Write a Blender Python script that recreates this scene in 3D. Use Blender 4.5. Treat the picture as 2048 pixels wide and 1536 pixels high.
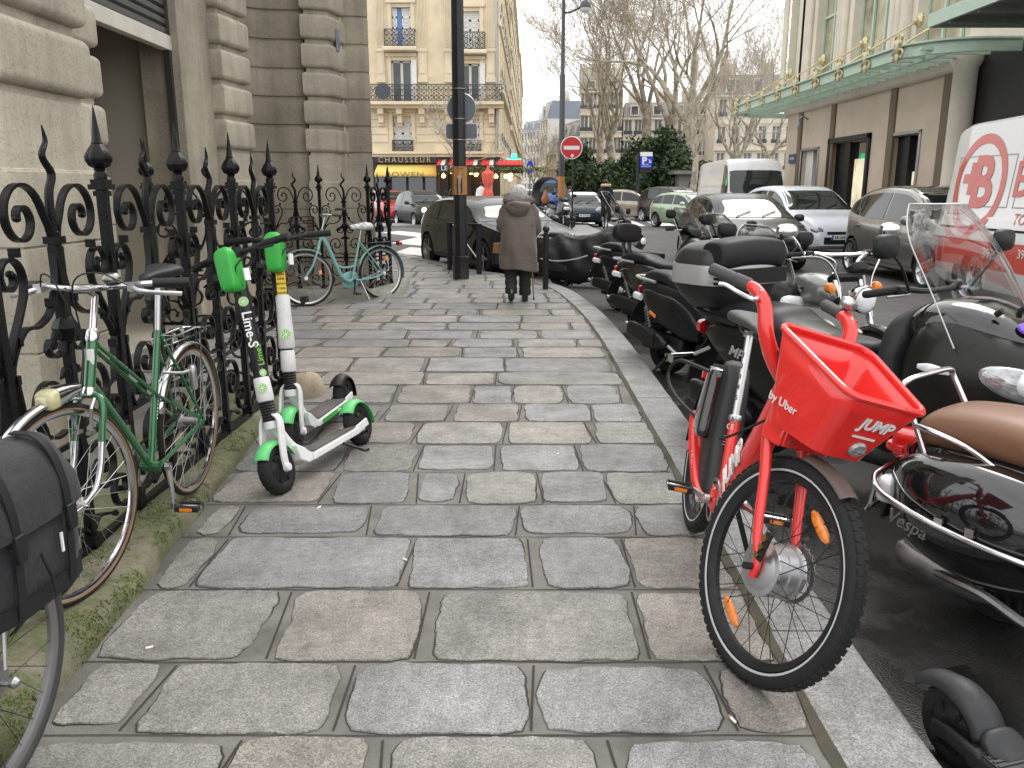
import bpy, bmesh, math, random
from mathutils import Vector as V, Matrix, noise
for _o in list(bpy.data.objects): bpy.data.objects.remove(_o)
R = math.radians; pi = math.pi
rnd = random.Random(7)
SC = bpy.context.scene; COL = SC.collection
# ---------------------------------------------------------------- camera
PITCH = R(13.3); CH = 1.45; F = 1656.0
cd = bpy.data.cameras.new('camera'); cam = bpy.data.objects.new('camera', cd); COL.objects.link(cam)
cam.location = (0, 0, CH); cam.rotation_euler = (pi/2-PITCH, 0, 0)
cd.sensor_width = 36; cd.lens = 36*F/2048; cd.clip_start = .05; cd.clip_end = 3000
SC.camera = cam
# ---------------------------------------------------------------- sky: bright winter overcast
w = bpy.data.worlds.new('World'); SC.world = w; w.use_nodes = True
nt = w.node_tree; nt.nodes.clear()
def wn(t, **k):
    n = nt.nodes.new(t)
    for a, b in k.items(): setattr(n, a, b)
    return n
SUN_EL, SUN_AZ = R(48), R(35)
sky = wn('ShaderNodeTexSky', sky_type='NISHITA'); sky.sun_disc = False
sky.sun_elevation = SUN_EL; sky.sun_rotation = SUN_AZ; sky.dust_density = 3; sky.altitude = 50
tc = wn('ShaderNodeTexCoord'); mp = wn('ShaderNodeMapping'); mp.inputs['Scale'].default_value = (1, 1, 2.6)
nz = wn('ShaderNodeTexNoise'); nz.inputs['Scale'].default_value = 2.2; nz.inputs['Detail'].default_value = 6
cr_ = wn('ShaderNodeValToRGB')
e = cr_.color_ramp.elements
e[0].position = .3; e[0].color = (.78, .81, .86, 1); e[1].position = .58; e[1].color = (1, 1, 1, 1)
sep = wn('ShaderNodeSeparateXYZ'); gr = wn('ShaderNodeValToRGB'); g = gr.color_ramp.elements
g[0].position = 0; g[0].color = (.80, .83, .88, 1); g[1].position = .16; g[1].color = (1.0, 1.0, 1.0, 1)
mul = wn('ShaderNodeMixRGB', blend_type='MULTIPLY'); mul.inputs[0].default_value = 1
sc_ = wn('ShaderNodeMixRGB', blend_type='MULTIPLY'); sc_.inputs[0].default_value = 1
sc_.inputs[2].default_value = (17.5, 17.3, 17.0, 1)
mx = wn('ShaderNodeMixRGB'); mx.inputs[0].default_value = .93
bg = wn('ShaderNodeBackground'); bg.inputs['Strength'].default_value = .1
ow = wn('ShaderNodeOutputWorld')
L = nt.links.new
L(tc.outputs['Generated'], mp.inputs[0]); L(mp.outputs[0], nz.inputs['Vector']); L(nz.outputs[0], cr_.inputs[0])
L(tc.outputs['Generated'], sep.inputs[0]); L(sep.outputs['Z'], gr.inputs[0])
L(cr_.outputs[0], mul.inputs[1]); L(gr.outputs[0], mul.inputs[2]); L(mul.outputs[0], sc_.inputs[1])
L(sky.outputs[0], mx.inputs[1]); L(sc_.outputs[0], mx.inputs[2]); L(mx.outputs[0], bg.inputs['Color']); L(bg.outputs[0], ow.inputs[0])
sd = bpy.data.lights.new('sun', 'SUN'); sd.energy = .9; sd.angle = R(25); sd.color = (1, .97, .92)
sun = bpy.data.objects.new('sun', sd); COL.objects.link(sun)
sun.rotation_euler = (pi/2-SUN_EL, 0, pi-SUN_AZ); sun.location = (0, 0, 30)
vs_ = SC.view_settings; vs_.view_transform = 'Standard'; vs_.look = 'None'; vs_.exposure = .4; vs_.gamma = 1
SC.cycles.use_denoising = True
SC.cycles.max_bounces = 6; SC.cycles.transparent_max_bounces = 12
# ---------------------------------------------------------------- pixel -> world helpers
def ray(u, v):
    x = (u-1024)/F; y = (768-v)/F
    return V((x, math.cos(PITCH)+y*math.sin(PITCH), -math.sin(PITCH)+y*math.cos(PITCH)))
def G(u, v, z=0):                      # point at height z
    d = ray(u, v); t = (z-CH)/d.z
    return V((d.x*t, d.y*t, z))
def P(u, v, Y):                        # point at depth Y
    d = ray(u, v); t = Y/d.y
    return V((d.x*t, Y, CH+d.z*t))
# ---------------------------------------------------------------- mesh library
def cr(pts, n=6, closed=False):        # Catmull-Rom through tuples of any length
    pts = [tuple(p) for p in pts]; m = len(pts); out = []
    if m < 3: 
        return [tuple(a+(b-a)*i/n for a, b in zip(pts[0], pts[-1])) for i in range(n+1)]
    for i in range(m if closed else m-1):
        if closed: a, b, c, d = pts[i-1], pts[i], pts[(i+1) % m], pts[(i+2) % m]
        else:
            b, c = pts[i], pts[i+1]
            a = pts[i-1] if i else tuple(2*x-y for x, y in zip(b, c))
            d = pts[i+2] if i+2 < m else tuple(2*x-y for x, y in zip(c, b))
        for k in range(n):
            t = k/n
            out.append(tuple(.5*(2*q+(r-p)*t+(2*p-5*q+4*r-s)*t*t+(3*q-p-3*r+s)*t**3) for p, q, r, s in zip(a, b, c, d)))
    if not closed: out.append(pts[-1])
    return out
def lerp(tab, x):
    if x <= tab[0][0]: return tab[0][1]
    for (a, b), (c, d) in zip(tab, tab[1:]):
        if x <= c: return b+(d-b)*(x-a)/(c-a)
    return tab[-1][1]
def smooth(tab, x):                    # monotone-ish cubic through a table
    n = len(tab)
    if x <= tab[0][0]: return tab[0][1]
    if x >= tab[-1][0]: return tab[-1][1]
    for i in range(n-1):
        if x <= tab[i+1][0]: break
    (x0, y0), (x1, y1) = tab[i], tab[i+1]; h = x1-x0; s = (y1-y0)/h
    def sl(j):
        if j == 0: return (tab[1][1]-tab[0][1])/(tab[1][0]-tab[0][0])
        if j == n-1: return (tab[-1][1]-tab[-2][1])/(tab[-1][0]-tab[-2][0])
        a = (tab[j][1]-tab[j-1][1])/(tab[j][0]-tab[j-1][0]); b = (tab[j+1][1]-tab[j][1])/(tab[j+1][0]-tab[j][0])
        return 0 if a*b <= 0 else 2*a*b/(a+b)
    m0, m1 = sl(i), sl(i+1); t = (x-x0)/h
    return (2*t**3-3*t*t+1)*y0+(t**3-2*t*t+t)*h*m0+(3*t*t-2*t**3)*y1+(t**3-t*t)*h*m1
def spw(c, e): return math.copysign(abs(c)**e, c)
def ring(c, u, v, a, b, e=2, n=20):
    c, u, v = V(c), V(u), V(v); k = 2/e
    return [c+u*(a*spw(math.cos(2*pi*i/n), k))+v*(b*spw(math.sin(2*pi*i/n), k)) for i in range(n)]
class MB:
    def __init__(s, T=None): s.v = []; s.f = []; s.m = []; s.T = T; s.mi = 0
    def add(s, vs, fs):
        o = len(s.v)
        if s.T is not None: vs = [s.T @ V(p) for p in vs]
        s.v.extend(tuple(p) for p in vs); s.f.extend(tuple(i+o for i in f) for f in fs); s.m.extend([s.mi]*len(fs)); return s
    def box(s, x0, x1, y0, y1, z0, z1):
        return s.add([(x, y, z) for x in (x0, x1) for y in (y0, y1) for z in (z0, z1)],
                     [(0, 1, 3, 2), (4, 6, 7, 5), (0, 4, 5, 1), (2, 3, 7, 6), (0, 2, 6, 4), (1, 5, 7, 3)])
    def obox(s, c, d, rx=0, ry=0, rz=0):    # centred box with rotation
        T = Matrix.Translation(c) @ Matrix.Rotation(rz, 4, 'Z') @ Matrix.Rotation(ry, 4, 'Y') @ Matrix.Rotation(rx, 4, 'X')
        a, b, h = d[0]/2, d[1]/2, d[2]/2
        return s.add([T @ V((x, y, z)) for x in (-a, a) for y in (-b, b) for z in (-h, h)],
                     [(0, 1, 3, 2), (4, 6, 7, 5), (0, 4, 5, 1), (2, 3, 7, 6), (0, 2, 6, 4), (1, 5, 7, 3)])
    def loft(s, rings, cap=True, closed=False, wrap=True):
        n = len(rings[0]); vs = [p for r in rings for p in r]; fs = []; k = len(rings)
        for i in range(k if closed else k-1):
            j = (i+1) % k
            for a in range(n if wrap else n-1):
                b = (a+1) % n
                fs.append((i*n+a, i*n+b, j*n+b, j*n+a))
        if cap and not closed: fs += [tuple(range(n))[::-1], tuple(range((k-1)*n, k*n))]
        return s.add(vs, fs)
    def tube(s, path, r=.01, n=8, closed=False, cap=True, nrm=None, rb=None, e=2):
        path = [V(p) for p in path]; k = len(path); rings = []; up = None
        for i, p in enumerate(path):
            if closed: t = path[(i+1) % k]-path[i-1]
            else: t = path[min(i+1, k-1)]-path[max(i-1, 0)]
            if t.length < 1e-9: t = V((0, 0, 1))
            t.normalize()
            if nrm is not None: up = V(nrm); up = (up-t*up.dot(t)).normalized()
            elif up is None:
                h = V((0, 0, 1)) if abs(t.z) < .9 else V((1, 0, 0))
                up = (h-t*h.dot(t)).normalized()
            else:
                q = up-t*up.dot(t)
                up = q.normalized() if q.length > 1e-6 else up
            a = r[i] if isinstance(r, (list, tuple)) else r
            b = a if rb is None else (rb[i] if isinstance(rb, (list, tuple)) else rb)
            rings.append(ring(p, up, t.cross(up), a, b, e, n))
        return s.loft(rings, cap, closed)
    def bar(s, path, w, t, nrm, closed=False):     # flat bar: w across the plane, t in it
        path = [V(p) for p in path]; k = len(path); rings = []; nn = V(nrm)
        for i, p in enumerate(path):
            d = path[min(i+1, k-1)]-path[max(i-1, 0)] if not closed else path[(i+1) % k]-path[i-1]
            q = d.normalized().cross(nn).normalized()
            rings.append([p+nn*w/2+q*t/2, p-nn*w/2+q*t/2, p-nn*w/2-q*t/2, p+nn*w/2-q*t/2])
        return s.loft(rings, not closed, closed)
    def lathe(s, prof, o=(0, 0, 0), ax=(0, 0, 1), n=20, lobes=0, la=0, cap=True):
        ax = V(ax).normalized(); o = V(o); h = V((1, 0, 0)) if abs(ax.x) < .9 else V((0, 1, 0))
        u = (h-ax*h.dot(ax)).normalized(); v = ax.cross(u); rings = []
        for r, z in prof:
            rr = []
            for i in range(n):
                a = 2*pi*i/n; q = max(r, 1e-4)*(1+(la*abs(math.cos(a*lobes/2)) if lobes else 0))
                rr.append(o+ax*z+u*q*math.cos(a)+v*q*math.sin(a))
            rings.append(rr)
        return s.loft(rings, cap)
    def cyl(s, a, b, r, n=12, r2=None):
        a, b = V(a), V(b); d = b-a
        return s.lathe([(r, 0), (r if r2 is None else r2, d.length)], a, d, n)
    def ball(s, c, r, n=14, m=9):
        r = (r, r, r) if not isinstance(r, (tuple, list)) else r; c = V(c); rings = []
        for j in range(m):
            a = -pi/2+pi*(j+.02)/(m-.96)
            rings.append([c+V((r[0]*math.cos(a)*math.cos(2*pi*i/n), r[1]*math.cos(a)*math.sin(2*pi*i/n), r[2]*math.sin(a))) for i in range(n)])
        return s.loft(rings)
    def torus(s, c, ax, R0, r, n=40, k=10, rb=None):
        ax = V(ax).normalized(); h = V((1, 0, 0)) if abs(ax.x) < .9 else V((0, 1, 0)); u = (h-ax*h.dot(ax)).normalized(); v = ax.cross(u); c = V(c)
        rings = []
        for i in range(n):
            a = 2*pi*i/n; d = u*math.cos(a)+v*math.sin(a)
            rings.append(ring(c+d*R0, d, ax, r, r if rb is None else rb, 2, k))
        return s.loft(rings, False, True)
    def prism(s, poly, f0, f1):            # poly: 2-D points; f0,f1 map a 2-D point to 3-D
        n = len(poly); vs = [f0(p) for p in poly]+[f1(p) for p in poly]
        return s.add(vs, [tuple(range(n))[::-1], tuple(range(n, 2*n))]+[(i, (i+1) % n, n+(i+1) % n, n+i) for i in range(n)])
    def side(s, poly, y0, y1): return s.prism(poly, lambda p: (p[0], y0, p[1]), lambda p: (p[0], y1, p[1]))
    def plan(s, poly, z0, z1): return s.prism(poly, lambda p: (p[0], p[1], z0), lambda p: (p[0], p[1], z1))
    def blob(s, st, n=20, m=5, ax='x', e=2.6, cap=True):   # st rows: (pos, c1, c2, h1, h2 [,e])
        st = [tuple(q)+((e,) if len(q) == 5 else ()) for q in st]; rings = []
        for x, a, b, ha, hb, ee in cr(st, m):
            ha = max(ha, .001); hb = max(hb, .001)
            if ax == 'x': rings.append(ring((x, a, b), (0, 1, 0), (0, 0, 1), ha, hb, max(ee, 1.2), n))
            elif ax == 'z': rings.append(ring((a, b, x), (1, 0, 0), (0, 1, 0), ha, hb, max(ee, 1.2), n))
            else: rings.append(ring((a, x, b), (1, 0, 0), (0, 0, 1), ha, hb, max(ee, 1.2), n))
        return s.loft(rings, cap)
    def grid(s, fn, nu, nv):
        vs = [fn(i/nu, j/nv) for i in range(nu+1) for j in range(nv+1)]; w = nv+1
        return s.add(vs, [(i*w+j, i*w+j+1, (i+1)*w+j+1, (i+1)*w+j) for i in range(nu) for j in range(nv)])
    def build(s, name, mat, par=None, ang=42, bev=0, seg=2, norm=True, thick=0, sub=0, flat=False):
        me = bpy.data.meshes.new(name); me.from_pydata(s.v, [], s.f)
        for q in (mat if isinstance(mat, (list, tuple)) else [mat]): me.materials.append(q)
        if any(s.m): me.polygons.foreach_set('material_index', s.m)
        if norm:
            b = bmesh.new(); b.from_mesh(me); bmesh.ops.recalc_face_normals(b, faces=b.faces[:]); b.to_mesh(me); b.free()
        if not flat:
            me.polygons.foreach_set('use_smooth', [True]*len(me.polygons)); me.set_sharp_from_angle(angle=R(ang))
        me.update(); o = bpy.data.objects.new(name, me); COL.objects.link(o)
        if par is not None: o.parent = par
        if thick:
            k = o.modifiers.new('solid', 'SOLIDIFY'); k.thickness = thick; k.offset = 0
        if sub:
            k = o.modifiers.new('sub', 'SUBSURF'); k.levels = sub; k.render_levels = sub
        if bev:
            k = o.modifiers.new('bevel', 'BEVEL'); k.width = bev; k.segments = seg; k.limit_method = 'ANGLE'; k.angle_limit = R(40)
        return o
def tag(o, label=None, cat=None, group=None, kind=None):
    if label: o['label'] = label
    if cat: o['category'] = cat
    if group: o['group'] = group
    if kind: o['kind'] = kind
    return o
def thing(name, label, cat, loc=(0, 0, 0), rz=0, group=None, rx=0, ry=0):
    o = bpy.data.objects.new(name, None); COL.objects.link(o); o.empty_display_size = .1
    o.matrix_basis = Matrix.Translation(loc) @ Matrix.Rotation(rz, 4, 'Z') @ Matrix.Rotation(ry, 4, 'Y') @ Matrix.Rotation(rx, 4, 'X')
    return tag(o, label, cat, group)
def dup(o, loc=None, rz=None, label=None, par=None):
    c = o.copy(); COL.objects.link(c); c.parent = par
    for ch in [q for q in bpy.data.objects if q.parent == o]: dup(ch, par=c)
    if loc is not None: c.location = loc
    if rz is not None: c.rotation_euler = (0, 0, rz)
    if label: c['label'] = label
    return c
def text(body, size, mat, par, T, name='lettering', ext=.0015, sx=1, sp=1, align='CENTER', shear=0, bold=0):
    cu = bpy.data.curves.new('t', 'FONT'); cu.body = body; cu.size = size; cu.extrude = ext; cu.align_x = align; cu.align_y = 'CENTER'
    cu.space_character = sp; cu.shear = shear; cu.offset = bold; cu.resolution_u = 3
    o = bpy.data.objects.new('t', cu); COL.objects.link(o)
    me = bpy.data.meshes.new_from_object(o.evaluated_get(bpy.context.evaluated_depsgraph_get()))
    bpy.data.objects.remove(o); bpy.data.curves.remove(cu)
    me.transform(T @ Matrix.Diagonal((sx, 1, 1, 1))); me.materials.clear(); me.materials.append(mat); me.name = name
    q = bpy.data.objects.new(name, me); COL.objects.link(q)
    if par is not None: q.parent = par
    return q
def frame(o, x, y):                    # matrix whose local X and Y point along x and y
    x = V(x).normalized(); y = V(y); y = (y-x*y.dot(x)).normalized(); z = x.cross(y); o = V(o)
    return Matrix(((x.x, y.x, z.x, o.x), (x.y, y.y, z.y, o.y), (x.z, y.z, z.z, o.z), (0, 0, 0, 1)))
def cut(o, cutters):                   # boolean difference, result baked into the mesh
    ds = []
    for c in cutters:
        m = o.modifiers.new('b', 'BOOLEAN'); m.object = c; m.operation = 'DIFFERENCE'; m.solver = 'EXACT'
    dg = bpy.context.evaluated_depsgraph_get(); me = bpy.data.meshes.new_from_object(o.evaluated_get(dg))
    o.modifiers.clear(); old = o.data; o.data = me; bpy.data.meshes.remove(old)
    for c in cutters: bpy.data.objects.remove(c)
    me.polygons.foreach_set('use_smooth', [True]*len(me.polygons)); me.set_sharp_from_angle(angle=R(35))
    return o
# ---------------------------------------------------------------- materials
def node(nt, t, **k):
    n = nt.nodes.new(t)
    for a, b in k.items():
        if a.startswith('i_'): n.inputs[a[2:].replace('_', ' ')].default_value = b
        else: setattr(n, a, b)
    return n
_mats = {}
def M(name, col, rough=.5, metal=0, var=.10, vs=5, bump=0, bs=80, coat=0, rv=.08, trans=0, alpha=1, emit=0, dirt=0, spec=.5, ior=1.45, sheen=0):
    if name in _mats: return _mats[name]
    m = bpy.data.materials.new(name); m.use_nodes = True; nt = m.node_tree; b = nt.nodes['Principled BSDF']; L = nt.links.new
    c = (*col[:3], 1)
    b.inputs['Base Color'].default_value = c; b.inputs['Roughness'].default_value = rough; b.inputs['Metallic'].default_value = metal
    b.inputs['Coat Weight'].default_value = coat; b.inputs['Coat Roughness'].default_value = .04; b.inputs['Transmission Weight'].default_value = trans
    b.inputs['Alpha'].default_value = alpha; b.inputs['Specular IOR Level'].default_value = spec; b.inputs['IOR'].default_value = ior
    if sheen: b.inputs['Sheen Weight'].default_value = sheen
    if emit: b.inputs['Emission Color'].default_value = c; b.inputs['Emission Strength'].default_value = emit
    tc = node(nt, 'ShaderNodeTexCoord')
    if var or dirt or rv:
        nz = node(nt, 'ShaderNodeTexNoise', i_Scale=vs, i_Detail=6, i_Roughness=.6); L(tc.outputs['Object'], nz.inputs['Vector'])
        mr = node(nt, 'ShaderNodeMapRange'); mr.inputs[1].default_value = .3; mr.inputs[2].default_value = .7
        mr.inputs[3].default_value = 1-var; mr.inputs[4].default_value = 1+var; L(nz.outputs[0], mr.inputs[0])
        mu = node(nt, 'ShaderNodeMixRGB', blend_type='MULTIPLY'); mu.inputs[0].default_value = 1; mu.inputs[1].default_value = c
        L(mr.outputs[0], mu.inputs[2]); out = mu.outputs[0]
        if dirt:
            n2 = node(nt, 'ShaderNodeTexNoise', i_Scale=vs*7, i_Detail=8, i_Roughness=.75); L(tc.outputs['Object'], n2.inputs['Vector'])
            r2 = node(nt, 'ShaderNodeMapRange'); r2.inputs[1].default_value = .52; r2.inputs[2].default_value = .72; r2.inputs[4].default_value = dirt
            L(n2.outputs[0], r2.inputs[0])
            md = node(nt, 'ShaderNodeMixRGB'); md.inputs[2].default_value = (.10, .09, .075, 1); L(r2.outputs[0], md.inputs[0]); L(out, md.inputs[1]); out = md.outputs[0]
        L(out, b.inputs['Base Color'])
        rr = node(nt, 'ShaderNodeMapRange'); rr.inputs[1].default_value = .3; rr.inputs[2].default_value = .7
        rr.inputs[3].default_value = max(0, rough-rv); rr.inputs[4].default_value = min(1, rough+rv); L(nz.outputs[0], rr.inputs[0]); L(rr.outputs[0], b.inputs['Roughness'])
    if bump:
        nb = node(nt, 'ShaderNodeTexNoise', i_Scale=bs, i_Detail=5, i_Roughness=.65); L(tc.outputs['Object'], nb.inputs['Vector'])
        bp = node(nt, 'ShaderNodeBump'); bp.inputs['Strength'].default_value = min(1, bump); bp.inputs['Distance'].default_value = .01 if bs < 200 else .002
        L(nb.outputs[0], bp.inputs['Height']); L(bp.outputs[0], b.inputs['Normal'])
    _mats[name] = m; return m
BLK = M('black_plastic', (.014, .014, .015), .45, spec=.35, var=.25, bump=.15, bs=400, dirt=.12)
RUB = M('tyre_rubber', (.015, .015, .0155), .7, var=.25, bump=.3, bs=150, dirt=.12, spec=.3)
IRON = M('black_iron_paint', (.006, .006, .0065), .25, var=.3, bump=.25, bs=90, vs=12, rv=.1, spec=.22)
CHR = M('chrome', (.58, .58, .59), .14, 1, var=.08, rv=.08, vs=20)
ALU = M('brushed_aluminium', (.55, .55, .56), .38, 1, var=.1, vs=14)
STEEL = M('dull_steel', (.34, .34, .34), .42, 1, var=.2, vs=20)
GBK = M('gloss_black', (.008, .008, .009), .1, var=.1, coat=1, rv=.03)
SAT = M('satin_black', (.010, .010, .012), .32, spec=.38, var=.2, rv=.1, bump=.08, bs=300)
DKG = M('dark_leatherette', (.016, .016, .018), .48, spec=.35, var=.2, bump=.25, bs=220)
WHT = M('white_paint', (.78, .78, .77), .4, var=.05, dirt=.06)
LENS = M('clear_lens', (.75, .77, .78), .06, 0, var=.1, coat=1, vs=40)
LREF = M('lamp_reflector', (.8, .8, .8), .1, 1, var=.2, vs=30)
REDL = M('red_lens', (.55, .012, .012), .12, coat=1, var=.2, vs=30)
ORGL = M('amber_lens', (.75, .2, .015), .15, coat=1, var=.25, vs=60)
GLS = M('window_glass', (.02, .024, .026), .03, var=.3, vs=3, rv=.02, spec=.9, ior=1.6)
SHIELD = M('clear_screen', (.92, .93, .93), .02, trans=1, var=0, rv=0, ior=1.02, alpha=.5)
# ---------------------------------------------------------------- ground, road, pavement
ROADZ = -.12
def stone_mat(name='paving_stone', tone=None):
    m = bpy.data.materials.new(name); m.use_nodes = True; nt = m.node_tree; b = nt.nodes['Principled BSDF']; L = nt.links.new
    tc = node(nt, 'ShaderNodeTexCoord'); at = node(nt, 'ShaderNodeAttribute', attribute_name='tone') if tone is None else node(nt, 'ShaderNodeRGB')
    if tone: at.outputs[0].default_value = (*tone, 1)
    big = node(nt, 'ShaderNodeTexNoise', i_Scale=3.2, i_Detail=5, i_Roughness=.6); fine = node(nt, 'ShaderNodeTexNoise', i_Scale=150, i_Detail=3, i_Roughness=.8)
    mid = node(nt, 'ShaderNodeTexNoise', i_Scale=26, i_Detail=8, i_Roughness=.75); vo = node(nt, 'ShaderNodeTexVoronoi', i_Scale=190)
    for n in (big, fine, mid, vo): L(tc.outputs['Object'], n.inputs['Vector'])
    def rng(src, a, b_, c, d):
        r = node(nt, 'ShaderNodeMapRange'); r.inputs[1].default_value = a; r.inputs[2].default_value = b_; r.inputs[3].default_value = c; r.inputs[4].default_value = d; L(src, r.inputs[0]); return r.outputs[0]
    def mulc(a, f):
        x = node(nt, 'ShaderNodeMixRGB', blend_type='MULTIPLY'); x.inputs[0].default_value = 1; L(a, x.inputs[1]); L(f, x.inputs[2]); return x.outputs[0]
    c = mulc(at.outputs['Color'], rng(big.outputs[0], .3, .7, .70, 1.25)); c = mulc(c, rng(fine.outputs[0], .35, .65, .45, 1.6))
    c = mulc(c, rng(mid.outputs[0], .3, .7, .66, 1.3)); c = mulc(c, rng(vo.outputs['Distance'], .0, .5, .8, 1.1))
    st = node(nt, 'ShaderNodeTexNoise', i_Scale=5.5, i_Detail=7, i_Roughness=.7); L(tc.outputs['Object'], st.inputs['Vector'])
    stain = rng(st.outputs[0], .60, .70, 1, .62); c = mulc(c, stain)
    L(c, b.inputs['Base Color']); L(rng(big.outputs[0], .3, .7, .64, .40), b.inputs['Roughness'])
    bp = node(nt, 'ShaderNodeBump'); bp.inputs['Strength'].default_value = .55; bp.inputs['Distance'].default_value = .004
    ad = node(nt, 'ShaderNodeMath', operation='ADD'); L(fine.outputs[0], ad.inputs[0]); L(mid.outputs[0], ad.inputs[1]); L(ad.outputs[0], bp.inputs['Height']); L(bp.outputs[0], b.inputs['Normal'])
    return m
STONE = stone_mat()
MORT = M('cement_joint', (.15, .143, .127), .72, var=.45, vs=3.3, bump=.6, bs=120, dirt=.55)
SEAM = M('dark_seam', (.035, .032, .028), .9, var=.3)
def road_mat():
    m = bpy.data.materials.new('asphalt'); m.use_nodes = True; nt = m.node_tree; b = nt.nodes['Principled BSDF']; L = nt.links.new
    tc = node(nt, 'ShaderNodeTexCoord'); sp = node(nt, 'ShaderNodeSeparateXYZ'); L(tc.outputs['Object'], sp.inputs[0])
    fine = node(nt, 'ShaderNodeTexNoise', i_Scale=160, i_Detail=4, i_Roughness=.8); big = node(nt, 'ShaderNodeTexNoise', i_Scale=.9, i_Detail=7, i_Roughness=.65)
    wet = node(nt, 'ShaderNodeTexNoise', i_Scale=2.1, i_Detail=6, i_Roughness=.6); vo = node(nt, 'ShaderNodeTexVoronoi', i_Scale=110)
    for n in (fine, big, wet, vo): L(tc.outputs['Object'], n.inputs['Vector'])
    def rng(src, a, b_, c, d):
        r = node(nt, 'ShaderNodeMapRange'); r.inputs[1].default_value = a; r.inputs[2].default_value = b_; r.inputs[3].default_value = c; r.inputs[4].default_value = d; L(src, r.inputs[0]); return r.outputs[0]
    def mth(op, a, q):
        x = node(nt, 'ShaderNodeMath', operation=op)
        for i, s in enumerate((a, q)):
            if isinstance(s, (int, float)): x.inputs[i].default_value = s
            else: L(s, x.inputs[i])
        return x.outputs[0]
    base = mth('MULTIPLY', rng(big.outputs[0], .3, .7, .105, .16), rng(fine.outputs[0], .35, .65, .6, 1.4))
    # water lies along the kerb (x about 1.2 to 2.0, y below 9) and fades into the carriageway
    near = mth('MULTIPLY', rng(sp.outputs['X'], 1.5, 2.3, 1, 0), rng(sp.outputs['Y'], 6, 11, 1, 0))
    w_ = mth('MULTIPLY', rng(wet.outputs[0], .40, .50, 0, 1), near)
    park = mth('MULTIPLY', rng(sp.outputs['X'], 2.6, 3.8, 1, 0), rng(sp.outputs['Y'], 9, 13, 1, 0))  # base colour also darker over the whole parking strip, gloss unchanged
    darken = mth('MAXIMUM', mth('MULTIPLY', park, .80), mth('MULTIPLY', w_, .92))
    val = mth('MULTIPLY', base, mth('SUBTRACT', 1, darken))
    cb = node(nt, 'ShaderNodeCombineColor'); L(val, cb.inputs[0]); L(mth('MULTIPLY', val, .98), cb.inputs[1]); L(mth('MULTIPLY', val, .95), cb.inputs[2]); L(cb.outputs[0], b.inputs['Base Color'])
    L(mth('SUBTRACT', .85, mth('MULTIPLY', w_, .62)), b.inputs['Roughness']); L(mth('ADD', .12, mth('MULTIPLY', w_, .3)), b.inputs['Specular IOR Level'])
    bp = node(nt, 'ShaderNodeBump'); bp.inputs['Distance'].default_value = .006; L(rng(w_, 0, 1, .8, .25), bp.inputs['Strength'])
    L(mth('ADD', fine.outputs[0], vo.outputs['Distance']), bp.inputs['Height']); L(bp.outputs[0], b.inputs['Normal'])
    return m
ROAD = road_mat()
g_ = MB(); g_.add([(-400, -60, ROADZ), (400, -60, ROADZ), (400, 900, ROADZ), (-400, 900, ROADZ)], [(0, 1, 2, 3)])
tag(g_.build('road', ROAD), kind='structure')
# kerb line (outer edge) measured from the photograph; curves left at the crossing
KP = cr([(1.11, -2.5), (1.11, 1.0), (1.125, 2.4), (1.14, 5.5), (1.14, 8.4), (1.04, 10.6), (.78, 12.6), (.12, 14.1), (-.85, 15.5), (-1.75, 17.6), (-3.1, 20.3), (-8, 30)], 8)
KP = [V((a, b, 0)) for a, b in KP]
def kerb_x(y):
    for a, b in zip(KP, KP[1:]):
        if a.y <= y <= b.y: return a.x+(b.x-a.x)*(y-a.y)/max(1e-6, b.y-a.y)
    return KP[-1].x
KW = .27
def knrm(i):
    d = (KP[min(i+1, len(KP)-1)]-KP[max(i-1, 0)]).normalized(); return V((-d.y, d.x, 0))
KI = [p+knrm(i)*KW for i, p in enumerate(KP)]
def inner_x(y):
    for a, b in zip(KI, KI[1:]):
        if a.y <= y <= b.y: return a.x+(b.x-a.x)*(y-a.y)/max(1e-6, b.y-a.y)
    return KI[-1].x
pv = MB(); XL = -9
vs = []; fs = []
for i, p in enumerate(KI):
    vs += [(XL, p.y, 0), (p.x, p.y, 0)]
    if i: fs.append((2*i-2, 2*i-1, 2*i+1, 2*i))
pv.add(vs, fs)
# course lines read off the photograph (v) -> distance
LV = [1472, 1325, 1180, 1075, 1010, 945, 889, 845, 809, 771, 745, 716, 695, 679, 661, 646]
LY = [.95, 1.28, 1.62]+[G(1000, v).y for v in LV]
y = LY[-1]
while y < 19.5: y += .5+rnd.random()*.08; LY.append(y)
JU = {3: [300, 690, 1065, 1440], 4: [150, 560, 845, 1280], 5: [420, 815, 1060, 1255], 6: [475, 738, 1035, 1270], 7: [660, 835, 925, 1080, 1215],
      8: [690, 838, 990, 1157, 1330], 9: [640, 835, 1010, 1180], 10: [770, 898, 1040, 1182, 1285], 11: [790, 945, 1025, 1130, 1240], 2: [430, 760, 1240]}
tones = []; seam = MB(); stones = MB()
def left_x(y):
    return -1.30 if y < 2 else (lerp([(2, -1.30), (3, -1.38), (4.5, -1.5), (5.7, -1.6), (6.2, -3.2), (10.9, -3.3), (11.6, -1.65), (13, -1.75), (20, -8)], y))
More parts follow.
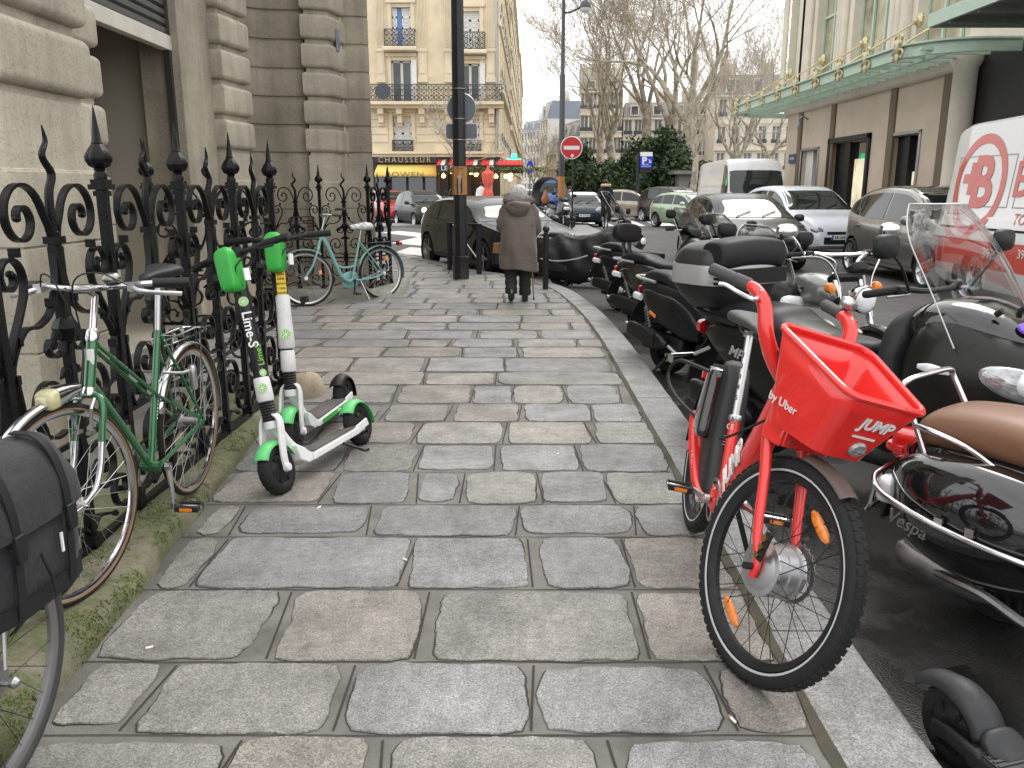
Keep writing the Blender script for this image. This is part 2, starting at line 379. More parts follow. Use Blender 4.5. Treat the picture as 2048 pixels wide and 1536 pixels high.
def slab(x0, x1, y0, y1, big):
    mg = [rnd.uniform(.004, .016) if rnd.random() < .74 else rnd.uniform(.02, .052) for _ in range(4)]
    a, b, c, d = x0+mg[0], x1-mg[1], y0+mg[2]*.8, y1-mg[3]*.8
    if b-a < .06 or d-c < .06: return
    sk = rnd.uniform(-.015, .015); pts = []; W, H = b-a, d-c; rr = rnd.uniform(.03, .07)
    n = max(6, int(W/.022)); m = max(5, int(H/.022)); s = rnd.random()*90
    if y0 > 6: n, m = max(4, n//2), max(4, m//2)
    for i in range(n): pts.append((a+W*i/n, c))
    for i in range(m): pts.append((b, c+H*i/m))
    for i in range(n): pts.append((b-W*i/n, d))
    for i in range(m): pts.append((a, d-H*i/m))
    cx, cy = (a+b)/2, (c+d)/2; out = []
    for px, py in pts:
        ux, uy = abs(px-cx)/(W/2), abs(py-cy)/(H/2)
        k = max(0, ux+uy-2+2*rr/min(W, H)*1.2)       # round the corners
        px += (cx-px)*k*.22; py += (cy-py)*k*.22
        q = V((px*9+s, py*9, s)); 
        nx = noise.noise(q)*.014+noise.noise(q*4)*.006; ny = noise.noise(q+V((7, 3, 1)))*.013+noise.noise(q*4+V((2, 9, 4)))*.006
        sgx = 1 if px > cx else -1; sgy = 1 if py > cy else -1
        out.append((px+nx-sgx*.004+sk*(py-cy)/max(H, .1), py+ny-sgy*.004))
    t = rnd.random(); base = rnd.uniform(.16, .225)
    col = (base*1.09, base*1.0, base*.88) if t < .22 else ((base*.99, base*.99, base*.985) if t < .75 else (base*1.05, base, base*.92))
    n = len(out); h = .0045+rnd.random()*.0025; tl = rnd.uniform(-.002, .002); o = len(stones.v)
    top = [(p[0]+(cx-p[0])*.012, p[1]+(cy-p[1])*.012, h+tl*(p[0]-cx)/W) for p in out]
    stones.add([(p[0], p[1], .0005) for p in out]+top, [tuple(range(n, 2*n))]+[(i, (i+1) % n, n+(i+1) % n, n+i) for i in range(n)])
    tones.extend([col]*(len(stones.v)-o))
    ra, rb_ = [], []                                  # thin dark strip laid along the crack round the stone
    for i, p in enumerate(out):
        d = V((p[0]-cx, p[1]-cy)).normalized(); g = max(.0004, (noise.noise(V((p[0]*5, p[1]*5, s)))+.22)*.009) if y0 < 9 else .004
        ra.append((p[0]-d.x*.004, p[1]-d.y*.004, .0018)); rb_.append((p[0]+d.x*g, p[1]+d.y*g, .0018))
    seam.loft([ra, rb_], cap=False)
for r, (y0, y1) in enumerate(zip(LY, LY[1:])):
    ym = (y0+y1)/2; xl, xr = left_x(ym), inner_x(ym)-.01
    if r in JU:
        vm = 768-F*math.tan(PITCH-math.atan(CH/ym))*-1 if False else 768+F*math.tan(math.atan(CH/ym)-PITCH)
        js = [G(u, vm).x for u in JU[r]]
    else:
        js = []; x = xl+rnd.uniform(.2, .7)
        while x < xr-.2: js.append(x); x += rnd.uniform(.38, .85)
    xs = [xl]+[j for j in js if xl+.08 < j < xr-.08]+[xr]
    for i, (a, b) in enumerate(zip(xs, xs[1:])):
        slab(a, b, y0, y1, r)
        if i:
            k = .0035 if ym < 6 else .005; dx = rnd.uniform(-.02, .02)
            seam.add([(a-k-dx, y0+.02, .003), (a+k-dx, y0+.02, .003), (a+k+dx, y1-.02, .003), (a-k+dx, y1-.02, .003)], [(0, 1, 2, 3)])
    x = xl; k = .003 if ym < 6 else .006; top = []; bot = []
    while x < xr+.02:
        wv = noise.noise(V((x*6, y0*5, 3)))*.006; k2 = k*(.6+.8*abs(noise.noise(V((x*3, y0, 8)))))
        top.append((x, y0+wv+k2, .003)); bot.append((x, y0+wv-k2, .003)); x += .08
    seam.loft([bot, top], cap=False, wrap=False)
pv.build('mortar', MORT)
o = bpy.data.objects['mortar']; o.name = 'pavement'; tag(o, kind='structure')
so = stones.build('stone_slab_courses', STONE, o, ang=25)
ca = so.data.color_attributes.new('tone', 'FLOAT_COLOR', 'POINT')
ca.data.foreach_set('color', [q for c in tones for q in (*c, 1)])
seam.build('dark_seam', SEAM, o)
# kerb stones
kb = MB(); KERB = stone_mat('kerb_granite', (.215, .213, .207))
dist = [0]
for a, b in zip(KP, KP[1:]): dist.append(dist[-1]+(b-a).length)
def kat(d):
    for i in range(len(KP)-1):
        if dist[i] <= d <= dist[i+1]:
            t = (d-dist[i])/(dist[i+1]-dist[i]); return KP[i].lerp(KP[i+1], t), knrm(i).lerp(knrm(i+1), t).normalized()
    return KP[-1], knrm(len(KP)-1)
d = 0
while d < dist[-1]-1:
    ln = rnd.uniform(.85, 1.3); rings = []; h = .004+rnd.random()*.004; n = 5
    for i in range(n+1):
        p, q = kat(d+.005+(ln-.01)*i/n); j = rnd.uniform(-.003, .003)
        prof = [(KW-.012, -.02), (KW-.012+j, h), (.03, h), (.008+j, h-.012), (-.004, -.05), (-.008, ROADZ-.02), (.05, ROADZ-.02)]
        rings.append([p+q*a+V((0, 0, z)) for a, z in prof])
    kb.loft(rings); d += ln
tag(kb.build('kerb', KERB, ang=35), kind='structure')
mg = MB()                                # green weedy joint behind the kerb
GJ = M('mossy_joint', (.075, .07, .048), .9, var=.5, vs=3, bump=.8, bs=90)
rings = []
for i in range(0, 140):
    p, q = kat(i*.1); s = .010+noise.noise(V((i*.35, 2, 1)))*.018
    rings.append([p+q*(KW-.02)+V((0, 0, .0045)), p+q*(KW+s+.01)+V((0, 0, .0045))])
mg.loft(rings, cap=False, wrap=False); tag(mg.build('joint_moss', GJ), kind='stuff')
# painted crossings
PNT = M('road_paint', (.62, .62, .60), .7, var=.2, vs=6, dirt=.35)
ZC = ROADZ+.004; zb = MB()
def stripe(us):                            # four pixels on the road sheet
    q = [G(u, v, ZC) for u, v in us]; zb.add([tuple(p) for p in q], [(0, 1, 2, 3)])
stripe([(762, 465), (800, 462), (862, 468), (838, 474)]); stripe([(780, 486), (838, 474), (892, 480), (850, 492)])
stripe([(786, 506), (820, 494), (890, 500), (850, 512)]); stripe([(760, 512), (795, 506), (846, 518), (800, 526)])
for u in (1130, 1182, 1243, 1304, 1360):
    stripe([(u-22, 437), (u+14, 437), (u+48, 452), (u+6, 452)])
tag(zb.build('crossing_stripes', PNT), kind='structure')
# far pavements: island under the lamp, cafe side, hotel side
IS = M('far_pavement', (.25, .245, .235), .8, var=.15, vs=1.5)
isl = MB()
isl.plan([tuple(G(u, v, -.01).xy) for u, v in ((1074, 471), (1172, 471), (1206, 463), (1165, 446), (1090, 443))], ROADZ, -.01)
isl.plan([(-16, 33.2), (-6.5, 33.0), (-3.2, 34.8), (-3.4, 36.4), (-16, 36.5)], ROADZ, -.01)
isl.plan([(-40, 44.8), (-5, 44.8), (.2, 45.8), (.6, 49), (.6, 160), (-40, 160)], ROADZ, -.01)
isl.plan([(8.9, 4), (30, 4), (30, 36), (8.9, 33)], ROADZ, -.01)
isl.plan([(7, 50), (60, 50), (60, 120), (9, 120)], ROADZ, -.01)
tag(isl.build('far_pavement', IS), kind='structure')
# ---------------------------------------------------------------- left: stone corner building
def wall_stone(name, col, var=.16, streak=False):
    m = M(name, col, .82, var=var, vs=1.3, bump=.35, bs=45, rv=.05); nt = m.node_tree; L = nt.links.new; b = nt.nodes['Principled BSDF']; src = b.inputs['Base Color'].links[0].from_socket
    if not streak: return m
    tc = node(nt, 'ShaderNodeTexCoord')
    for sc3, lo, hi, a, c in (((5, 5, .55), .42, .72, 1.06, .70), ((60, 60, 60), .34, .46, .72, 1.02), ((1.1, 1.1, 2.7), .35, .65, .86, 1.1)):
        mp = node(nt, 'ShaderNodeMapping'); mp.inputs['Scale'].default_value = sc3; n = node(nt, 'ShaderNodeTexNoise', i_Scale=1.0, i_Detail=6, i_Roughness=.62); L(tc.outputs['Object'], mp.inputs[0]); L(mp.outputs[0], n.inputs['Vector'])
        r = node(nt, 'ShaderNodeMapRange'); r.inputs[1].default_value = lo; r.inputs[2].default_value = hi; r.inputs[3].default_value = a; r.inputs[4].default_value = c; L(n.outputs[0], r.inputs[0])
        x = node(nt, 'ShaderNodeMixRGB', blend_type='MULTIPLY'); x.inputs[0].default_value = 1; L(src, x.inputs[1]); L(r.outputs[0], x.inputs[2]); src = x.outputs[0]
    L(src, b.inputs['Base Color'])
    return m
LIME = wall_stone('limestone_ashlar', (.37, .335, .265), .16, True); LIMD = wall_stone('limestone_render', (.305, .27, .21), .16, True); GROO = M('sooty_groove', (.16, .145, .115), .9, var=.3, vs=3)
bld = thing('corner_building', 'large limestone building with rusticated corner piers behind the black iron railings', 'building', (-3.3, 7, 0))
bld.location = (0, 0, 0)
CO = .372
def offset(poly, d):                      # inset a convex plan polygon (ccw) by d
    n = len(poly); out = []
    for i in range(n):
        p0, p1, p2 = V(poly[i-1]), V(poly[i]), V(poly[(i+1) % n]); a = (p1-p0).normalized(); b = (p2-p1).normalized()
        na, nb = V((-a.y, a.x)), V((-b.y, b.x)); m = (na+nb); m = m/max(.2, m.dot(na)); out.append(p1+m*d)
    return out
def pier(poly, zb, n, name='pier', mat=LIME, depth=.045, base=True, rnd_=.055):
    m = MB(); rings = []
    def rg(d, z): rings.append([V((p.x, p.y, z)) for p in offset(poly, d)])
    if base:
        rg(.0, 0); rg(.0, .62); rg(.012, .625); rg(.012, .632); rg(0, .637); rg(0, 1.15); rg(.012, 1.155); rg(.012, 1.162); rg(0, 1.167); rg(0, 1.53); rg(.012, 1.535); rg(.012, 1.542); rg(.02, 1.547); rg(.02, zb-.03)
    for i in range(n):
        z = zb+i*CO
        rg(depth, z-.028); rg(depth, z+.012)
        for k in range(6):
            a = pi/2*k/5; rg(depth-(depth+.012)*math.sin(a)*.98, z+.012+rnd_*(1-math.cos(a)))
        for k in range(6):
            a = pi/2*(1-k/5); rg(depth-(depth+.012)*math.sin(a)*.98, z+CO-.04-rnd_*(1-math.cos(a)))
    m.loft(rings); return m.build(name, mat, bld, ang=30)
ZB = 1.93
pier([(-3.35, 4.12), (-2.40, 4.12), (-2.40, 4.98), (-3.35, 4.98)], ZB, 14)
pier([(-3.75, 6.15), (-3.27, 6.15), (-3.27, 6.95), (-3.75, 6.95)], ZB-.17, 14)
pier([(-3.95, 9.75), (-3.22, 9.75), (-3.12, 10.42), (-3.85, 10.42)], ZB-.05, 14)
pier([(-2.86, 12.0), (-2.50, 12.14), (-2.38, 12.62), (-3.0, 12.6)], ZB, 14)
def courses(path, zb, n, name='ashlar_wall', mat=LIMD, dep=.03, th=.25):
    m = MB(); prof = [(0, 0), (0, .62), (-.012, .625), (-.012, .632), (0, .637), (0, 1.15), (-.012, 1.155), (-.012, 1.162), (0, 1.167), (0, zb-.1), (-.02, zb-.095), (-.02, zb-.03)]
    for i in range(n):
        z = zb+i*CO; prof += [(-dep, z-.018), (-dep, z+.008), (-.004, z+.02), (0, z+.032), (0, z+CO-.03)]
    path = [V((*p, 0)) for p in path]; rings = []
    for i, p in enumerate(path):
        d = (path[min(i+1, len(path)-1)]-path[max(i-1, 0)]).normalized(); q = V((d.y, -d.x, 0))
        rings.append([p+q*a+V((0, 0, z)) for a, z in prof]+[p-q*th+V((0, 0, prof[-1][1])), p-q*th])
    m.loft(rings); return m.build(name, mat, bld, ang=25)
courses(cr([(-3.28, 10.43), (-3.62, 10.9), (-3.75, 11.5), (-3.45, 11.98), (-2.86, 12.1)], 6), ZB, 14)
courses([(-2.42, 12.58), (-2.06, 12.66)], ZB+.02, 14); courses([(-2.06, 12.68), (-2.95, 17), (-6, 26)], ZB+.02, 14)
m = MB(); m.box(-4.2, -3.36, 4.98, 6.15, 0, 7); m.box(-3.75, -3.34, 8.86, 9.75, 0, 7); m.box(-6.5, -3.4, 4.3, 12, 6.6, 7)
m.build('plain_wall', LIMD, bld, bev=.008)
DIM = M('passage_render', (.33, .30, .245), .85, var=.12, vs=1); m = MB()
m.box(-6.2, -6, 5, 11, 0, 6.6); m.box(-6, -3.8, 9.0, 9.2, 0, 6.6); m.box(-6, -3.8, 6.75, 6.95, 0, 6.6); m.box(-6.2, -3.4, 6.2, 11, -.05, .01); m.box(-4.34, -4.3, 6.9, 8.95, 0, 6.6)
m.build('passage_wall', DIM, bld)
sh = MB(); SHU = M('shutter_slats', (.085, .09, .085), .5, .3, var=.15); rings = []
for i in range(46):
    z = 2.93+i*.085
    rings += [[V((-3.46, y, z)) for y in (6.95, 8.86)], [V((-3.432, y, z+.02)) for y in (6.95, 8.86)], [V((-3.43, y, z+.06)) for y in (6.95, 8.86)], [V((-3.46, y, z+.08)) for y in (6.95, 8.86)]]
sh.loft(rings, cap=False, wrap=False); shu = sh.build('roller_shutter', SHU, bld, ang=20)
m = MB(); m.box(-3.50, -3.41, 6.95, 8.86, 2.79, 2.93); m.build('bottom_bar', M('pale_bar', (.5, .48, .42), .55, var=.08), shu, bev=.006)
m = MB(); m.box(-3.48, -3.42, 8.80, 8.86, 0, 6.6); m.build('guide_rail', M('rail_dark', (.03, .03, .03), .5), bld)
m = MB(); m.box(-2.445, -2.42, 12.29, 12.43, 3.32, 3.60); m.build('wall_plaque', M('plaque', (.2, .22, .3), .3), bld)
# ---------------------------------------------------------------- mossy stone plinth
def moss_mat():
    m = M('mossy_stone', (.19, .172, .125), .85, var=.3, vs=3, bump=.8, bs=120, dirt=.5); nt = m.node_tree; L = nt.links.new; b = nt.nodes['Principled BSDF']
    src = b.inputs['Base Color'].links[0].from_socket; tc = node(nt, 'ShaderNodeTexCoord'); n = node(nt, 'ShaderNodeTexNoise', i_Scale=2.6, i_Detail=9, i_Roughness=.72); L(tc.outputs['Object'], n.inputs['Vector'])
    n2 = node(nt, 'ShaderNodeTexNoise', i_Scale=34, i_Detail=5, i_Roughness=.7); L(tc.outputs['Object'], n2.inputs['Vector'])
    r = node(nt, 'ShaderNodeMapRange'); r.inputs[1].default_value = .40; r.inputs[2].default_value = .52; r.inputs[4].default_value = .92; L(n.outputs[0], r.inputs[0])
    r2 = node(nt, 'ShaderNodeMapRange'); r2.inputs[1].default_value = .35; r2.inputs[2].default_value = .6; L(n2.outputs[0], r2.inputs[0])
    f = node(nt, 'ShaderNodeMath', operation='MULTIPLY'); L(r.outputs[0], f.inputs[0]); L(r2.outputs[0], f.inputs[1])
    gc = node(nt, 'ShaderNodeMixRGB'); gc.inputs[1].default_value = (.035, .055, .010, 1); gc.inputs[2].default_value = (.12, .155, .032, 1); L(n2.outputs[0], gc.inputs[0])
    mx_ = node(nt, 'ShaderNodeMixRGB'); L(f.outputs[0], mx_.inputs[0]); L(src, mx_.inputs[1]); L(gc.outputs[0], mx_.inputs[2]); L(mx_.outputs[0], b.inputs['Base Color'])
    return m
MOSS = moss_mat()
def plx(y): return lerp([(0, -1.22), (2.2, -1.33), (3.2, -1.40), (4.5, -1.50), (5.75, -1.60)], y)
pl = MB(); ny, nx = 190, 16
prof = [(0, -.01), (.005, .035), (.02, .06), (.05, .075), (.1, .085), (.16, .095), (.23, .10), (.3, .10), (.4, .10), (.5, .10), (.6, .10)]
def pf(y0, y1, ex=None):
    def fn(i, j):
        y = y0+(y1-y0)*i; k = j*(len(prof)-1); a = int(min(k, len(prof)-2)); t = k-a
        dx = prof[a][0]+(prof[a+1][0]-prof[a][0])*t; z = prof[a][1]+(prof[a+1][1]-prof[a][1])*t
        n = noise.fractal(V((y*7, dx*7, 3)), 1, 2, 4)*.010+noise.noise(V((y*1.7, dx*2, 1)))*.012
        return V((plx(y)-dx+noise.noise(V((y*3, 5, 2)))*.012, y, max(-.01, z+n*min(1, z*18))))
    return fn
pl.grid(pf(-.5, 5.75), ny, nx)
tag(pl.build('stone_plinth', MOSS, ang=60), 'mossy green stone kerb under the nearest iron railings', 'plinth')
b2 = MB(); c = V((-1.47, 5.78, 0)); rings = []
for q, z in ((1, -.02), (1.0, .04), (.93, .09), (.78, .13), (.55, .155), (.25, .17), (.02, .175)):
    rings.append([c+V(((.13*q+noise.noise(V((math.cos(a), math.sin(a), z*4)))*.03)*math.cos(a), (.15*q+noise.noise(V((math.cos(a)+4, math.sin(a), z*4)))*.03)*math.sin(a), z)) for a in [2*pi*i/22 for i in range(22)]])
b2.loft(rings); tag(b2.build('corner_stone', M('tan_stone', (.34, .28, .20), .85, var=.25, vs=8, bump=.6, bs=60), ang=60), 'rounded tan guard stone at the foot of the nearest railings behind the scooters', 'guard stone')
# ---------------------------------------------------------------- wrought iron railings
def spiral(cx, cz, r0, r1, a0, turn, n=30):
    return [(cx+(r0+(r1-r0)*(i/n)**.8)*math.cos(R(a0+turn*i/n)), cz+(r0+(r1-r0)*(i/n)**.8)*math.sin(R(a0+turn*i/n))) for i in range(n+1)]
def scroll_paths():
    out = [cr([(.012, 1.27), (.028, 1.32)], 2)+spiral(.19, 1.352, .135, .022, 172, -530, 40)]
    out.append(cr([(.36, .90), (.325, .96), (.275, 1.03), (.232, 1.10)], 4)+spiral(.300, 1.165, .082, .018, 195, -430, 30))
    out.append(cr([(.013, 1.26), (.03, 1.13), (.085, 1.03), (.17, .99), (.25, .99), (.32, .93), (.36, .86)], 5))
    out.append(cr([(.012, .54), (.03, .575)], 2)+spiral(.15, .71, .135, .02, -120, 520, 36))
    out.append(cr([(.355, .86), (.34, .84)], 2)+spiral(.285, .60, .10, .016, 70, 500, 30)[0:])
    out.append(cr([(.012, .55), (.03, .50)], 2)+spiral(.14, .37, .13, .02, 130, -520, 36))
    out.append(cr([(.355, .14), (.33, .15)], 2)+spiral(.275, .25, .09, .016, -60, -460, 30))
    out.append(cr([(.012, .16), (.06, .20), (.12, .19), (.2, .16)], 4)); out.append(cr([(.012, .95), (.04, .88), (.10, .87), (.13, .90), (.11, .93), (.085, .915)], 4))
    return out
SP = scroll_paths()
def half_mesh(sg, sx):
    m = MB()
    for p in SP:
        m.bar([(sg*x*sx, 0, z) for x, z in p], .026, .0115, (0, 1, 0))
        ex, ez = p[-1]; m.ball((sg*ex*sx, 0, ez), (.013, .017, .013), 8, 5)
    for x, z in ((.075, 1.06), (.30, .96), (.02, .56), (.34, .84), (.25, 1.245)): m.obox((sg*x*sx, 0, z), (.02, .032, .03))
    for z, x in ((.93, .06), (.90, .10), (.79, .03)):
        m.blob([(sg*(x-.035)*sx, 0, z, .003, .003), (sg*x*sx, 0, z+.012, .018, .02), (sg*(x+.045)*sx, 0, z-.005, .003, .004)], 8, 3)
    return m
def post_mesh():
    m = MB(); m.box(-.018, .018, -.018, .018, .08, 1.47)
    m.obox((0, 0, 1.455), (.074, .074, .02)); m.obox((0, 0, 1.474), (.058, .058, .02)); m.obox((0, 0, 1.43), (.05, .05, .02)); m.obox((0, 0, .13), (.06, .06, .05)); m.obox((0, 0, .88), (.05, .05, .025))
    m.lathe([(.024, 1.48), (.026, 1.50), (.019, 1.515), (.022, 1.525)], n=12)
    m.lathe([(.018, 1.525), (.036, 1.535), (.046, 1.555), (.046, 1.572), (.036, 1.592), (.026, 1.608), (.019, 1.618)], n=32, lobes=8, la=.14)
    m.lathe([(.019, 1.615), (.0215, 1.622), (.018, 1.63), (.0155, 1.65), (.0085, 1.71), (.0015, 1.762)], n=6)
    return m
def stem_mesh():
    sm = cr([(0, 0, 1.26, .017), (.004, 0, 1.38, .0155), (-.004, 0, 1.44, .015), (-.030, 0, 1.485, .0145), (-.028, 0, 1.51, .014), (.006, 0, 1.545, .0125), (.010, 0, 1.57, .0115), (-.018, 0, 1.605, .009), (-.016, 0, 1.635, .006), (-.008, 0, 1.662, .002)], 6)
    m = MB(); m.tube([q[:3] for q in sm], [q[3] for q in sm], 10)
    m.box(-.016, .016, -.016, .016, .1, 1.26); m.obox((0, 0, 1.272), (.062, .05, .026)); m.ball((0, 0, 1.295), (.016, .02, .016), 10, 6)
    m.obox((0, 0, 1.10), (.044, .036, .30)); m.lathe([(.018, .90), (.034, .93), (.040, .96), (.03, .985), (.02, 1.0)], n=16, lobes=6, la=.2); m.obox((0, 0, .60), (.05, .045, .03)); m.obox((0, 0, .13), (.055, .055, .05))
    return m
POSTM = post_mesh(); STEMM = stem_mesh()
def fence(root, runs, sp):
    sx = sp/2/.39; H = {}
    base = {}
    def put(name, mb, T):
        if name+str(id(mb)) in base: o = base[name+str(id(mb))].copy(); COL.objects.link(o)
        else: o = base[name+str(id(mb))] = mb.build(name, IRON, root, ang=35)
        o.parent = root; o.matrix_basis = T; return o
    ha, hb = half_mesh(1, sx), half_mesh(-1, sx)
    for (x, y), ang, n, end in runs:
        T0 = Matrix.Translation((x, y, 0)) @ Matrix.Rotation(R(ang), 4, 'Z')
        for i in range(n):
            if not (i == 0 and ang == 180): put('post', POSTM, T0 @ Matrix.Translation((i*sp, 0, 0)))
            T = T0 @ Matrix.Translation((i*sp+sp/2, 0, 0)); put('stem', STEMM, T); put('scrollwork', ha, T); put('scrollwork', hb, T)
        if end: put('post', POSTM, T0 @ Matrix.Translation((n*sp, 0, 0)))
        m = MB(); m.box(-.02, n*sp+.02, -.016, .016, .085, .12); m.box(0, n*sp, -.006, .006, .525, .545); o = m.build('bottom_rail', IRON, root); o.matrix_basis = T0
f1 = thing('iron_fence', 'near black wrought iron railing of scrolls and spikes beside the green racing bicycle', 'fence')
fence(f1, [((-1.62, 5.70), -90, 6, True), ((-1.66, 5.70), 180, 1, True)], .78)
f2 = thing('iron_fence', 'farther black scrolled iron railing standing behind the teal bicycle', 'fence')
fence(f2, [((-3.86, 11.32), 0, 3, True), ((-1.925, 11.32), 73, 1, False), ((-1.736, 11.937), 99, 2, True)], .645)
pm = MB(); PST = M('plinth_stone', (.27, .255, .22), .85, var=.3, vs=3, bump=.6, bs=50, dirt=.4)
rings = []
for x, y in [(-3.2, 11.08)]+[(-3.0+i*.11, 11.08+noise.noise(V((i*.6, 0, 0)))*.015) for i in range(10)]+[(-1.83, 11.06), (-1.66, 11.15), (-1.54, 11.40), (-1.50, 11.75), (-1.56, 12.6), (-1.66, 13.5)]:
    c = V((-2.6, 13, 0)); d = (c-V((x, y, 0))).normalized(); j = noise.noise(V((x*4, y*4, 1)))*.02
    rings.append([V((x, y, -.01)), V((x, y, .06+j))+d*.02, V((x, y, .11+j))+d*.06, V((x, y, .12))+d*.14, V((x, y, .12))+d*.5])
pm.loft(rings, cap=False, wrap=False); tag(pm.build('stone_plinth', PST, ang=50), 'worn grey stone kerb under the railing behind the teal bicycle', 'plinth')

# moss tufts standing on the plinth
mt = MB(); q = random.Random(8); fn = pf(-.5, 5.75)
for i in range(34000):
    u, v = q.random(), q.random()**.8*.62; p = fn(u, v); n = noise.fractal(V((p.x*5, p.y*2.6, 7)), 1, 2, 3)+.35*noise.noise(V((p.x*24, p.y*24, 3)))
    if n < .06+.10*(v < .12): continue
    h = q.uniform(.002, .007); a = q.random()*2*pi; d = V((math.cos(a), math.sin(a), 0))*q.uniform(.002, .005); t = p+V((q.gauss(0, .004), q.gauss(0, .004), h)); mt.mi = 0 if q.random() < .6 else 1
    mt.add([p-d-V((0, 0, .003)), p+d-V((0, 0, .003)), t], [(0, 1, 2)])
tag(mt.build('moss', [M('moss_dark', (.07, .105, .02), .9, var=.4, vs=6), M('moss_bright', (.16, .21, .045), .9, var=.4, vs=6)], norm=False, flat=True), kind='stuff')
bu = MB(); bu.cyl((0, 0, .004), (.022, 0, .004), .004, 8); bu.mi = 1; bu.cyl((.022, 0, .004), (.031, 0, .004), .0039, 8); bo = None
for x, y, a in ((-1.18, 2.40, .5), (.62, 2.02, 1.9), (-.42, 3.05, 2.4), (.25, 4.4, .9), (.70, 5.1, 2.0), (-.9, 3.6, 1.2)):
    if bo is None: bo = bu.build('cigarette_butt', [WHT, M('cork_paper', (.4, .22, .1), .8)]); tag(bo, 'tiny white cigarette butt lying on the paving joints', 'litter', 'cigarette butts on the pavement'); o = bo
    else: o = bo.copy(); COL.objects.link(o)
    o.location = (x, y, .004); o.rotation_euler = (0, 0, a)
# ---------------------------------------------------------------- background buildings
def holed(m, x0, x1, z0, z1, holes, y, dep, fn=None):       # wall sheet in plane y with rectangular openings and reveals
    fn = fn or (lambda x, yy, z: (x, yy, z))
    xs = sorted({x0, x1, *[h[0] for h in holes], *[h[1] for h in holes]}); zs = sorted({z0, z1, *[h[2] for h in holes], *[h[3] for h in holes]})
    xs = [x for x in xs if x0 <= x <= x1]; zs = [z for z in zs if z0 <= z <= z1]
    def inh(x, z): return any(a < x < b and c < z < d for a, b, c, d in holes)
    for a, b in zip(xs, xs[1:]):
        for c, d in zip(zs, zs[1:]):
            if not inh((a+b)/2, (c+d)/2): m.add([fn(a, y, c), fn(b, y, c), fn(b, y, d), fn(a, y, d)], [(0, 1, 2, 3)])
    for a, b, c, d in holes:
        for q in (((a, c), (b, c)), ((b, c), (b, d)), ((b, d), (a, d)), ((a, d), (a, c))):
            (p, r), (s, t) = q; m.add([fn(p, y, r), fn(s, y, t), fn(s, y+dep, t), fn(p, y+dep, r)], [(0, 1, 2, 3)])
HST = wall_stone('paris_stone', (.68, .575, .40), .12); HSL = wall_stone('paris_stone_trim', (.70, .60, .43), .1); ZINC = M('zinc_roof', (.20, .23, .28), .5, .3, var=.15)
SHW = M('white_shutter', (.72, .71, .68), .55, var=.08); CURT = M('net_curtain', (.55, .56, .54), .9, var=.2, vs=8); BALC = M('balcony_iron', (.06, .065, .07), .5, var=.2)
DARK = M('dark_interior', (.02, .019, .018), .7, var=.4); WFR = M('window_frame', (.68, .67, .63), .5); BULB = M('lit_bulb', (1, .55, .16), emit=9, var=0, rv=0)
hb = thing('corner_apartment_building', 'cream stone apartment building with balconies above the shoe shop and red awning cafe', 'building')
Y0 = 48.0
def px(u, v): p = P(u, v, Y0); return p.x, p.z
def rect(u0, v0, u1, v1):
    a, b = px(u0, v1), px(u1, v0); return a[0], b[0], a[1], b[1]
X0, X1 = px(735, 200)[0], px(998, 200)[0]
ZT = 20.5
wins = [(785, 14, 820, 98), (922, 22, 958, 100), (785, 121, 822, 206), (922, 127, 959, 207), (788, 232, 822, 305), (924, 238, 958, 305)]
holes = [rect(*w_) for w_ in wins]
sx_ = (holes[0][1]-holes[0][0])
holes += [(h[0], h[1], h[2]+3.3*k, h[3]+3.3*k) for h in holes[:2] for k in (1, 2)]
zsh = px(800, 306)[1]
m = MB(); holed(m, X0, X1, zsh, ZT, holes, Y0, .35)
m.box(X0, X1, Y0+.5, Y0+12, zsh, ZT-.05); m.build('wall', HST, hb, norm=False)
for u0, u1 in ((750, 769), (834, 853), (888, 907), (972, 991)):
    m = MB(); a, b, _, _ = rect(u0, 100, u1, 0); z0, z1 = px(800, 165)[1], px(800, 104)[1]
    m.box(a-.04, b+.04, Y0-.16, Y0, z0, z0+.25); m.box(a, b, Y0-.12, Y0, z0+.25, z1); m.box(a-.03, b+.03, Y0-.17, Y0, z1, z1+.18)
    m.box(a+.08, b-.08, Y0-.15, Y0-.12, z0+.45, z1-.25)
    n = 6
    for k in range(n): m.box(a+(b-a)*(k+.2)/n, a+(b-a)*(k+.8)/n, Y0-.14, Y0, z1+.2, ZT-1)
    m.box(a, b, Y0-.09, Y0, z1+.19, ZT-1); m.build('pilaster', HSL, hb, flat=True)
m = MB()
for v0, v1, d in ((206, 212, 1.0), (212, 218, .7), (303, 308, .35), (308, 314, .22)): a = px(800, v1)[1]; b = px(800, v0)[1]; m.box(X0, X1+.25, Y0-d, Y0+.02, a, b)
for v in (225, 240, 255, 270, 286): a = px(800, v)[1]; m.box(X0, holes[4][0]-.3, Y0-.05, Y0+.01, a+.04, a+.40); m.box(holes[4][1]+.3, holes[5][0]-.3, Y0-.05, Y0+.01, a+.04, a+.40); m.box(holes[5][1]+.3, X1, Y0-.05, Y0+.01, a+.04, a+.40)
m.box(X0, X1+.3, Y0-.5, Y0+.02, ZT-.6, ZT)
for h in holes: m.box(h[0]-.22, h[0]-.02, Y0-.06, Y0+.02, h[2], h[3]+.2); m.box(h[1]+.02, h[1]+.22, Y0-.06, Y0+.02, h[2], h[3]+.2); m.box(h[0]-.3, h[1]+.3, Y0-.14, Y0+.02, h[3]+.2, h[3]+.38)
m.build('cornice', HSL, hb, flat=True)
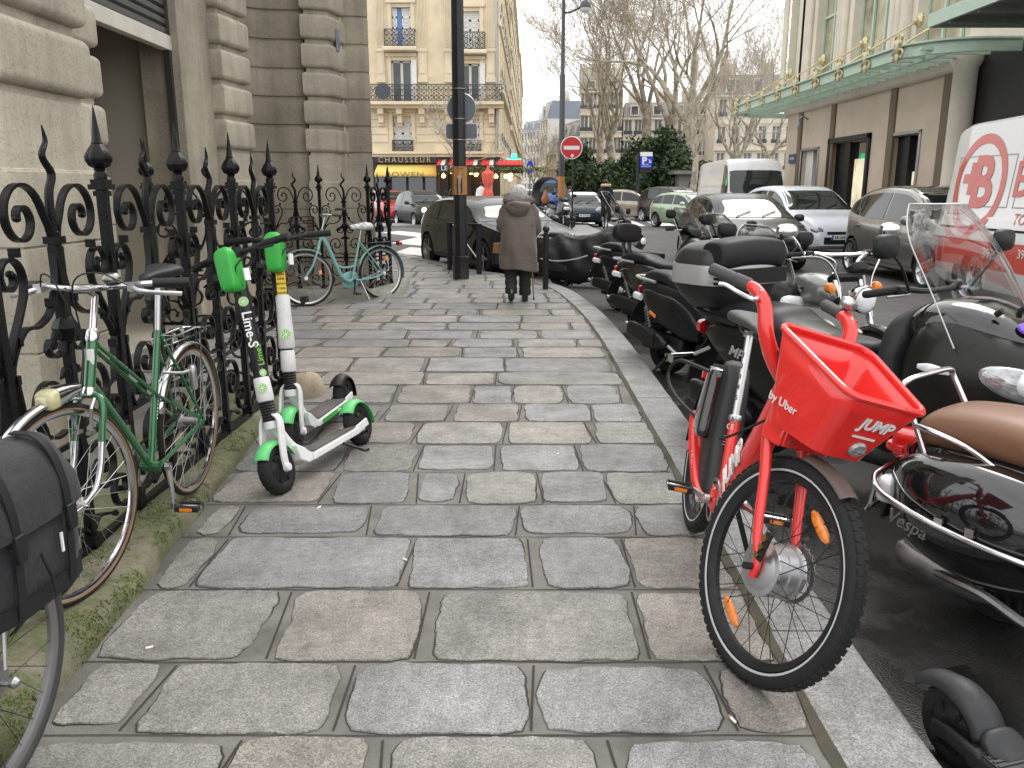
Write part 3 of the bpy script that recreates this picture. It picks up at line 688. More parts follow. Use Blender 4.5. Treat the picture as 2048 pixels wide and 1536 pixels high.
for u in (763, 800, 845, 897, 940, 983):
    m = MB(); a = px(u, 216)[0]; z1 = px(u, 217)[1]; m.box(a-.17, a+.17, Y0-.62, Y0, z1-.35, z1); m.box(a-.14, a+.14, Y0-.35, Y0, z1-.8, z1-.35); m.box(a-.13, a+.13, Y0-.2, Y0, z1-.95, z1-.8); m.build('console', HSL, hb, bev=.04)
for i, h in enumerate(holes):
    wd, ht = h[1]-h[0], h[3]-h[2]; m = MB(); y = Y0+.25
    if i in (2, 3):
        m.box(h[0], h[0]+.07, y-.05, y, h[2], h[3]); m.box(h[1]-.07, h[1], y-.05, y, h[2], h[3]); c = (h[0]+h[1])/2; m.box(c-.07, c+.07, y-.05, y, h[2], h[3]); m.box(h[0], h[1], y-.05, y, h[3]-.1, h[3])
        wn_ = m.build('window', WFR, hb, flat=True); g2 = MB(); g2.box(h[0], h[1], y+.002, y+.03, h[2], h[3]); g2.build('pane', M('curtained_glass', (.10, .115, .115), .06, var=.4, vs=1.2), wn_)
        s2 = MB(); s2.box(h[1]+.02, h[1]+.3, Y0-.16, Y0-.1, h[2], h[3]); s2.box(h[0]-.06, h[0]-.01, Y0-.3, Y0-.06, h[2], h[3]); s2.build('shutter', SHW, wn_)
    else:
        gap = .28 if i == 0 else .02
        for a, b in ((h[0]+.02, (h[0]+h[1])/2-gap/2-.1*(i == 0)), ((h[0]+h[1])/2+gap/2-.1*(i == 0), h[1]-.02)):
            m.box(a, b, y-.04, y-.01, h[2], h[3])
            for k in range(4): q = h[2]+ht*k/4; m.box(a, b, y-.07, y-.04, q, q+.1)
            m.box(a, a+.06, y-.07, y-.04, h[2], h[3]); m.box(b-.06, b, y-.07, y-.04, h[2], h[3])
            z = h[2]+.13
            while z < h[3]-.05: m.obox(((a+b)/2, y-.05, z), (b-a-.1, .03, .012), rx=.6); z += .075
        wn_ = m.build('window', SHW, hb, flat=True); g2 = MB(); g2.box(h[0], h[1], y+.01, y+.03, h[2], h[3]); g2.build('pane', M('blue_blind', (.12, .22, .5), .3) if i == 0 else DARK, wn_)
def balcony(x0, x1, z0, z1, dy, big=False):
    m = MB(); y = Y0-dy; L_ = x1-x0
    m.box(x0, x1, y-.03, y+.02, z1-.05, z1); m.box(x0, x1, y-.02, y+.01, z0+.03, z0+.07); m.box(x0, x1, y-.015, y+.01, z0+.62*(z1-z0), z0+.62*(z1-z0)+.03)
    for s in (x0, x1): m.box(s-.02, s+.02, y, Y0-.01, z1-.05, z1); m.box(s-.02, s+.02, y-.02, y+.02, z0, z1)
    n = int(L_/.13)
    for k in range(n+1): a = x0+L_*k/n; m.box(a-.011, a+.011, y-.01, y+.01, z0+.04, z1-.03)
    n = int(L_/.26)
    for k in range(n): a = x0+L_*(k+.5)/n; m.torus((a, y, z0+.78*(z1-z0)), (0, 1, 0), .1, .018, 12, 4); m.torus((a, y, z0+.45*(z1-z0)), (0, 1, 0), .1, .015, 12, 4); m.torus((a, y, z0+.22*(z1-z0)), (0, 1, 0), .1, .02, 12, 4)
    return m
def slab_(x0, x1, z, dy): m = MB(); m.box(x0-.1, x1+.1, Y0-dy-.1, Y0, z-.22, z); m.build('balcony_slab', HSL, hb, bev=.05)
for u0, u1, v0, v1 in ((772, 831, 61, 96), (907, 970, 67, 102)):
    x0, x1, z0, z1 = rect(u0, v0, u1, v1); balcony(x0, x1, z0, z1, .55).build('balcony_railing', BALC, hb, flat=True); slab_(x0, x1, z0, .55)
x0, x1, z0, z1 = rect(738, 172, 997, 206); bl = balcony(x0, x1+.2, z0, z1, .95); bl.build('balcony_railing', BALC, hb, flat=True)
m = MB(); c = px(771, 187); m.lathe([(.42, 0), (.42, .03)], (c[0], Y0-1.02, c[1]), (0, 1, 0), 24); md = m.build('balcony_medallion', BALC, hb)
for u0, u1 in ((788, 824), (924, 960)): x0, x1, z0, z1 = rect(u0-2, 280, u1+2, 303); balcony(x0, x1, z0, z1, .12).build('balcony_railing', BALC, hb, flat=True)
m = MB(); a = px(993, 200)[0]; m.cyl((a, Y0-.12, zsh), (a, Y0-.12, ZT-1), .07, 8); m.build('drainpipe', STEEL, hb)
# shopfronts
SIGNB = M('sign_board', (.022, .018, .016), .4); GOLDT = M('gilt_lettering', (.42, .33, .19), .4, .4)
m = MB(); zf = -.05
m.box(X0, px(876, 330)[0], Y0-.1, Y0+.3, zf, zsh); x0, x1, z0, z1 = rect(752, 314, 876, 327); m.box(x0, x1, Y0-.35, Y0-.1, z0, z1)
sf = m.build('shoe_shop_front', SIGNB, hb, bev=.02)
text('CHAUSSEUR', .42, GOLDT, sf, frame(((x0+x1)/2-.1, Y0-.36, (z0+z1)/2), (1, 0, 0), (0, 0, 1)), sx=.95, sp=1.45, ext=.01)
m = MB()
for k in range(4): a = X0+.3+k*.93; m.box(a, a+.78, Y0-.13, Y0-.1, .5, 2.2)
m.build('shop_window', GLS, hb)
m = MB(); x0, x1, z0, z1 = rect(758, 329, 874, 354); zm = px(800, 346)[1]; YE = M('yellow_canvas', (.80, .58, .16), .8, var=.06, vs=2)
y1 = Y0-1.5; fx = .2
m.add([(x0, Y0-.2, z1), (x1, Y0-.2, z1), (x1+.0, y1, zm), (x0, y1, zm)], [(0, 1, 2, 3)]); m.add([(x0, y1, zm), (x1, y1, zm), (x1, y1-.02, z0), (x0, y1-.02, z0)], [(0, 1, 2, 3)])
for q in (x0, x1): m.add([(q, Y0-.2, z1), (q, y1, zm), (q, y1, z0), (q, Y0-.2, z0)], [(0, 1, 2, 3)])
aw = m.build('yellow_awning', YE, None, thick=.015); tag(aw, 'yellow canvas shop awning with a lettered valance under the dark sign', 'awning')
text('BOWEN', .36, M('awning_letter', (.25, .17, .07), .7), aw, frame(((x0+x1)/2, y1-.035, (z0+zm)/2), (1, 0, 0), (0, 0, 1)), sx=1.5, sp=1.1, ext=.004)
# cafe
m = MB(); x0, x1 = px(878, 330)[0], px(1000, 330)[0]; zc = px(900, 332)[1]
holed(m, x0, x1, zf, zsh, [(x0+.5, x0+1.5, 0, zc-.3), (x0+1.8, x0+3.0, 0, zc-.3)], Y0-.05, .4); m.box(x0, x1, Y0+.36, Y0+.5, zf, zsh); cf = m.build('cafe_front', SIGNB, hb)
text('LE D', .34, WHT, cf, frame((x0+.62, Y0-1.75, zc-.17), (1, 0, 0), (0, 0, 1)), ext=.01, sx=1.1)
text('12', .34, WHT, cf, frame((x1-.45, Y0-1.75, zc-.17), (1, 0, 0), (0, 0, 1)), ext=.01)
RED = M('red_canvas', (.62, .035, .03), .75, var=.1); m = MB(); m.box(x0, x1+1.3, Y0-1.73, Y0-1.69, zc-.42, zc+.0); m.build('fascia', SIGNB, cf)
aw = MB(); z1 = px(900, 320)[1]; n = 21
for k in range(n):
    a, b = x0+(x1+1.2-x0)*k/n, x0+(x1+1.2-x0)*(k+1)/n; aw.mi = 1 if k % 4 == 2 else (2 if k % 4 == 1 else 0)
    if k > 15: aw.mi = 0
    aw.add([(a, Y0-.3, z1), (b, Y0-.3, z1), (b, Y0-1.72, zc), (a, Y0-1.72, zc)], [(0, 1, 2, 3)])
o = aw.build('striped_awning', [RED, SIGNB, M('cream_canvas', (.7, .66, .58), .8)], None, thick=.02); tag(o, 'red striped cafe awning above string of warm lamps', 'awning')
m = MB(); lf = random.Random(3)
GAR = M('garland_leaf', (.16, .17, .05), .8, var=.5, vs=3)
for k in range(520):
    a = x0+.7+lf.random()*(x1+1.9-x0); z = zc-.12-abs(lf.gauss(0, .13)); y = Y0-1.85+lf.gauss(0, .07); c = V((a, y, z)); d = V((lf.gauss(0, 1), lf.gauss(0, 1), lf.gauss(0, 1))).normalized()*.07; e_ = d.cross(V((lf.gauss(0, 1), 1, lf.gauss(0, 1)))).normalized()*.05
    m.add([c-d, c+e_, c+d, c-e_], [(0, 1, 2, 3)])
tag(m.build('leaf_garland', GAR, None, flat=True), 'yellowish leafy garland strung along the edge of the red cafe awning', 'garland')
for i, (u, v) in enumerate([(887, 352), (902, 343), (942, 345), (952, 349), (957, 344), (970, 349), (992, 353), (1012, 353), (1020, 358), (1021, 350)]):
    m = MB(); c = P(u, v, Y0-1.2); m.ball(c, .11, 10, 6); m.cyl(c+V((0, 0, .1)), c+V((0, 0, .35)), .02, 6)
    o = m.build('hanging_lamp', BULB); tag(o, 'small warm lamp hanging in front of the dark cafe front', 'lamp', 'warm lamps under the cafe awning')
# parasol, waiter, terrace
um = thing('closed_parasol', 'closed red parasol standing on the cafe terrace', 'parasol', P(976, 400, Y0-3)); c = P(976, 331, Y0-3); h = c.z-um.location.z; s = .0283
m = MB(); m.blob([(.0, 0, 0, .24, .2), (.35, 0, 0, .25, .2), (.62, 0, 0, .14, .12), (.9, 0, 0, .24, .2), (1.3, 0, 0, .30, .24), (h-.35, 0, 0, .27, .2), (h-.25, 0, 0, .12, .1), (h, 0, 0, .03, .03)], 22, 5, 'z', 2)
for i, p in enumerate(m.v): a = math.atan2(p[1], p[0]); k = 1+.16*math.sin(a*7); m.v[i] = (p[0]*k, p[1]*k, p[2])
m.build('canopy', M('faded_red_canvas', (.72, .13, .10), .85, var=.12), um); m = MB(); m.cyl((0, 0, -.6), (0, 0, .1), .03); m.build('pole', SIGNB, um)
# pharmacy cross
pc = P(1028, 322, Y0+2); m = MB()
for a, b in ((.42, .14), (.14, .42)): m.box(pc.x-a, pc.x+a, pc.y-.07, pc.y+.07, pc.z-b, pc.z+b+.0)
m.T = None; tag(m.build('pharmacy_cross', M('green_neon', (.05, .9, .45), emit=1.6, var=0, rv=0)), 'glowing green pharmacy cross at the corner past the cafe', 'sign')
# receding side of the street
WINM = None; GRYS = wall_stone('grey_facade', (.62, .56, .47), .15)
def facade(name, label, p0, p1, h, floors, bays, mat=HST, z0=-.1, rs=1, roof=2.6, win=(.95, 1.9), deep=10, blank=False, group=None):
    a, b = V((*p0, 0)), V((*p1, 0)); Lx = (b-a).length; rt = thing(name, label, 'building', (a.x, a.y, z0), math.atan2(b.y-a.y, b.x-a.x), group)
    fh = h/floors; hs = []
    for f in range(floors):
        for k in range(bays):
            c = Lx*(k+.5)/bays; hs.append((c-win[0]/2, c+win[0]/2, f*fh+fh*.22, f*fh+fh*.22+min(win[1], fh*.68)))
    if blank: hs = []
    m = MB(); holed(m, 0, Lx, 0, h, hs, 0, .3); m.box(0, Lx, .5, deep, 0, h-.03); m.box(-.01, .03, .0, deep, 0, h); m.box(Lx-.03, Lx+.01, .0, deep, 0, h)
    m.build('wall', mat, rt, norm=False)
    m = MB()
    for f in range(1, floors+1): m.box(-.1, Lx+.1, -.25 if f in (floors, 2) else -.1, .02, f*fh-.16, f*fh)
    m.build('string_course', HSL if mat is HST else mat, rt)
    for i, q in enumerate(hs):
        if i > 70: break
        m = MB(); m.box(q[0], q[1], .2, .24, q[2], q[3]); m.mi = 1
        for s in (q[0], (q[0]+q[1])/2-.04, q[1]-.08): m.box(s, s+.08, .15, .2, q[2], q[3])
        m.box(q[0]-.1, q[1]+.1, -.1, .02, q[2]-.12, q[2]); m.mi = 2
        m.box(q[0]-.05, q[1]+.05, -.12, -.08, q[2], q[2]+.45)
        m.build('window', [M('far_glass', (.17, .17, .165), .15, var=.3) if mat is GRYS else GLS, WFR, BALC if rs % 2 else HSL], rt, flat=True)
    if roof:
        m = MB(); m.loft([[V((0, .1, h)), V((Lx, .1, h)), V((Lx, deep, h)), V((0, deep, h))], [V((.2, 1.1, h+roof)), V((Lx-.2, 1.1, h+roof)), V((Lx-.2, deep-1, h+roof)), V((.2, deep-1, h+roof))]]); r = m.build('roof', ROOFG if mat is GRYS else ZINC, rt, flat=True)
        q = random.Random(rs)
        for k in range(max(2, bays//2)):
            x = Lx*(k+.5)/max(2, bays//2); d = MB(); d.box(x-.55, x+.55, .1, 1.2, h+.3, h+roof*.8); d.mi = 1; d.box(x-.4, x+.4, .07, .1, h+.45, h+roof*.72); d.build('dormer', [mat, GLS], r)
        for k in range(3):
            x = Lx*(k+.2+q.random()*.5)/3; d = MB(); d.box(x-.9, x+.9, deep*.4, deep*.4+.6, h, h+roof+1.6)
            for j in range(5): d.cyl((x-.7+j*.35, deep*.4+.3, h+roof+1.6), (x-.7+j*.35, deep*.4+.3, h+roof+2.1), .12, 6)
            d.build('chimney', mat, r)
    return rt
facade('street_building', 'long cream facade receding down the street behind the cafe corner', (X1+.02, Y0+.02), (X1+.55, 72), 20.5, 6, 7, rs=1, deep=.55, roof=0)
facade('street_building', 'second receding facade beyond the cream corner building', (X1+.6, 72), (X1+1.6, 120), 19, 6, 12, rs=3)
facade('street_building', 'third receding facade closing the left side of the far street', (X1+1.7, 120), (X1+2.8, 175), 19.5, 6, 12, rs=5)
ROOFG = M('grey_brown_roof', (.26, .245, .225), .6, var=.15); PALE = wall_stone('pale_facade', (.62, .60, .56), .08); TANW = wall_stone('tan_gable', (.40, .36, .28), .1)
def at(u, Y): return (P(u, 370, Y).x, Y)
facade('far_building', 'pale far building with blue slate mansard at the end of the left street', at(1042, 215), at(1084, 205), 15, 5, 7, PALE, rs=2)
facade('far_building', 'tall pale far building with bare tan gable wall left of the lamp post', at(1080, 178), at(1094, 172), 15, 5, 3, PALE, rs=4, roof=3.5)
facade('far_gable', 'bare tan gable end rising behind the lower far houses', at(1087, 176), at(1122, 174), 17, 5, 4, TANW, rs=4, roof=0, blank=True)
facade('far_building', 'low white far house with grey roof beside the lamp post', at(1092, 150), at(1112, 140), 7.2, 3, 4, PALE, rs=6, roof=2.6)
facade('far_building', 'white far building partly hidden by the no entry sign', at(1112, 132), at(1150, 120), 8.6, 3, 6, PALE, rs=8, roof=2.4)
facade('square_building', 'tall beige building with stepped corner behind the left plane trees', at(1158, 106), at(1240, 105.5), 13.0, 5, 5, GRYS, rs=7, roof=1.6)
facade('square_building', 'long beige apartment building behind the plane trees and white van', at(1243, 110), at(1420, 109), 10.2, 4, 9, GRYS, rs=9, roof=2.0)
facade('square_building', 'beige building with chimneys seen left of the hotel canopy', at(1424, 101), at(1640, 100), 12, 4, 8, GRYS, rs=11, roof=2.4)
# ---------------------------------------------------------------- hotel on the right
ht = thing('hotel_building', 'brown rendered hotel facade with tall green framed windows on the right side of the street', 'building')
HX = 10.0
def Q(u, v, X=HX):
    d = ray(u, v); t = X/d.x; return V((X, d.y*t, CH+d.z*t))
HBR = wall_stone('hotel_render', (.53, .44, .35), .1); HCR = wall_stone('hotel_stone', (.60, .55, .46), .1); HDK = wall_stone('hotel_pilaster', (.16, .115, .08), .1); GREEN = M('verdigris_paint', (.42, .54, .44), .45, var=.1)
shops = [((1604, 301), (1637, 384)), ((1664, 283), (1738, 395)), ((1786, 270), (1840, 390))]
sh_ = []
for (u0, v0), (u1, v1) in shops:
    a, b = Q(u0, v0), Q(u1, v0); zt = (a.z+b.z)/2; sh_.append((min(a.y, b.y), max(a.y, b.y), .25, zt))
T = lambda x, y, z: (HX+y, x, z)                      # wall sheet along Y, reveals go to +X
ym, yM = Q(1900, 300).y, 31.0; zc = 4.02
m = MB(); holed(m, ym, yM, -.1, zc, sh_, 0, .4, T); m.box(HX+.9, HX+9, 6, yM, -.1, 11)
arc = [V((HX+2.6-2.6*math.cos(a), yM+2.6*math.sin(a), 0)) for a in [i*pi/2/8 for i in range(9)]]
m.loft([[p+V((0, 0, -.1)) for p in arc], [p+V((0, 0, zc)) for p in arc]], cap=False, wrap=False); m.build('wall', HBR, ht, norm=False, ang=30)
for cx in (1599, 1663, 1780, 1884):
    m = MB(); y = Q(cx, 300).y; m.box(HX-.05, HX+.02, y-.17, y+.17, -.1, zc); m.build('pilaster', HDK, ht)
m = MB(); y = Q(1922, 300).y; m.lathe([(.30, -.1), (.30, .3), (.26, .35), (.25, 4.0), (.34, 4.15), (.34, 4.3)], (HX-.1, y, 0), n=20); m.build('column', HCR, ht)
m = MB(); y0 = Q(1917, 200).y
path = [V((HX, y0, 0)), V((HX, yM, 0))]+arc[1:]; rings = []
for i, p in enumerate(path):
    d = (path[min(i+1, len(path)-1)]-path[max(i-1, 0)]).normalized(); q = V((-d.y, d.x, 0))
    rings.append([p-q*.02+V((0, 0, 3.98))]+[p+q*a+V((0, 0, z)) for a, z in ((.06, 3.98), (.14, 4.05), (.16, 4.16), (.24, 4.22), (.24, 4.3))]+[p-q*.02+V((0, 0, 4.3))])
m.loft(rings); m.build('cornice', HCR, ht, ang=50)
for i, (a, b, c, d) in enumerate(sh_):
    m = MB(); bl_ = i == 1; k = .16 if bl_ else .09
    for q in ((a-k, a, c, d+k), (b, b+k, c, d+k), (a-k, b+k, d, d+k)): m.box(HX-.08 if bl_ else HX-.04, HX+.05, *q)
    fr_ = m.build('shop_window', BLK if bl_ else STEEL, ht, bev=.015)
    m = MB(); m.box(HX+.30, HX+.32, a, b, c, d); m.build('pane', GLS, fr_)
    m = MB(); m.box(HX+.16, HX+.30, a+.02+(b-a)*.55*(1 if i != 1 else 1.1), b, c, d); m.build('blind', BLK if i else SHW, fr_)
# cream display panels inside the panes, shop lighting put in as their glow
m = MB(); a, b, c, d = sh_[1]; m.box(HX+.26, HX+.295, a+.05, a+(b-a)*.55, c+.2, d-.5); DSP = M('cream_display', (.85, .78, .55), .6, var=.5, vs=2.5, emit=.25); m.build('window_display', DSP, ht); m = MB(); a, b, c, d = sh_[2]; m.box(HX+.26, HX+.295, a+.05, a+(b-a)*.5, c+.2, d-.9); m.build('window_display', DSP, ht)
# upper floor
uw = [(1574, 1604), (1626, 1664), (1697, 1768), (1822, 1930)]
hs = [(min(Q(a, 60).y, Q(b, 60).y), max(Q(a, 60).y, Q(b, 60).y), 4.75, 8.6) for a, b in uw]
m = MB(); holed(m, 9, yM, 4.3, 11, hs, .12, .5, T)
m.loft([[p+V((.12, 0, 4.3)) for p in arc], [p+V((.12, 0, 11)) for p in arc]], cap=False, wrap=False); m.build('upper_wall', HCR, ht, norm=False, ang=30)
for (u, s) in ((1569, .2), (1614, .28), (1680, .34), (1795, .5)):
    m = MB(); y = Q(u, 60).y
    for k in (-1, 0, 1): m.cyl((HX+.05, y+k*s*.7, 4.5), (HX+.05, y+k*s*.7, 9), s*.32, 10)
    m.box(HX-.1, HX+.15, y-s*1.2, y+s*1.2, 4.3, 4.62); m.build('engaged_column', HCR, ht)
for a, b, c, d in hs:
    m = MB(); n = 2 if b-a < 2.2 else 3; x = HX+.42
    for k in range(n+1): q = a+(b-a)*k/n; m.box(x-.06, x, q-.045, q+.045, c, d)
    for z in (c, c+.55*(d-c), d-.08): m.box(x-.05, x, a, b, z, z+.08)
    fr_ = m.build('window', GREEN, ht); m = MB(); m.box(x+.01, x+.03, a, b, c, d); m.build('pane', M('draped_glass', (.38, .35, .25), .05, var=.6, vs=.8, spec=.9), fr_)
# canopy: fascia, glazed ribs, ornaments, tie rods
CX, CZ = 8.2, 4.22; ya, yb = 17.6, 31.6; GLP = M('canopy_glass', (.85, .93, .89), .3, var=.1, vs=1.5, trans=.9, alpha=.45); GOLD = M('gilt_iron', (.52, .45, .26), .4, .35, var=.2)
cn = thing('glass_canopy', 'pale green iron and glass canopy with gilt ornaments along the hotel wall', 'canopy')
ctr = cr([(CX+1.9, ya-.1), (CX+.9, ya-.05), (CX+.2, ya+.5), (CX, ya+1.6), (CX, 24), (CX, yb-.6), (CX+.3, yb+.9), (CX+1.3, yb+1.9), (CX+2.8, yb+2.3)], 6)
m = MB(); m.bar([(x, y, CZ) for x, y in ctr], .24, .07, (0, 0, 1)); m.bar([(x-.03, y, CZ+.13) for x, y in ctr], .04, .16, (0, 0, 1)); m.build('fascia', GREEN, cn)
m = MB(); y = ya+.3
while y < yb+1.6:
    xs = [x for x, yy in ctr if abs(yy-y) < .8] or [CX]; x = min(xs); m.box(x+.04, HX, y-.035, y+.035, CZ-.045, CZ+.02); y += .56
m.box(8.9, 8.96, ya+.2, yb+1.5, CZ-.09, CZ+.0); m.build('rib', GREEN, cn)
m = MB(); m.plan([(x+.02, y) for x, y in ctr]+[(HX+.1, yb+1), (HX+.1, ya)], CZ+.03, CZ+.05); m.build('glass', GLP, cn)
orn = MB()
for s in (-1, 1):
    orn.tube(cr([(0, 0, .0), (0, s*.12, .05), (0, s*.24, -.02), (0, s*.22, -.12), (0, s*.13, -.1)], 4), .025, 6); orn.tube(cr([(0, 0, .1), (0, s*.1, .2), (0, s*.18, .28), (0, s*.09, .33)], 4), .025, 6); orn.ball((0, s*.1, .18), (.05, .06, .09), 8, 5)
orn.ball((0, 0, .1), (.06, .09, .16), 10, 6); orn.lathe([(.02, -.22), (.06, -.12), (.02, 0)], n=8); orn.tube([(0, 0, .2), (0, 0, .42)], [.04, .012], 6)
o0 = None; ys = [18.6+i*1.62 for i in range(9)]
for i, y in enumerate(ys):
    if o0 is None: o0 = orn.build('ornament', GOLD, cn); o = o0
    else: o = o0.copy(); COL.objects.link(o)
    o.location = (CX-.07, y, CZ+.02)
for i, y in enumerate(ys):
    if i % 2 == 0:
        m = MB(); a = V((CX, y, CZ+.15)); b = V((HX, y, CZ+1.25)); m.cyl(a, b, .022, 6); m.cyl(a+V((0, .1, 0)), b+V((0, .1, 0)), .018, 6); m.build('tie_rod', GOLD, cn)
        m = MB(); m.lathe([(.02, -.10), (.13, -.06), (.15, 0), (.10, .05), (.03, .08)], b, (-1, 0, .1), 18, 9, .25); m.ball(b+V((-.09, 0, -.02)), (.06, .07, .09), 8, 6); m.build('lion_mask', GOLD, cn)
cn2 = thing('glass_canopy', 'deep flat grey green canopy above the dark hotel entrance at upper right', 'canopy'); m = MB()
m.box(7.9, 7.98, 8.5, 16.9, 4.42, 4.66); m.box(7.98, 10.4, 16.82, 16.9, 4.42, 4.66); m.build('fascia', GREEN, cn2)
m = MB(); m.box(7.98, 10.4, 8.5, 16.82, 4.5, 4.55)
for k in range(8): m.box(7.98, 10.4, 9.2+k, 9.28+k, 4.38, 4.5)
m.build('soffit', M('soffit_grey', (.24, .25, .24), .6), cn2)
m = MB(); m.box(HX+.15, HX+.3, 9, ym-.5, -.1, 4.4); m.build('entrance_recess', DARK, ht); m = MB(); m.box(HX+.0, HX+.13, 14.5, 14.7, -.1, 4.4); m.box(HX, HX+.13, 12.2, 12.4, -.1, 4.4); m.build('entrance_frame', BLK, ht)
sg = MB(); p = Q(1584, 317); sg.box(HX-.0, HX+.0, 0, 0, 0, 0) if False else None
a, b = Q(1580, 309, HX-.03), Q(1592, 326, HX-.03); sg.box(HX-.07, HX-.04, min(a.y, b.y), max(a.y, b.y), b.z, a.z)
o = sg.build('street_sign', M('enamel_blue', (.02, .05, .14), .3)); tag(o, 'dark blue enamel street name plate on the brown hotel wall', 'sign')
text('RUE DE SEVRES', .12, WHT, o, frame((HX-.075, (a.y+b.y)/2, (a.z+b.z)/2), (0, -1, 0), (0, 0, 1)), ext=.003, sx=.55)
m = MB(); c = Q(1598, 245, HX-.3); m.tube(cr([c+V((.3, 0, .1)), c+V((.1, 0, .2)), c+V((0, 0, .1)), c], 4), .025, 6); m.lathe([(.09, -.2), (.11, -.05), (.08, 0)], c, n=12); tag(m.build('security_camera', STEEL), 'grey dome security camera on a bracket on the hotel wall', 'camera')
# ---------------------------------------------------------------- bare plane trees
def bark_mat(name, a, b_, vs):
    m = M(name, a, .85, var=.3, vs=vs, bump=.4, bs=14); nt = m.node_tree; L = nt.links.new; b = nt.nodes['Principled BSDF']; src = b.inputs['Base Color'].links[0].from_socket
    tc = node(nt, 'ShaderNodeTexCoord'); n = node(nt, 'ShaderNodeTexNoise', i_Scale=vs*1.6, i_Detail=3); L(tc.outputs['Object'], n.inputs['Vector'])
    r = node(nt, 'ShaderNodeMapRange'); r.inputs[1].default_value = .50; r.inputs[2].default_value = .56; L(n.outputs[0], r.inputs[0])
    x = node(nt, 'ShaderNodeMixRGB'); x.inputs[2].default_value = (*b_, 1); L(r.outputs[0], x.inputs[0]); L(src, x.inputs[1]); L(x.outputs[0], b.inputs['Base Color']); return m
BARK = bark_mat('plane_bark', (.40, .355, .275), (.26, .225, .17), 1.6); TWIG = M('twig_bark', (.40, .35, .28), .85, var=.3, vs=1)
def bare_tree(label, base, H, seed, trunk_r, trunk_h, spread=1.0, lean=0, levels=6, name='plane_tree', group=None, density=1.0, up=.30):
    q = random.Random(seed); rt = thing(name, label, 'tree', base, 0, group); tr = MB(); tw = MB()
    def grow(p, d, r, ln, lv):
        n = 4 if lv > 2 else 3; pts = [p]; rs = [r]; dd = d.copy()
        for i in range(n):
            dd = (dd+V((q.gauss(0, .13), q.gauss(0, .13), q.gauss(0, .10)+up*.14))).normalized()
            pts.append(pts[-1]+dd*ln/n); rs.append(max(.011, r*(1-.42*(i+1)/n)))
        m = tr if lv >= levels-2 else tw
        m.tube(pts, rs, 8 if lv >= levels-1 else (5 if lv > 1 else 3), cap=False)
        if lv <= 0: return
        k = q.choice((2, 3)) if lv > 1 else 3
        for j in range(int(k*density+.5)+(lv <= 2)):
            i = n if j == 0 else q.randint(1, n)
            a = q.uniform(0, 2*pi); tl = q.uniform(.35, .85)*spread if j else q.uniform(.1, .35)
            h = V((math.cos(a), math.sin(a), q.uniform(-.1, .45))); h = (h-dd*h.dot(dd)).normalized()
            nd = (dd*math.cos(tl)+h*math.sin(tl)).normalized()
            grow(pts[i], nd, rs[i]*q.uniform(.55, .78), ln*q.uniform(.62, .88), lv-1)
    top = V((lean, 0, trunk_h))
    pts = [V((0, 0, -.2)), V((lean*.2+q.gauss(0, .05), 0, trunk_h*.3)), V((lean*.6, q.gauss(0, .1), trunk_h*.65)), top]
    tr.tube(cr([tuple(p) for p in pts], 4), [trunk_r*(1.25-.45*i/12) for i in range(13)], 10)
    nb = q.choice((4, 5))
    for j in range(nb):
        a = 2*pi*(j+q.random()*.5)/nb; tl = q.uniform(.25, .75)*spread
        grow(top-V((0, 0, q.uniform(0, .18)*trunk_h)), V((math.cos(a)*math.sin(tl), math.sin(a)*math.sin(tl), math.cos(tl))), trunk_r*.42, (H-trunk_h)*.34, levels)
    tr.build('trunk', BARK, rt, ang=80, norm=False); tw.build('crown', TWIG, rt, ang=80, norm=False, flat=True)
    return rt
TG = 'bare plane trees in the square'
def gp(u, Y): p = P(u, 300, Y); return (p.x, Y, -.1)
bare_tree('largest bare plane tree with thick pale trunk forking low behind the dark bushes', gp(1378, 56), 20, 11, .52, 6.0, .95, group=TG)
bare_tree('tall bare plane tree with straight trunk rising left of the blue parking sign', gp(1292, 62), 21, 23, .40, 7.2, .75, group=TG)
bare_tree('bare plane tree with slender leaning trunk behind the bushes near the street lamp', gp(1236, 66), 20, 37, .36, 5.5, .8, lean=-.7, group=TG)
bare_tree('bare plane tree with knotted trunk between the two tallest trunks', gp(1335, 60), 19, 41, .42, 6.5, .85, lean=.3, group=TG)
bare_tree('leftmost bare plane tree in the square, nearest the far street', gp(1200, 76), 19, 53, .35, 6, .8, group=TG)
bare_tree('bare plane tree standing behind the white van, low spreading branches', gp(1475, 74), 17, 67, .38, 4, 1.0, group=TG)
bare_tree('bare plane tree beside the hotel canopy tip', gp(1540, 80), 17, 71, .35, 4.5, 1.0, group=TG)
bare_tree('young thin bare tree in front of the grey kiosk', gp(1392, 44), 9, 83, .17, 3.4, .9, levels=4, name='young_tree')
bare_tree('small bare tree with thin spreading twigs before the cream building, behind the black lamppost', (P(915, 300, 42).x, 42, -.1), 6.6, 91, .07, 2.6, 1.25, levels=4, name='young_tree', density=.9, up=.1)
bare_tree('small bare street tree beyond the cafe corner', gp(1082, 85), 8, 97, .14, 2.5, .9, levels=4, name='young_tree')
bare_tree('small bare street tree farther down the left street', gp(1068, 110), 8, 101, .14, 2.5, .9, levels=3, name='young_tree')
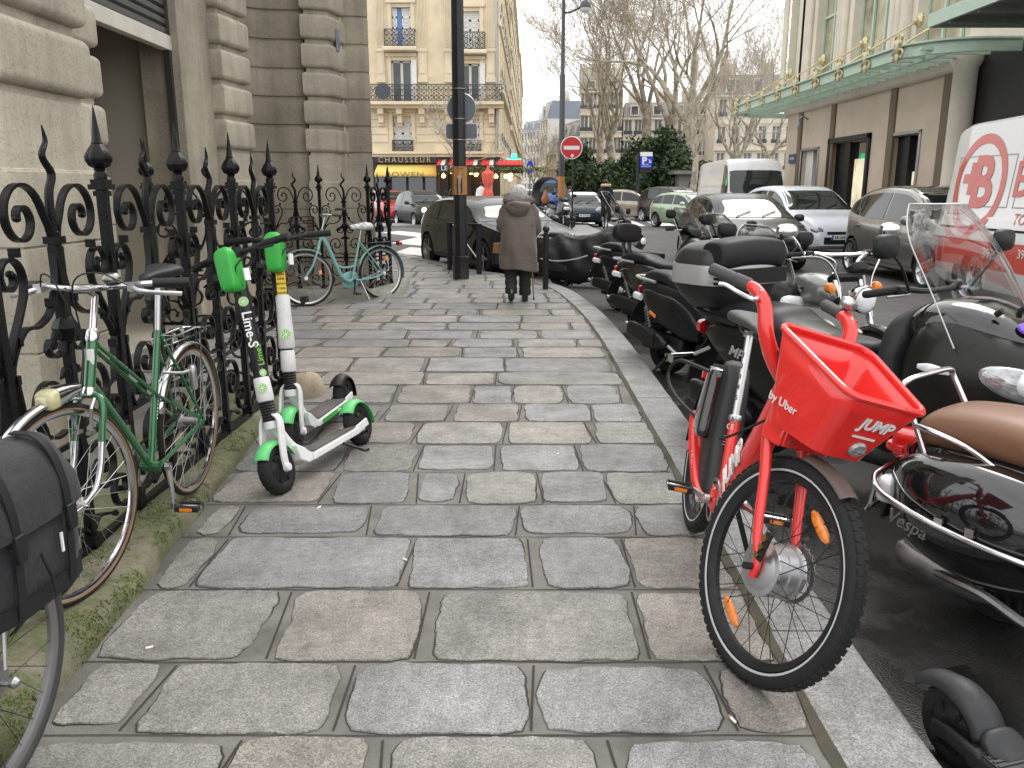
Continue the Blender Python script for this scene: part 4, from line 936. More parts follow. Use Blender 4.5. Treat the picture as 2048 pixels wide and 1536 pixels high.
# ---------------------------------------------------------------- evergreen shrubs
LFM = []
for i, c in enumerate([(.035, .062, .022), (.058, .088, .034), (.022, .042, .018), (.095, .125, .06)]):
    LFM.append(M('evergreen_leaf_%s' % ('dark', 'mid', 'deep', 'pale')[i], c, .55, var=.3, vs=2))
def shrub(label, base, lobes, n, seed, size=.17):
    q = random.Random(seed); rt = thing('evergreen_shrub', label, 'shrub', base, 0, 'evergreen shrubs in the square'); m = MB()
    tot = sum(a*b*c for *_, a, b, c in lobes)
    for (x, y, z, a, b, c) in lobes:
        k = int(n*a*b*c/tot); cl = [(q.gauss(0, .6), q.gauss(0, .6), q.gauss(0, .6)) for _ in range(9)]
        for i in range(k):
            d = V((q.gauss(0, 1), q.gauss(0, 1), q.gauss(0, 1))).normalized(); rr = q.random()**.33*1.06
            wob = 1+.42*noise.noise(d*2.3+V((x, z, seed)))
            p = V((x+d.x*a*rr*wob, y+d.y*b*rr*wob, max(.1, z+d.z*c*rr*wob)))
            s = size*q.uniform(.5, 1.4); u = V((q.gauss(0, 1), q.gauss(0, 1), q.gauss(0, .8))).normalized(); v = u.cross(V((q.gauss(0, 1), q.gauss(0, 1), q.gauss(0, 1)))).normalized()*s*.45
            m.mi = (2 if noise.noise(p*1.1) < -.15 else (0 if q.random() < .6 else 1)) if q.random() > .07 else 3
            m.add([p-u*s, p+v, p+u*s, p-v], [(0, 1, 2, 3)])
    m.build('foliage', LFM, rt, norm=False, flat=True)
    t = MB()
    for (x, y, z, a, b, c) in lobes: t.tube([(x*.4, y, -.1), (x*.7, y, z*.6), (x, y, z)], [.14, .1, .04], 6)
    t.build('stem', TWIG, rt); return rt
sc = 55/F
shrub('lower rounded dark evergreen bush beside the no entry sign post', gp(1185, 55), [(0, 0, 1.6, 1.5, 1.2, 1.5), (-1.1, 0, 1.2, 1.0, 1, 1.2), (1.3, .3, 1.6, 1.3, 1, 1.4)], 7000, 5)
shrub('small upright evergreen behind the street lamp pole', gp(1152, 58), [(0, 0, 2.2, 1.1, 1, 2.2), (.5, 0, 3, .8, .8, 1.4)], 3500, 6)
shrub('tall dark evergreen mass behind the blue parking sign', gp(1300, 54), [(0, 0, 2.2, 2.0, 1.4, 2.3), (1.0, 0, 3.6, 1.4, 1.2, 1.5), (-1.2, 0, 1.6, 1.4, 1.2, 1.7)], 9500, 7)
shrub('lighter green evergreen bush under the largest plane tree', gp(1388, 52), [(0, 0, 1.4, 1.6, 1.2, 1.5), (.9, 0, 1.9, 1.2, 1, 1.2), (-.9, 0, 2.3, 1.1, 1, 1.6)], 7500, 8)
shrub('wide low evergreen bush between the sign post and the parking sign', gp(1240, 52), [(0, 0, 1.2, 1.9, 1.2, 1.3), (-.6, 0, 1.9, 1.2, 1, 1.1)], 7000, 9)
fe = thing('park_fence', 'dark green slatted park fence running in front of the evergreen shrubs', 'fence', (0, 0, 0)); m = MB()
a, b = P(1160, 385, 49), P(1400, 385, 47); d = (b-a); n = 46
for i in range(n+1): p = a.lerp(b, i/n); m.box(p.x-.045, p.x+.045, p.y-.02, p.y+.02, -.1, 1.15)
m.bar([V((a.x, a.y, 1.1)), V((b.x, b.y, 1.1))], .06, .04, (0, 0, 1)); m.bar([V((a.x, a.y, .3)), V((b.x, b.y, .3))], .06, .04, (0, 0, 1)); m.build('panel', M('fence_green', (.02, .035, .028), .6), fe)
ki = thing('kiosk', 'small grey concrete kiosk with flat roof behind the cars', 'kiosk', gp(1412, 50)); m = MB(); m.box(-1.5, 1.6, 0, 2.4, 0, 2.35); m.build('wall', M('kiosk_grey', (.22, .21, .20), .8), ki)
m = MB(); m.box(-1.9, 1.9, -.5, 2.6, 2.35, 2.55); m.build('roof', M('kiosk_roof', (.18, .18, .17), .8), ki); m = MB(); m.box(-.9, .9, -.03, .02, .9, 1.9); m.build('window', GLS, ki)
# ---------------------------------------------------------------- cars and vans
PLATE = M('plate_white', (.75, .75, .73), .4, var=.03); PBLUE = M('plate_blue', (.02, .08, .4), .4); PTXT = M('plate_text', (.01, .01, .01), .5, var=0)
CARG = M('car_glass', (.012, .016, .017), .02, var=.3, vs=2, rv=.01, spec=.6, ior=1.5); ARCH = M('arch_black', (.006, .006, .006), .8)
def paint(name, col, metal=.3, rough=.28): return M(name, col, rough, metal, var=.07, vs=1.2, coat=.4 if name.startswith('black') else .9, rv=.04, dirt=.04, spec=.3 if name.startswith('black') else .5)
HATCH = dict(top=[(0, .62), (.012, .80), (.03, .95), (.06, 1.05), (.12, 1.30), (.2, 1.40), (.36, 1.455), (.5, 1.44), (.6, 1.35), (.745, .985), (.80, .93), (.9, .85), (.96, .76), (.988, .66), (1, .52)],
             belt=[(0, .60), (.03, .86), (.08, .95), (.3, .92), (.6, .90), (.74, .88), (.85, .82), (.95, .70), (1, .50)],
             wid=[(0, .70), (.03, .82), (.12, .96), (.3, 1), (.7, 1), (.86, .97), (.95, .86), (.985, .72), (1, .60)], ws=(.59, .735), rw=(.05, .125), sw=[(.10, .26), (.27, .44), (.455, .69)])
VANP = dict(top=[(0, 1.6), (.008, 2.28), (.03, 2.42), (.06, 2.46), (.5, 2.5), (.74, 2.5), (.80, 2.42), (.855, 1.95), (.915, 1.32), (.93, 1.24), (.965, 1.12), (.985, .98), (1, .7)],
            belt=[(0, 1.1), (.02, 1.18), (.5, 1.2), (.86, 1.16), (.93, 1.06), (.97, .9), (1, .62)],
            wid=[(0, .93), (.02, .97), (.1, 1), (.8, 1), (.9, .97), (.96, .87), (.99, .74), (1, .66)], ws=(.838, .912), rw=None, sw=[(.735, .87)])
def car(label, loc, rz, body, L=4.0, W=1.72, H=1.47, prof=HATCH, wheel=.31, fo=.80, ro=.66, cat='car', name='parked_car', plate='', tumble=.30, spokes=7, lamp=None, grille=True, roofm=None, lightson=False, rimcol=None, belt_dz=0, parts_far=False, group=None):
    z0 = loc[2] if len(loc) > 2 else ROADZ
    rt = thing(name, label, cat, (loc[0], loc[1], z0), rz, group); hs = H/prof['top'][[q[1] for q in prof['top']].index(max(q[1] for q in prof['top']))][1]
    hw = W/2
    def zt(t): return smooth(prof['top'], t)*hs
    def zb_(t): return min(smooth(prof['belt'], t)*hs+belt_dz, zt(t)-.012)
    def wd(t): return smooth(prof['wid'], t)*hw
    def sec(t):
        w, b, p = wd(t), zb_(t), zt(t); lo = .19+.10*max(0, (abs(t-.5)-.42)/.08); lo = min(lo, b-.15)
        gh = p-b; k = min(1, gh/.28); yr = w*.955-gh*tumble; ed = .07*k
        pts = [(w*.86, lo), (w*.955, lo+.05), (w*.985, lo+.14), (w, lo+(b-lo)*.55), (w*.992, lo+(b-lo)*.80), (w*.965, b-.02), (w*.945, b+.006)]
        if gh < .06: yr = w*.80
        pts += [(w*.945+(yr-w*.945)*f, b+.006+(p-ed-b-.006)*f) for f in (.33, .66, 1)]
        pts += [(yr-.05*k-.02, p-.30*ed), (yr*.72, p-.10*ed), (yr*.36, p-.02*ed)]
        return pts, p
    X = lambda t: (t-.5)*L
    ts = sorted({*[i/56 for i in range(57)], .004, .01, .022, .978, .99, .996}); rings = []
    for t in ts:
        pts, p = sec(t)
        rings.append([V((X(t), y, z)) for y, z in pts]+[V((X(t), 0, p))]+[V((X(t), -y, z)) for y, z in pts[::-1]])
    m = MB(); m.loft(rings); b = m.build('body', [body, ARCH], rt, ang=30)
    xf, xr = L/2-fo, -L/2+ro; cs = []
    for x in (xf, xr):
        for s in (1, -1):
            c = MB(); c.cyl((x, s*(hw+.1), wheel), (x, s*(hw-.30), wheel), wheel+.055, 28); cs.append(c.build('c', ARCH, rt, flat=True))
    bpy.context.view_layer.update(); cut(b, cs)
    # glass
    def sidept(t, f, off, s):                   # f from 0 (belt) to 1 (roof edge)
        pts, p = sec(t); y0, q0 = pts[6]; y1, q1 = pts[9]
        return V((X(t), s*(y0+(y1-y0)*f+off), q0+(q1-q0)*f+off*.3))
    for s in (1, -1):
        for a, c in prof['sw']:
            m = MB()
            m.grid(lambda i, j: sidept(a+(c-a)*i, .10+.80*j, .006, s), 14, 4); o = m.build('side_window', CARG, rt)
    def toppt(t, f, off):                        # f -1..1 across
        pts, p = sec(t); y1, z1 = pts[9]; half = [(0, p)]+[(y, z) for y, z in pts[:8:-1]]
        y = abs(f)*y1*.95; z = p
        for (ya, za), (yb, zb) in zip(half, half[1:]):
            if ya <= y <= yb and yb > ya: z = za+(zb-za)*(y-ya)/(yb-ya); break
        e_ = .002; sl = (zt(t+e_)-zt(t-e_))/(2*e_*L); n = V((-sl, 0, 1)).normalized()
        return V((X(t), math.copysign(y, f), z))+n*off
    a, c = prof['ws']; m = MB(); m.grid(lambda i, j: toppt(a+(c-a)*i, -1+2*j, .007), 12, 16); ws = m.build('windscreen', CARG, rt)
    for s in (-.55, .15):
        m = MB(); p0, p1 = toppt(c-.004, s, .02), toppt(c-.05, s+.45, .018); m.tube([p0, p0.lerp(p1, .5)+V((0, 0, .004)), p1], .008, 5); m.build('wiper', BLK, ws)
    if prof['rw']:
        a, c = prof['rw']; m = MB(); m.grid(lambda i, j: toppt(a+(c-a)*i, (-1+2*j)*.9, .007), 8, 12); m.build('rear_window', CARG, rt)
    if not parts_far:
        # seams, handles, sills, mirrors
        def skin(t, z, s, off):
            pts, p = sec(t); y = pts[0][0]
            for (ya, za), (yb, zb) in zip(pts, pts[1:]):
                if za <= z <= zb: y = ya+(yb-ya)*(z-za)/max(1e-6, zb-za); break
            return V((X(t), s*(y+off), z))
        m = MB(); bl = [prof['sw'][-1][1]+.01]+[(q[0][1]+q[1][0])/2 for q in zip(prof['sw'], prof['sw'][1:])][::-1]
        for t in bl[:3]:
            for s in (1, -1):
                zs = [.30+(zb_(t)-.30)*k/10 for k in range(11)]; m.loft([[skin(t-.0012, z, s, .003) for z in zs], [skin(t+.0012, z, s, .003) for z in zs]], cap=False, wrap=False)
        for s in (1, -1): q = [X2 for X2 in [prof['sw'][0][0]+.02+(prof['sw'][-1][1]-prof['sw'][0][0])*k/14 for k in range(15)]]; m.loft([[skin(t, .30, s, .003) for t in q], [skin(t, .308, s, .003) for t in q]], cap=False, wrap=False)
        m.build('door_seam', ARCH, rt)
        for s in (1, -1):
            for t in [q[0]+.025 for q in prof['sw'][-2:]]:
                m = MB(); c = skin(t, zb_(t)-.11, s, .012); m.blob([(c.x-.09, c.y, c.z, .006, .008), (c.x-.06, c.y+s*.012, c.z, .012, .014), (c.x+.06, c.y+s*.012, c.z, .012, .014), (c.x+.09, c.y, c.z, .006, .008)], 8, 3); m.build('door_handle', body, rt)
        for s in (1, -1):
            t = prof['sw'][-1][1]-.02; c = sidept(t, .12, .0, s); m = MB(); m.tube([c, c+V((.02, s*.10, .04))], .022, 8)
            m.blob([(c.x-.10, c.y+s*.17, c.z+.07, .055, .045), (c.x-.07, c.y+s*.17, c.z+.07, .10, .075), (c.x+.0, c.y+s*.17, c.z+.065, .095, .07), (c.x+.07, c.y+s*.16, c.z+.05, .05, .035)], 14, 4); m.build('mirror', BLK if body.name.startswith('black') else body, rt)
    # nose: lamps, grille, plate
    def nose(y, z): return X(.5)
    def nosepoint(t, s): pts, p = sec(t); return pts
    for s in (1, -1):
        t = .955 if prof is HATCH else .965; pts, p = sec(t); y, z = pts[5]; m = MB(); c = V((X(t)+.0, s*(y-.15), z-.03))
        if lamp == 'round': m.lathe([(.001, .07), (.07, .062), (.105, .03), (.11, -.03)], V((X(.968), s*.52*hw*1.25, .70*hs)), (1, s*.25, .15), 20)
        else: m.blob([(c.x-.22, c.y+s*.105, c.z+.06, .025, .02), (c.x-.10, c.y+s*.07, c.z+.035, .07, .06), (c.x+.02, c.y+s*.015, c.z-.01, .12, .085), (c.x+.10, c.y-s*.05, c.z-.04, .10, .075), (c.x+.135, c.y-s*.09, c.z-.055, .04, .04)], 16, 4)
        hl = m.build('headlight', M('lamp_lit', (1, .72, .38), emit=3, var=0, rv=0) if lightson else HLM, rt)
        m = MB(); tt = .03; pts, p = sec(tt); m.blob([(X(tt)-.05, s*(pts[5][0]-.08), .80*hs, .06, .10), (X(tt)+.03, s*(pts[5][0]-.03), .82*hs, .06, .13), (X(tt)+.12, s*(pts[5][0]+.02), .82*hs, .03, .06)], 12, 3); m.build('taillight', REDL, rt)
    m = MB(); xn = L/2; gz = .40*hs; gw = sec(1)[0][3][0]
    m.obox((xn-.03, 0, gz), (.08, gw*1.55, .16)); m.obox((xn-.035, 0, gz+.17*hs), (.08, gw*1.3, .07))
    for k in range(4): m.obox((xn+.008, 0, gz-.06+k*.04), (.012, gw*1.5, .012))
    m.build('grille', ARCH if grille else CHR, rt, bev=.02)
    if not parts_far:
        for s in (1, -1): m = MB(); m.lathe([(.045, -.03), (.05, .0), (.04, .012)], (xn-.07, s*gw*.92, .33), (1, s*.3, 0), 14); m.build('fog_lamp', LREF, rt)
    if plate:
        pz = .30 if prof is HATCH else .42
        m = MB(); m.box(xn+.012, xn+.026, -.26, .26, pz-.055+.06, pz+.055+.06); pl_ = m.build('number_plate', PLATE, rt, bev=.004)
        m = MB(); m.box(xn+.026, xn+.029, -.26, -.22, pz+.007, pz+.113); m.box(xn+.026, xn+.029, .22, .26, pz+.007, pz+.113); m.build('blue_band', PBLUE, pl_)
        text(plate, .085, PTXT, pl_, frame((xn+.029, 0, pz+.058), (0, 1, 0), (0, 0, 1)), ext=.001, bold=.001)
    # wheels
    for x in (xf, xr):
        for s in (1, -1):
            wp = MB(); y = s*(hw-.11); r = wheel; w_ = .105
            rim = MB(); rim.lathe([(.001, .055), (.06*1, .06), (.065, .045)], (x, y, r), (0, s, 0), 18)
            for k in range(spokes):
                a = 2*pi*k/spokes; c, q = math.cos(a), math.sin(a); e1 = V((c, 0, q)); e2 = V((-q, 0, c)); o_ = V((x, y+s*.05, r)); k2 = .26*2.8/spokes
                rim.add([o_+e1*.045-e2*.028, o_+e1*.045+e2*.028, o_+e1*r*.70+e2*k2*.13*(r/.31)+V((0, s*.03, 0)), o_+e1*r*.70-e2*k2*.13*(r/.31)+V((0, s*.03, 0))], [(0, 1, 2, 3)])
            rim.lathe([(r*.66, -.02), (r*.72, .075), (r*.76, .085), (r*.76, .06), (r*.70, -.05)], (x, y, r), (0, s, 0), 32, cap=False)
            wo = rim.build('wheel', rimcol or ALU, rt, thick=0)
            t_ = MB(); t_.lathe([(r*.72, -w_), (r*.90, -w_-.004), (r*.975, -w_*.8), (r, -w_*.5), (r, w_*.5), (r*.975, w_*.8), (r*.90, w_+.004), (r*.75, w_*.85)], (x, y, r), (0, s, 0), 36, cap=False)
            t_.lathe([(.01, -.02), (r*.72, -.02), (r*.72, -.03), (.01, -.03)], (x, y, r), (0, s, 0), 24); t_.build('tyre', RUB, wo)
    if roofm:
        m = MB(); m.grid(lambda i, j: toppt(prof['ws'][0]*.97*i+.14*(1-i), (-1+2*j)*.97, .006), 12, 10); m.build('roof', roofm, rt)
    rt['_sec'] = 0; del rt['_sec']
    return rt, sec, X, sidept, toppt
HLM = M('headlamp_glass', (.36, .37, .38), .08, .5, var=.5, vs=14, coat=1)
def toward(deg): return R(deg)
def mod(p, **k):
    q = dict(p); q.update(k); return q
# heading: -90 points at the camera
A3 = mod(HATCH, top=[(0, .62), (.012, .80), (.03, .92), (.06, 1.0), (.15, 1.28), (.24, 1.39), (.38, 1.425), (.5, 1.40), (.6, 1.30), (.735, .98), (.80, .93), (.9, .85), (.96, .76), (.988, .66), (1, .52)], sw=[(.16, .30), (.315, .69)])
car('dark grey hatchback parked at the kerb behind the black lamppost, bronze sheen on its side', (-.38, 16.75), R(-62), paint('black_grey_paint', (.012, .012, .014), .2), 4.29, 1.78, 1.42, A3, .325, .90, .80, plate='', spokes=5, rimcol=STEEL)
F5 = mod(HATCH, top=[(0, .62), (.012, .82), (.03, .98), (.07, 1.1), (.14, 1.36), (.26, 1.46), (.42, 1.49), (.54, 1.45), (.64, 1.32), (.77, 1.0), (.83, .95), (.92, .87), (.97, .76), (.99, .66), (1, .5)], ws=(.63, .765), sw=[(.14, .36), (.37, .72)])
car('small rounded black city car with lit headlights at the crossing', (P(844, 420, 36).x, 36.2), R(-64), paint('black_blue_paint', (.006, .007, .010), 0, .36), 3.55, 1.63, 1.49, F5, .29, .68, .58, plate='BL-932-VB', lamp='round', lightson=True, grille=False, spokes=9, name='city_car')
car('dark blue compact car with pale roof facing the camera beyond the crossing', (P(1171, 420, 35).x, 36.5), R(-92), paint('black_navy_paint', (.015, .025, .04), .3), 3.72, 1.68, 1.41, F5, .30, .72, .62, plate='AK-714-FN', lamp='round', roofm=WHT, name='city_car', spokes=8)
MP = mod(HATCH, top=[(0, .65), (.012, .86), (.03, 1.05), (.06, 1.2), (.11, 1.46), (.2, 1.60), (.38, 1.65), (.52, 1.62), (.63, 1.48), (.78, 1.08), (.83, 1.02), (.92, .93), (.97, .82), (.99, .7), (1, .54)], belt=[(0, .62), (.03, .92), (.08, 1.06), (.3, 1.02), (.6, .98), (.77, .96), (.86, .88), (.95, .76), (1, .52)], ws=(.61, .77), sw=[(.09, .19), (.20, .42), (.435, .73)])
C3 = mod(HATCH, top=[(0, .62), (.012, .82), (.03, .98), (.06, 1.12), (.13, 1.36), (.24, 1.48), (.4, 1.52), (.52, 1.49), (.62, 1.38), (.77, 1.02), (.83, .95), (.92, .86), (.97, .76), (.99, .66), (1, .5)], ws=(.60, .765), sw=[(.09, .2), (.21, .43), (.445, .72)])
car('beige rounded hatchback seen side on in front of the park fence', (P(1258, 420, 43).x, 43), R(-20), paint('beige_paint', (.30, .26, .21), .5), 3.85, 1.67, 1.52, C3, .30, .75, .65, spokes=10, name='parked_car')
car('dark brown minivan behind the light green hatchback', (P(1348, 420, 39.5).x+.2, 40.5), R(-58), paint('black_brown_paint', (.035, .028, .022), .4), 4.0, 1.73, 1.66, MP, .31, .8, .65, spokes=7)
car('light green hatchback beside the dark brown minivan', (P(1374, 420, 33.5).x+.3, 34.3), R(-62), paint('pale_green_paint', (.32, .42, .28), .3), 3.83, 1.65, 1.43, HATCH, .29, .8, .65, spokes=8)
P207 = mod(HATCH, top=[(0, .62), (.012, .80), (.03, .95), (.06, 1.08), (.13, 1.32), (.22, 1.43), (.36, 1.47), (.48, 1.45), (.57, 1.36), (.755, .99), (.80, .93), (.9, .83), (.96, .72), (.988, .62), (1, .48)], ws=(.555, .745), sw=[(.10, .25), (.26, .42), (.435, .70)])
car('black hatchback nearest behind the parked motor scooters, sky mirrored in windscreen', (4.78, 17.7), R(-86), paint('black_green_paint', (.009, .011, .010), .1), 4.03, 1.75, 1.47, P207, .31, .82, .65, plate='', spokes=7)
SCN = mod(MP, top=[(0, .65), (.012, .86), (.03, 1.05), (.06, 1.2), (.11, 1.44), (.2, 1.57), (.38, 1.63), (.5, 1.61), (.6, 1.48), (.77, 1.05), (.82, .99), (.91, .91), (.965, .80), (.99, .68), (1, .54)], ws=(.585, .76))
car('white minivan between the black hatchback and the beige grey minivan', (7.25, 21.3), R(-83), paint('white_blue_paint', (.72, .75, .82), .0, .3), 4.40, 1.86, 1.64, SCN, .35, .88, .7, plate='EB-260-HL', spokes=9)
MV = mod(MP, top=[(0, .65), (.012, .86), (.03, 1.05), (.06, 1.2), (.12, 1.42), (.22, 1.56), (.38, 1.615), (.52, 1.59), (.63, 1.46), (.78, 1.08), (.83, 1.02), (.92, .93), (.97, .82), (.99, .7), (1, .54)], belt=[(0, .62), (.03, .95), (.08, 1.12), (.16, 1.05), (.3, .98), (.6, .96), (.77, .95), (.86, .88), (.95, .76), (1, .52)])
car('beige grey minivan with dark roof standing behind the red and white delivery van', (7.38, 14.55), R(-88), paint('warm_grey_paint', (.20, .19, .17), .5), 4.28, 1.81, 1.62, MV, .325, .86, .70, plate='', spokes=7, roofm=GBK)
car('white high roofed delivery van facing the camera, plain sides', (P(1482, 350, 26).x+.75, 28.9), R(-91), paint('white_van_paint', (.66, .66, .67), 0, .35), 5.6, 2.0, 2.5, VANP, .34, .9, 1.05, cat='van', name='delivery_van', tumble=.10, plate='DX-417-QK', spokes=8)
rt, sec, X, sp_, tp_ = car('white and red delivery van with big round red emblem on its side', (7.38, 9.75), R(-90), paint('silver_van_paint', (.66, .66, .65), .05, .32), 5.9, 2.05, 2.52, VANP, .34, .9, 1.05, cat='van', name='delivery_van', tumble=.10, spokes=8)
# livery on the flank that faces the pavement (local -y is the camera side for heading -90)
VR = M('van_red', (.56, .06, .035), .35, var=.04, coat=.6)
def vskin(t, z, off):
    pts, p = sec(t); y = pts[0][0]
    for (ya, za), (yb, zb) in zip(pts, pts[1:]):
        if za <= z <= zb: y = ya+(yb-ya)*(z-za)/max(1e-6, zb-za); break
    return V((X(t), -(y+off), z))
m = MB(); zs = [.52+.36*k/6 for k in range(7)]; tq = [.004+.84*k/40 for k in range(41)]
m.loft([[vskin(t, z, .004) for z in zs] for t in tq if not abs(X(t)+5.9/2-1.05) < .42], cap=False, wrap=False); m.build('red_stripe', VR, rt)
def vtext(s, size, xc, zc_, mat, **k):
    o = text(s, size, mat, rt, frame((0, 0, 0), (1, 0, 0), (0, 0, 1)), ext=0.001, **k)
    for v in o.data.vertices:
        z = min(2.3, max(.3, v.co.z+zc_)); t = (v.co.x+xc)/5.9+.5; q = vskin(min(.97, max(.005, t)), z, .006-min(0, 0)+(.002 if v.co.y < 0 else 0)); v.co = q
    return o
def vring(xc, zc_, r0, r1, kz=1.0, mat=VR):
    m = MB(); n = 48; m.loft([[vskin((xc+r*math.cos(2*pi*i/n))/5.9+.5, zc_+r*kz*math.sin(2*pi*i/n), .006) for i in range(n)] for r in (r0, r1)], cap=False); return m.build('emblem', mat, rt)
vring(-2.02, 1.62, .52, .64, 1.06)
vtext('B', .95, -1.94, 1.62, VR, bold=.03); vtext('+', .8, -2.22, 1.66, VR, bold=.03)
vtext('Bricolage', .62, -.05, 1.66, VR, bold=.012); vtext('TOUT LE BRICOLAGE', .2, -.05, 1.18, VR); vtext('3924', .2, -1.35, .72, PLATE); vtext('3924', .16, -.6, .76, PLATE)
m = MB(); tq = [.02+.72*k/30 for k in range(31)]; m.loft([[vskin(t, z, .005) for z in (1.02, 1.05)] for t in tq], cap=False, wrap=False); m.build('slide_rail', ARCH, rt)
m = MB()
for a, b in ((.05, .29), (.31, .55)):
    for t0, t1, z0, z1 in ((a, b, 1.32, 1.335), (a, b, 1.99, 2.005), (a, a+.003, 1.32, 2.0), (b-.003, b, 1.32, 2.0)):
        tq = [t0+(t1-t0)*k/8 for k in range(9)]; m.loft([[vskin(t, z, .003) for z in (z0, (z0+z1)/2, z1)] for t in tq], cap=False, wrap=False)
m.build('panel_crease', M('crease_grey', (.34, .345, .34), .4), rt)

car('silver car queued on the far side street beyond the roofed scooter', (P(1062, 400, 62).x, 62), R(-95), paint('silver_far', (.45, .46, .48), .5), 4.1, 1.75, 1.5, HATCH, name='parked_car', spokes=5, parts_far=True)
car('blue delivery van on the far side street left of the street lamp', (P(1098, 400, 66).x, 67), R(-92), paint('blue_van', (.03, .12, .45), .1), 5.2, 2.0, 2.3, VANP, .33, .9, 1.0, cat='van', name='delivery_van', tumble=.1, spokes=5, parts_far=True)
car('white car on the far side street between the cafe corner and the lamp', (P(1045, 400, 74).x, 74), R(-95), paint('white_far', (.6, .6, .6), 0), 4.1, 1.75, 1.5, HATCH, name='parked_car', spokes=5, parts_far=True)
car('red car half hidden behind the farther railing at the crossing', (P(772, 400, 40).x, 41), R(-65), paint('red_far', (.4, .02, .02), .1), 4.0, 1.7, 1.48, HATCH, name='parked_car', spokes=5, parts_far=True)
# ---------------------------------------------------------------- street furniture
CAST = M('cast_iron_paint', (.016, .016, .019), .38, var=.25, vs=4, bump=.2, bs=60, dirt=.1)
SIGNR = M('sign_red', (.50, .012, .014), .35, var=.05); SIGNW = M('sign_white', (.72, .72, .70), .4, var=.05); GREYB = M('sign_back_grey', (.13, .145, .165), .45, .2, var=.12, vs=8)
pt = G(922, 558); y = pt.y
lp = thing('lamppost', 'thick black octagonal iron lamppost with a torn poster on the pavement edge', 'lamppost', (pt.x, y, 0)); m = MB()
m.lathe([(.135, 0), (.135, .02), (.132, .03), (.130, .33), (.132, .34), (.132, .36), (.110, .38), (.106, 1.4), (.098, 3.0), (.09, 6.2)], n=8); m.build('post', CAST, lp, ang=20)
m = MB(); m.torus((0, 0, .37), (0, 0, 1), .118, .012, 8, 6); m.build('collar', CAST, lp)
for v in (238, 280, 178): z = P(922, v, y).z; m = MB(); m.torus((0, 0, z), (0, 0, 1), .104, .006, 16, 6); m.build('strap', STEEL, lp)
zt_, zb2 = P(922, 333, y).z, P(922, 388, y).z; PO = M('poster_orange', (.42, .19, .06), .8, var=.2, vs=14)
m = MB(); rr = .118; ap = [(-.118*math.cos(a)*-1, -rr*math.sin(a)) for a in (0,)]
m.lathe([(.1195, zb2-.01), (.1195, zt_)], n=8, cap=False); po = m.build('poster', PO, lp, ang=10)
h = zt_-zb2; ym_ = -.1195*math.cos(pi/8)-.002
m = MB(); m.box(-.038, .046, ym_-.002, ym_, zb2+.01, zt_-.1*h/.4-.06); m.build('poster_panel', M('poster_black', (.012, .012, .014), .6), po)
m = MB(); q = random.Random(4)
pts = [(.0+.026*math.cos(a)*(1+.25*math.sin(a*5)), zb2+h*.56+.1*math.sin(a)*(1+.18*math.sin(a*7))) for a in [2*pi*i/40 for i in range(40)]]
m.prism(pts, lambda p: (p[0]+.004, ym_-.0035, p[1]), lambda p: (p[0]+.004, ym_-.0025, p[1])); m.box(-.014, -.004, ym_-.0035, ym_-.0025, zb2+.03, zb2+h*.4); m.box(.008, .018, ym_-.0035, ym_-.0025, zb2+.02, zb2+h*.4)
m.build('poster_figure', M('poster_silver', (.42, .42, .46), .6, var=.5, vs=60), po)
text('GALA', .04, BLK, po, frame((.015, ym_-.003, zt_-.03), (1, 0, 0), (0, 0, 1)))
def sgn(name, label, cat, poly, c, back=GREYB, front=SIGNW, th=.02, rim=True):
    o = thing(name, label, cat, c); m = MB(); m.prism(poly, lambda p: (p[0], -th/2, p[1]), lambda p: (p[0], th/2, p[1])); m.build('panel', back, o, bev=.004)
    return o
def rrect(w_, h_, r, n=5): return [(sx*(w_/2-r)+r*math.cos(a0+pi/2*i/n), sz*(h_/2-r)+r*math.sin(a0+pi/2*i/n)) for sx, sz, a0 in ((1, 1, 0), (-1, 1, pi/2), (-1, -1, pi), (1, -1, 3*pi/2)) for i in range(n+1)]
def disc(r, n=40): return [(r*math.cos(2*pi*i/n), r*math.sin(2*pi*i/n)) for i in range(n)]
c = P(923, 217, y+.14); so_ = sgn('road_sign', 'grey back of round road sign strapped to the black lamppost', 'road sign', disc(.228), c)
m = MB(); m.torus((0, 0, 0), (0, 1, 0), .228, .009, 40, 6); m.build('rim', ALU, so_)
c = P(923, 263, y+.14); so_ = sgn('road_sign', 'grey back of small rectangular sign strapped below the round one', 'road sign', rrect(.5, .235, .045), c)
m = MB(); m.bar([(x, 0, z) for x, z in rrect(.5, .235, .045)], .025, .008, (0, 1, 0), True); m.build('rim', ALU, so_)
# barrier and bollard
a, b = G(900, 541), G(956, 548); a = V((a.x, a.y, 0)); b = V((b.x+.02, b.y, 0))
br = thing('street_barrier', 'low black metal barrier with crossed bars behind the lamppost base', 'barrier', a, math.atan2(b.y-a.y, b.x-a.x)); w_ = (b-a).length; H = .86
for x in (0, w_): m = MB(); m.box(x-.035, x+.035, -.035, .035, 0, H-.03); m.build('post', CAST, br, bev=.005)
m = MB(); m.box(-.05, w_+.05, -.03, .03, H-.03, H); m.build('top_rail', CAST, br, bev=.004); m = MB(); m.box(.03, w_-.03, -.015, .015, .16, .2); m.build('lower_rail', CAST, br)
m = MB(); m.bar([(.03, 0, .2), (w_-.03, 0, H-.03)], .03, .03, (0, 1, 0)); m.bar([(.03, .033, H-.03), (w_-.03, .033, .2)], .03, .03, (0, 1, 0)); m.build('cross_bar', CAST, br)
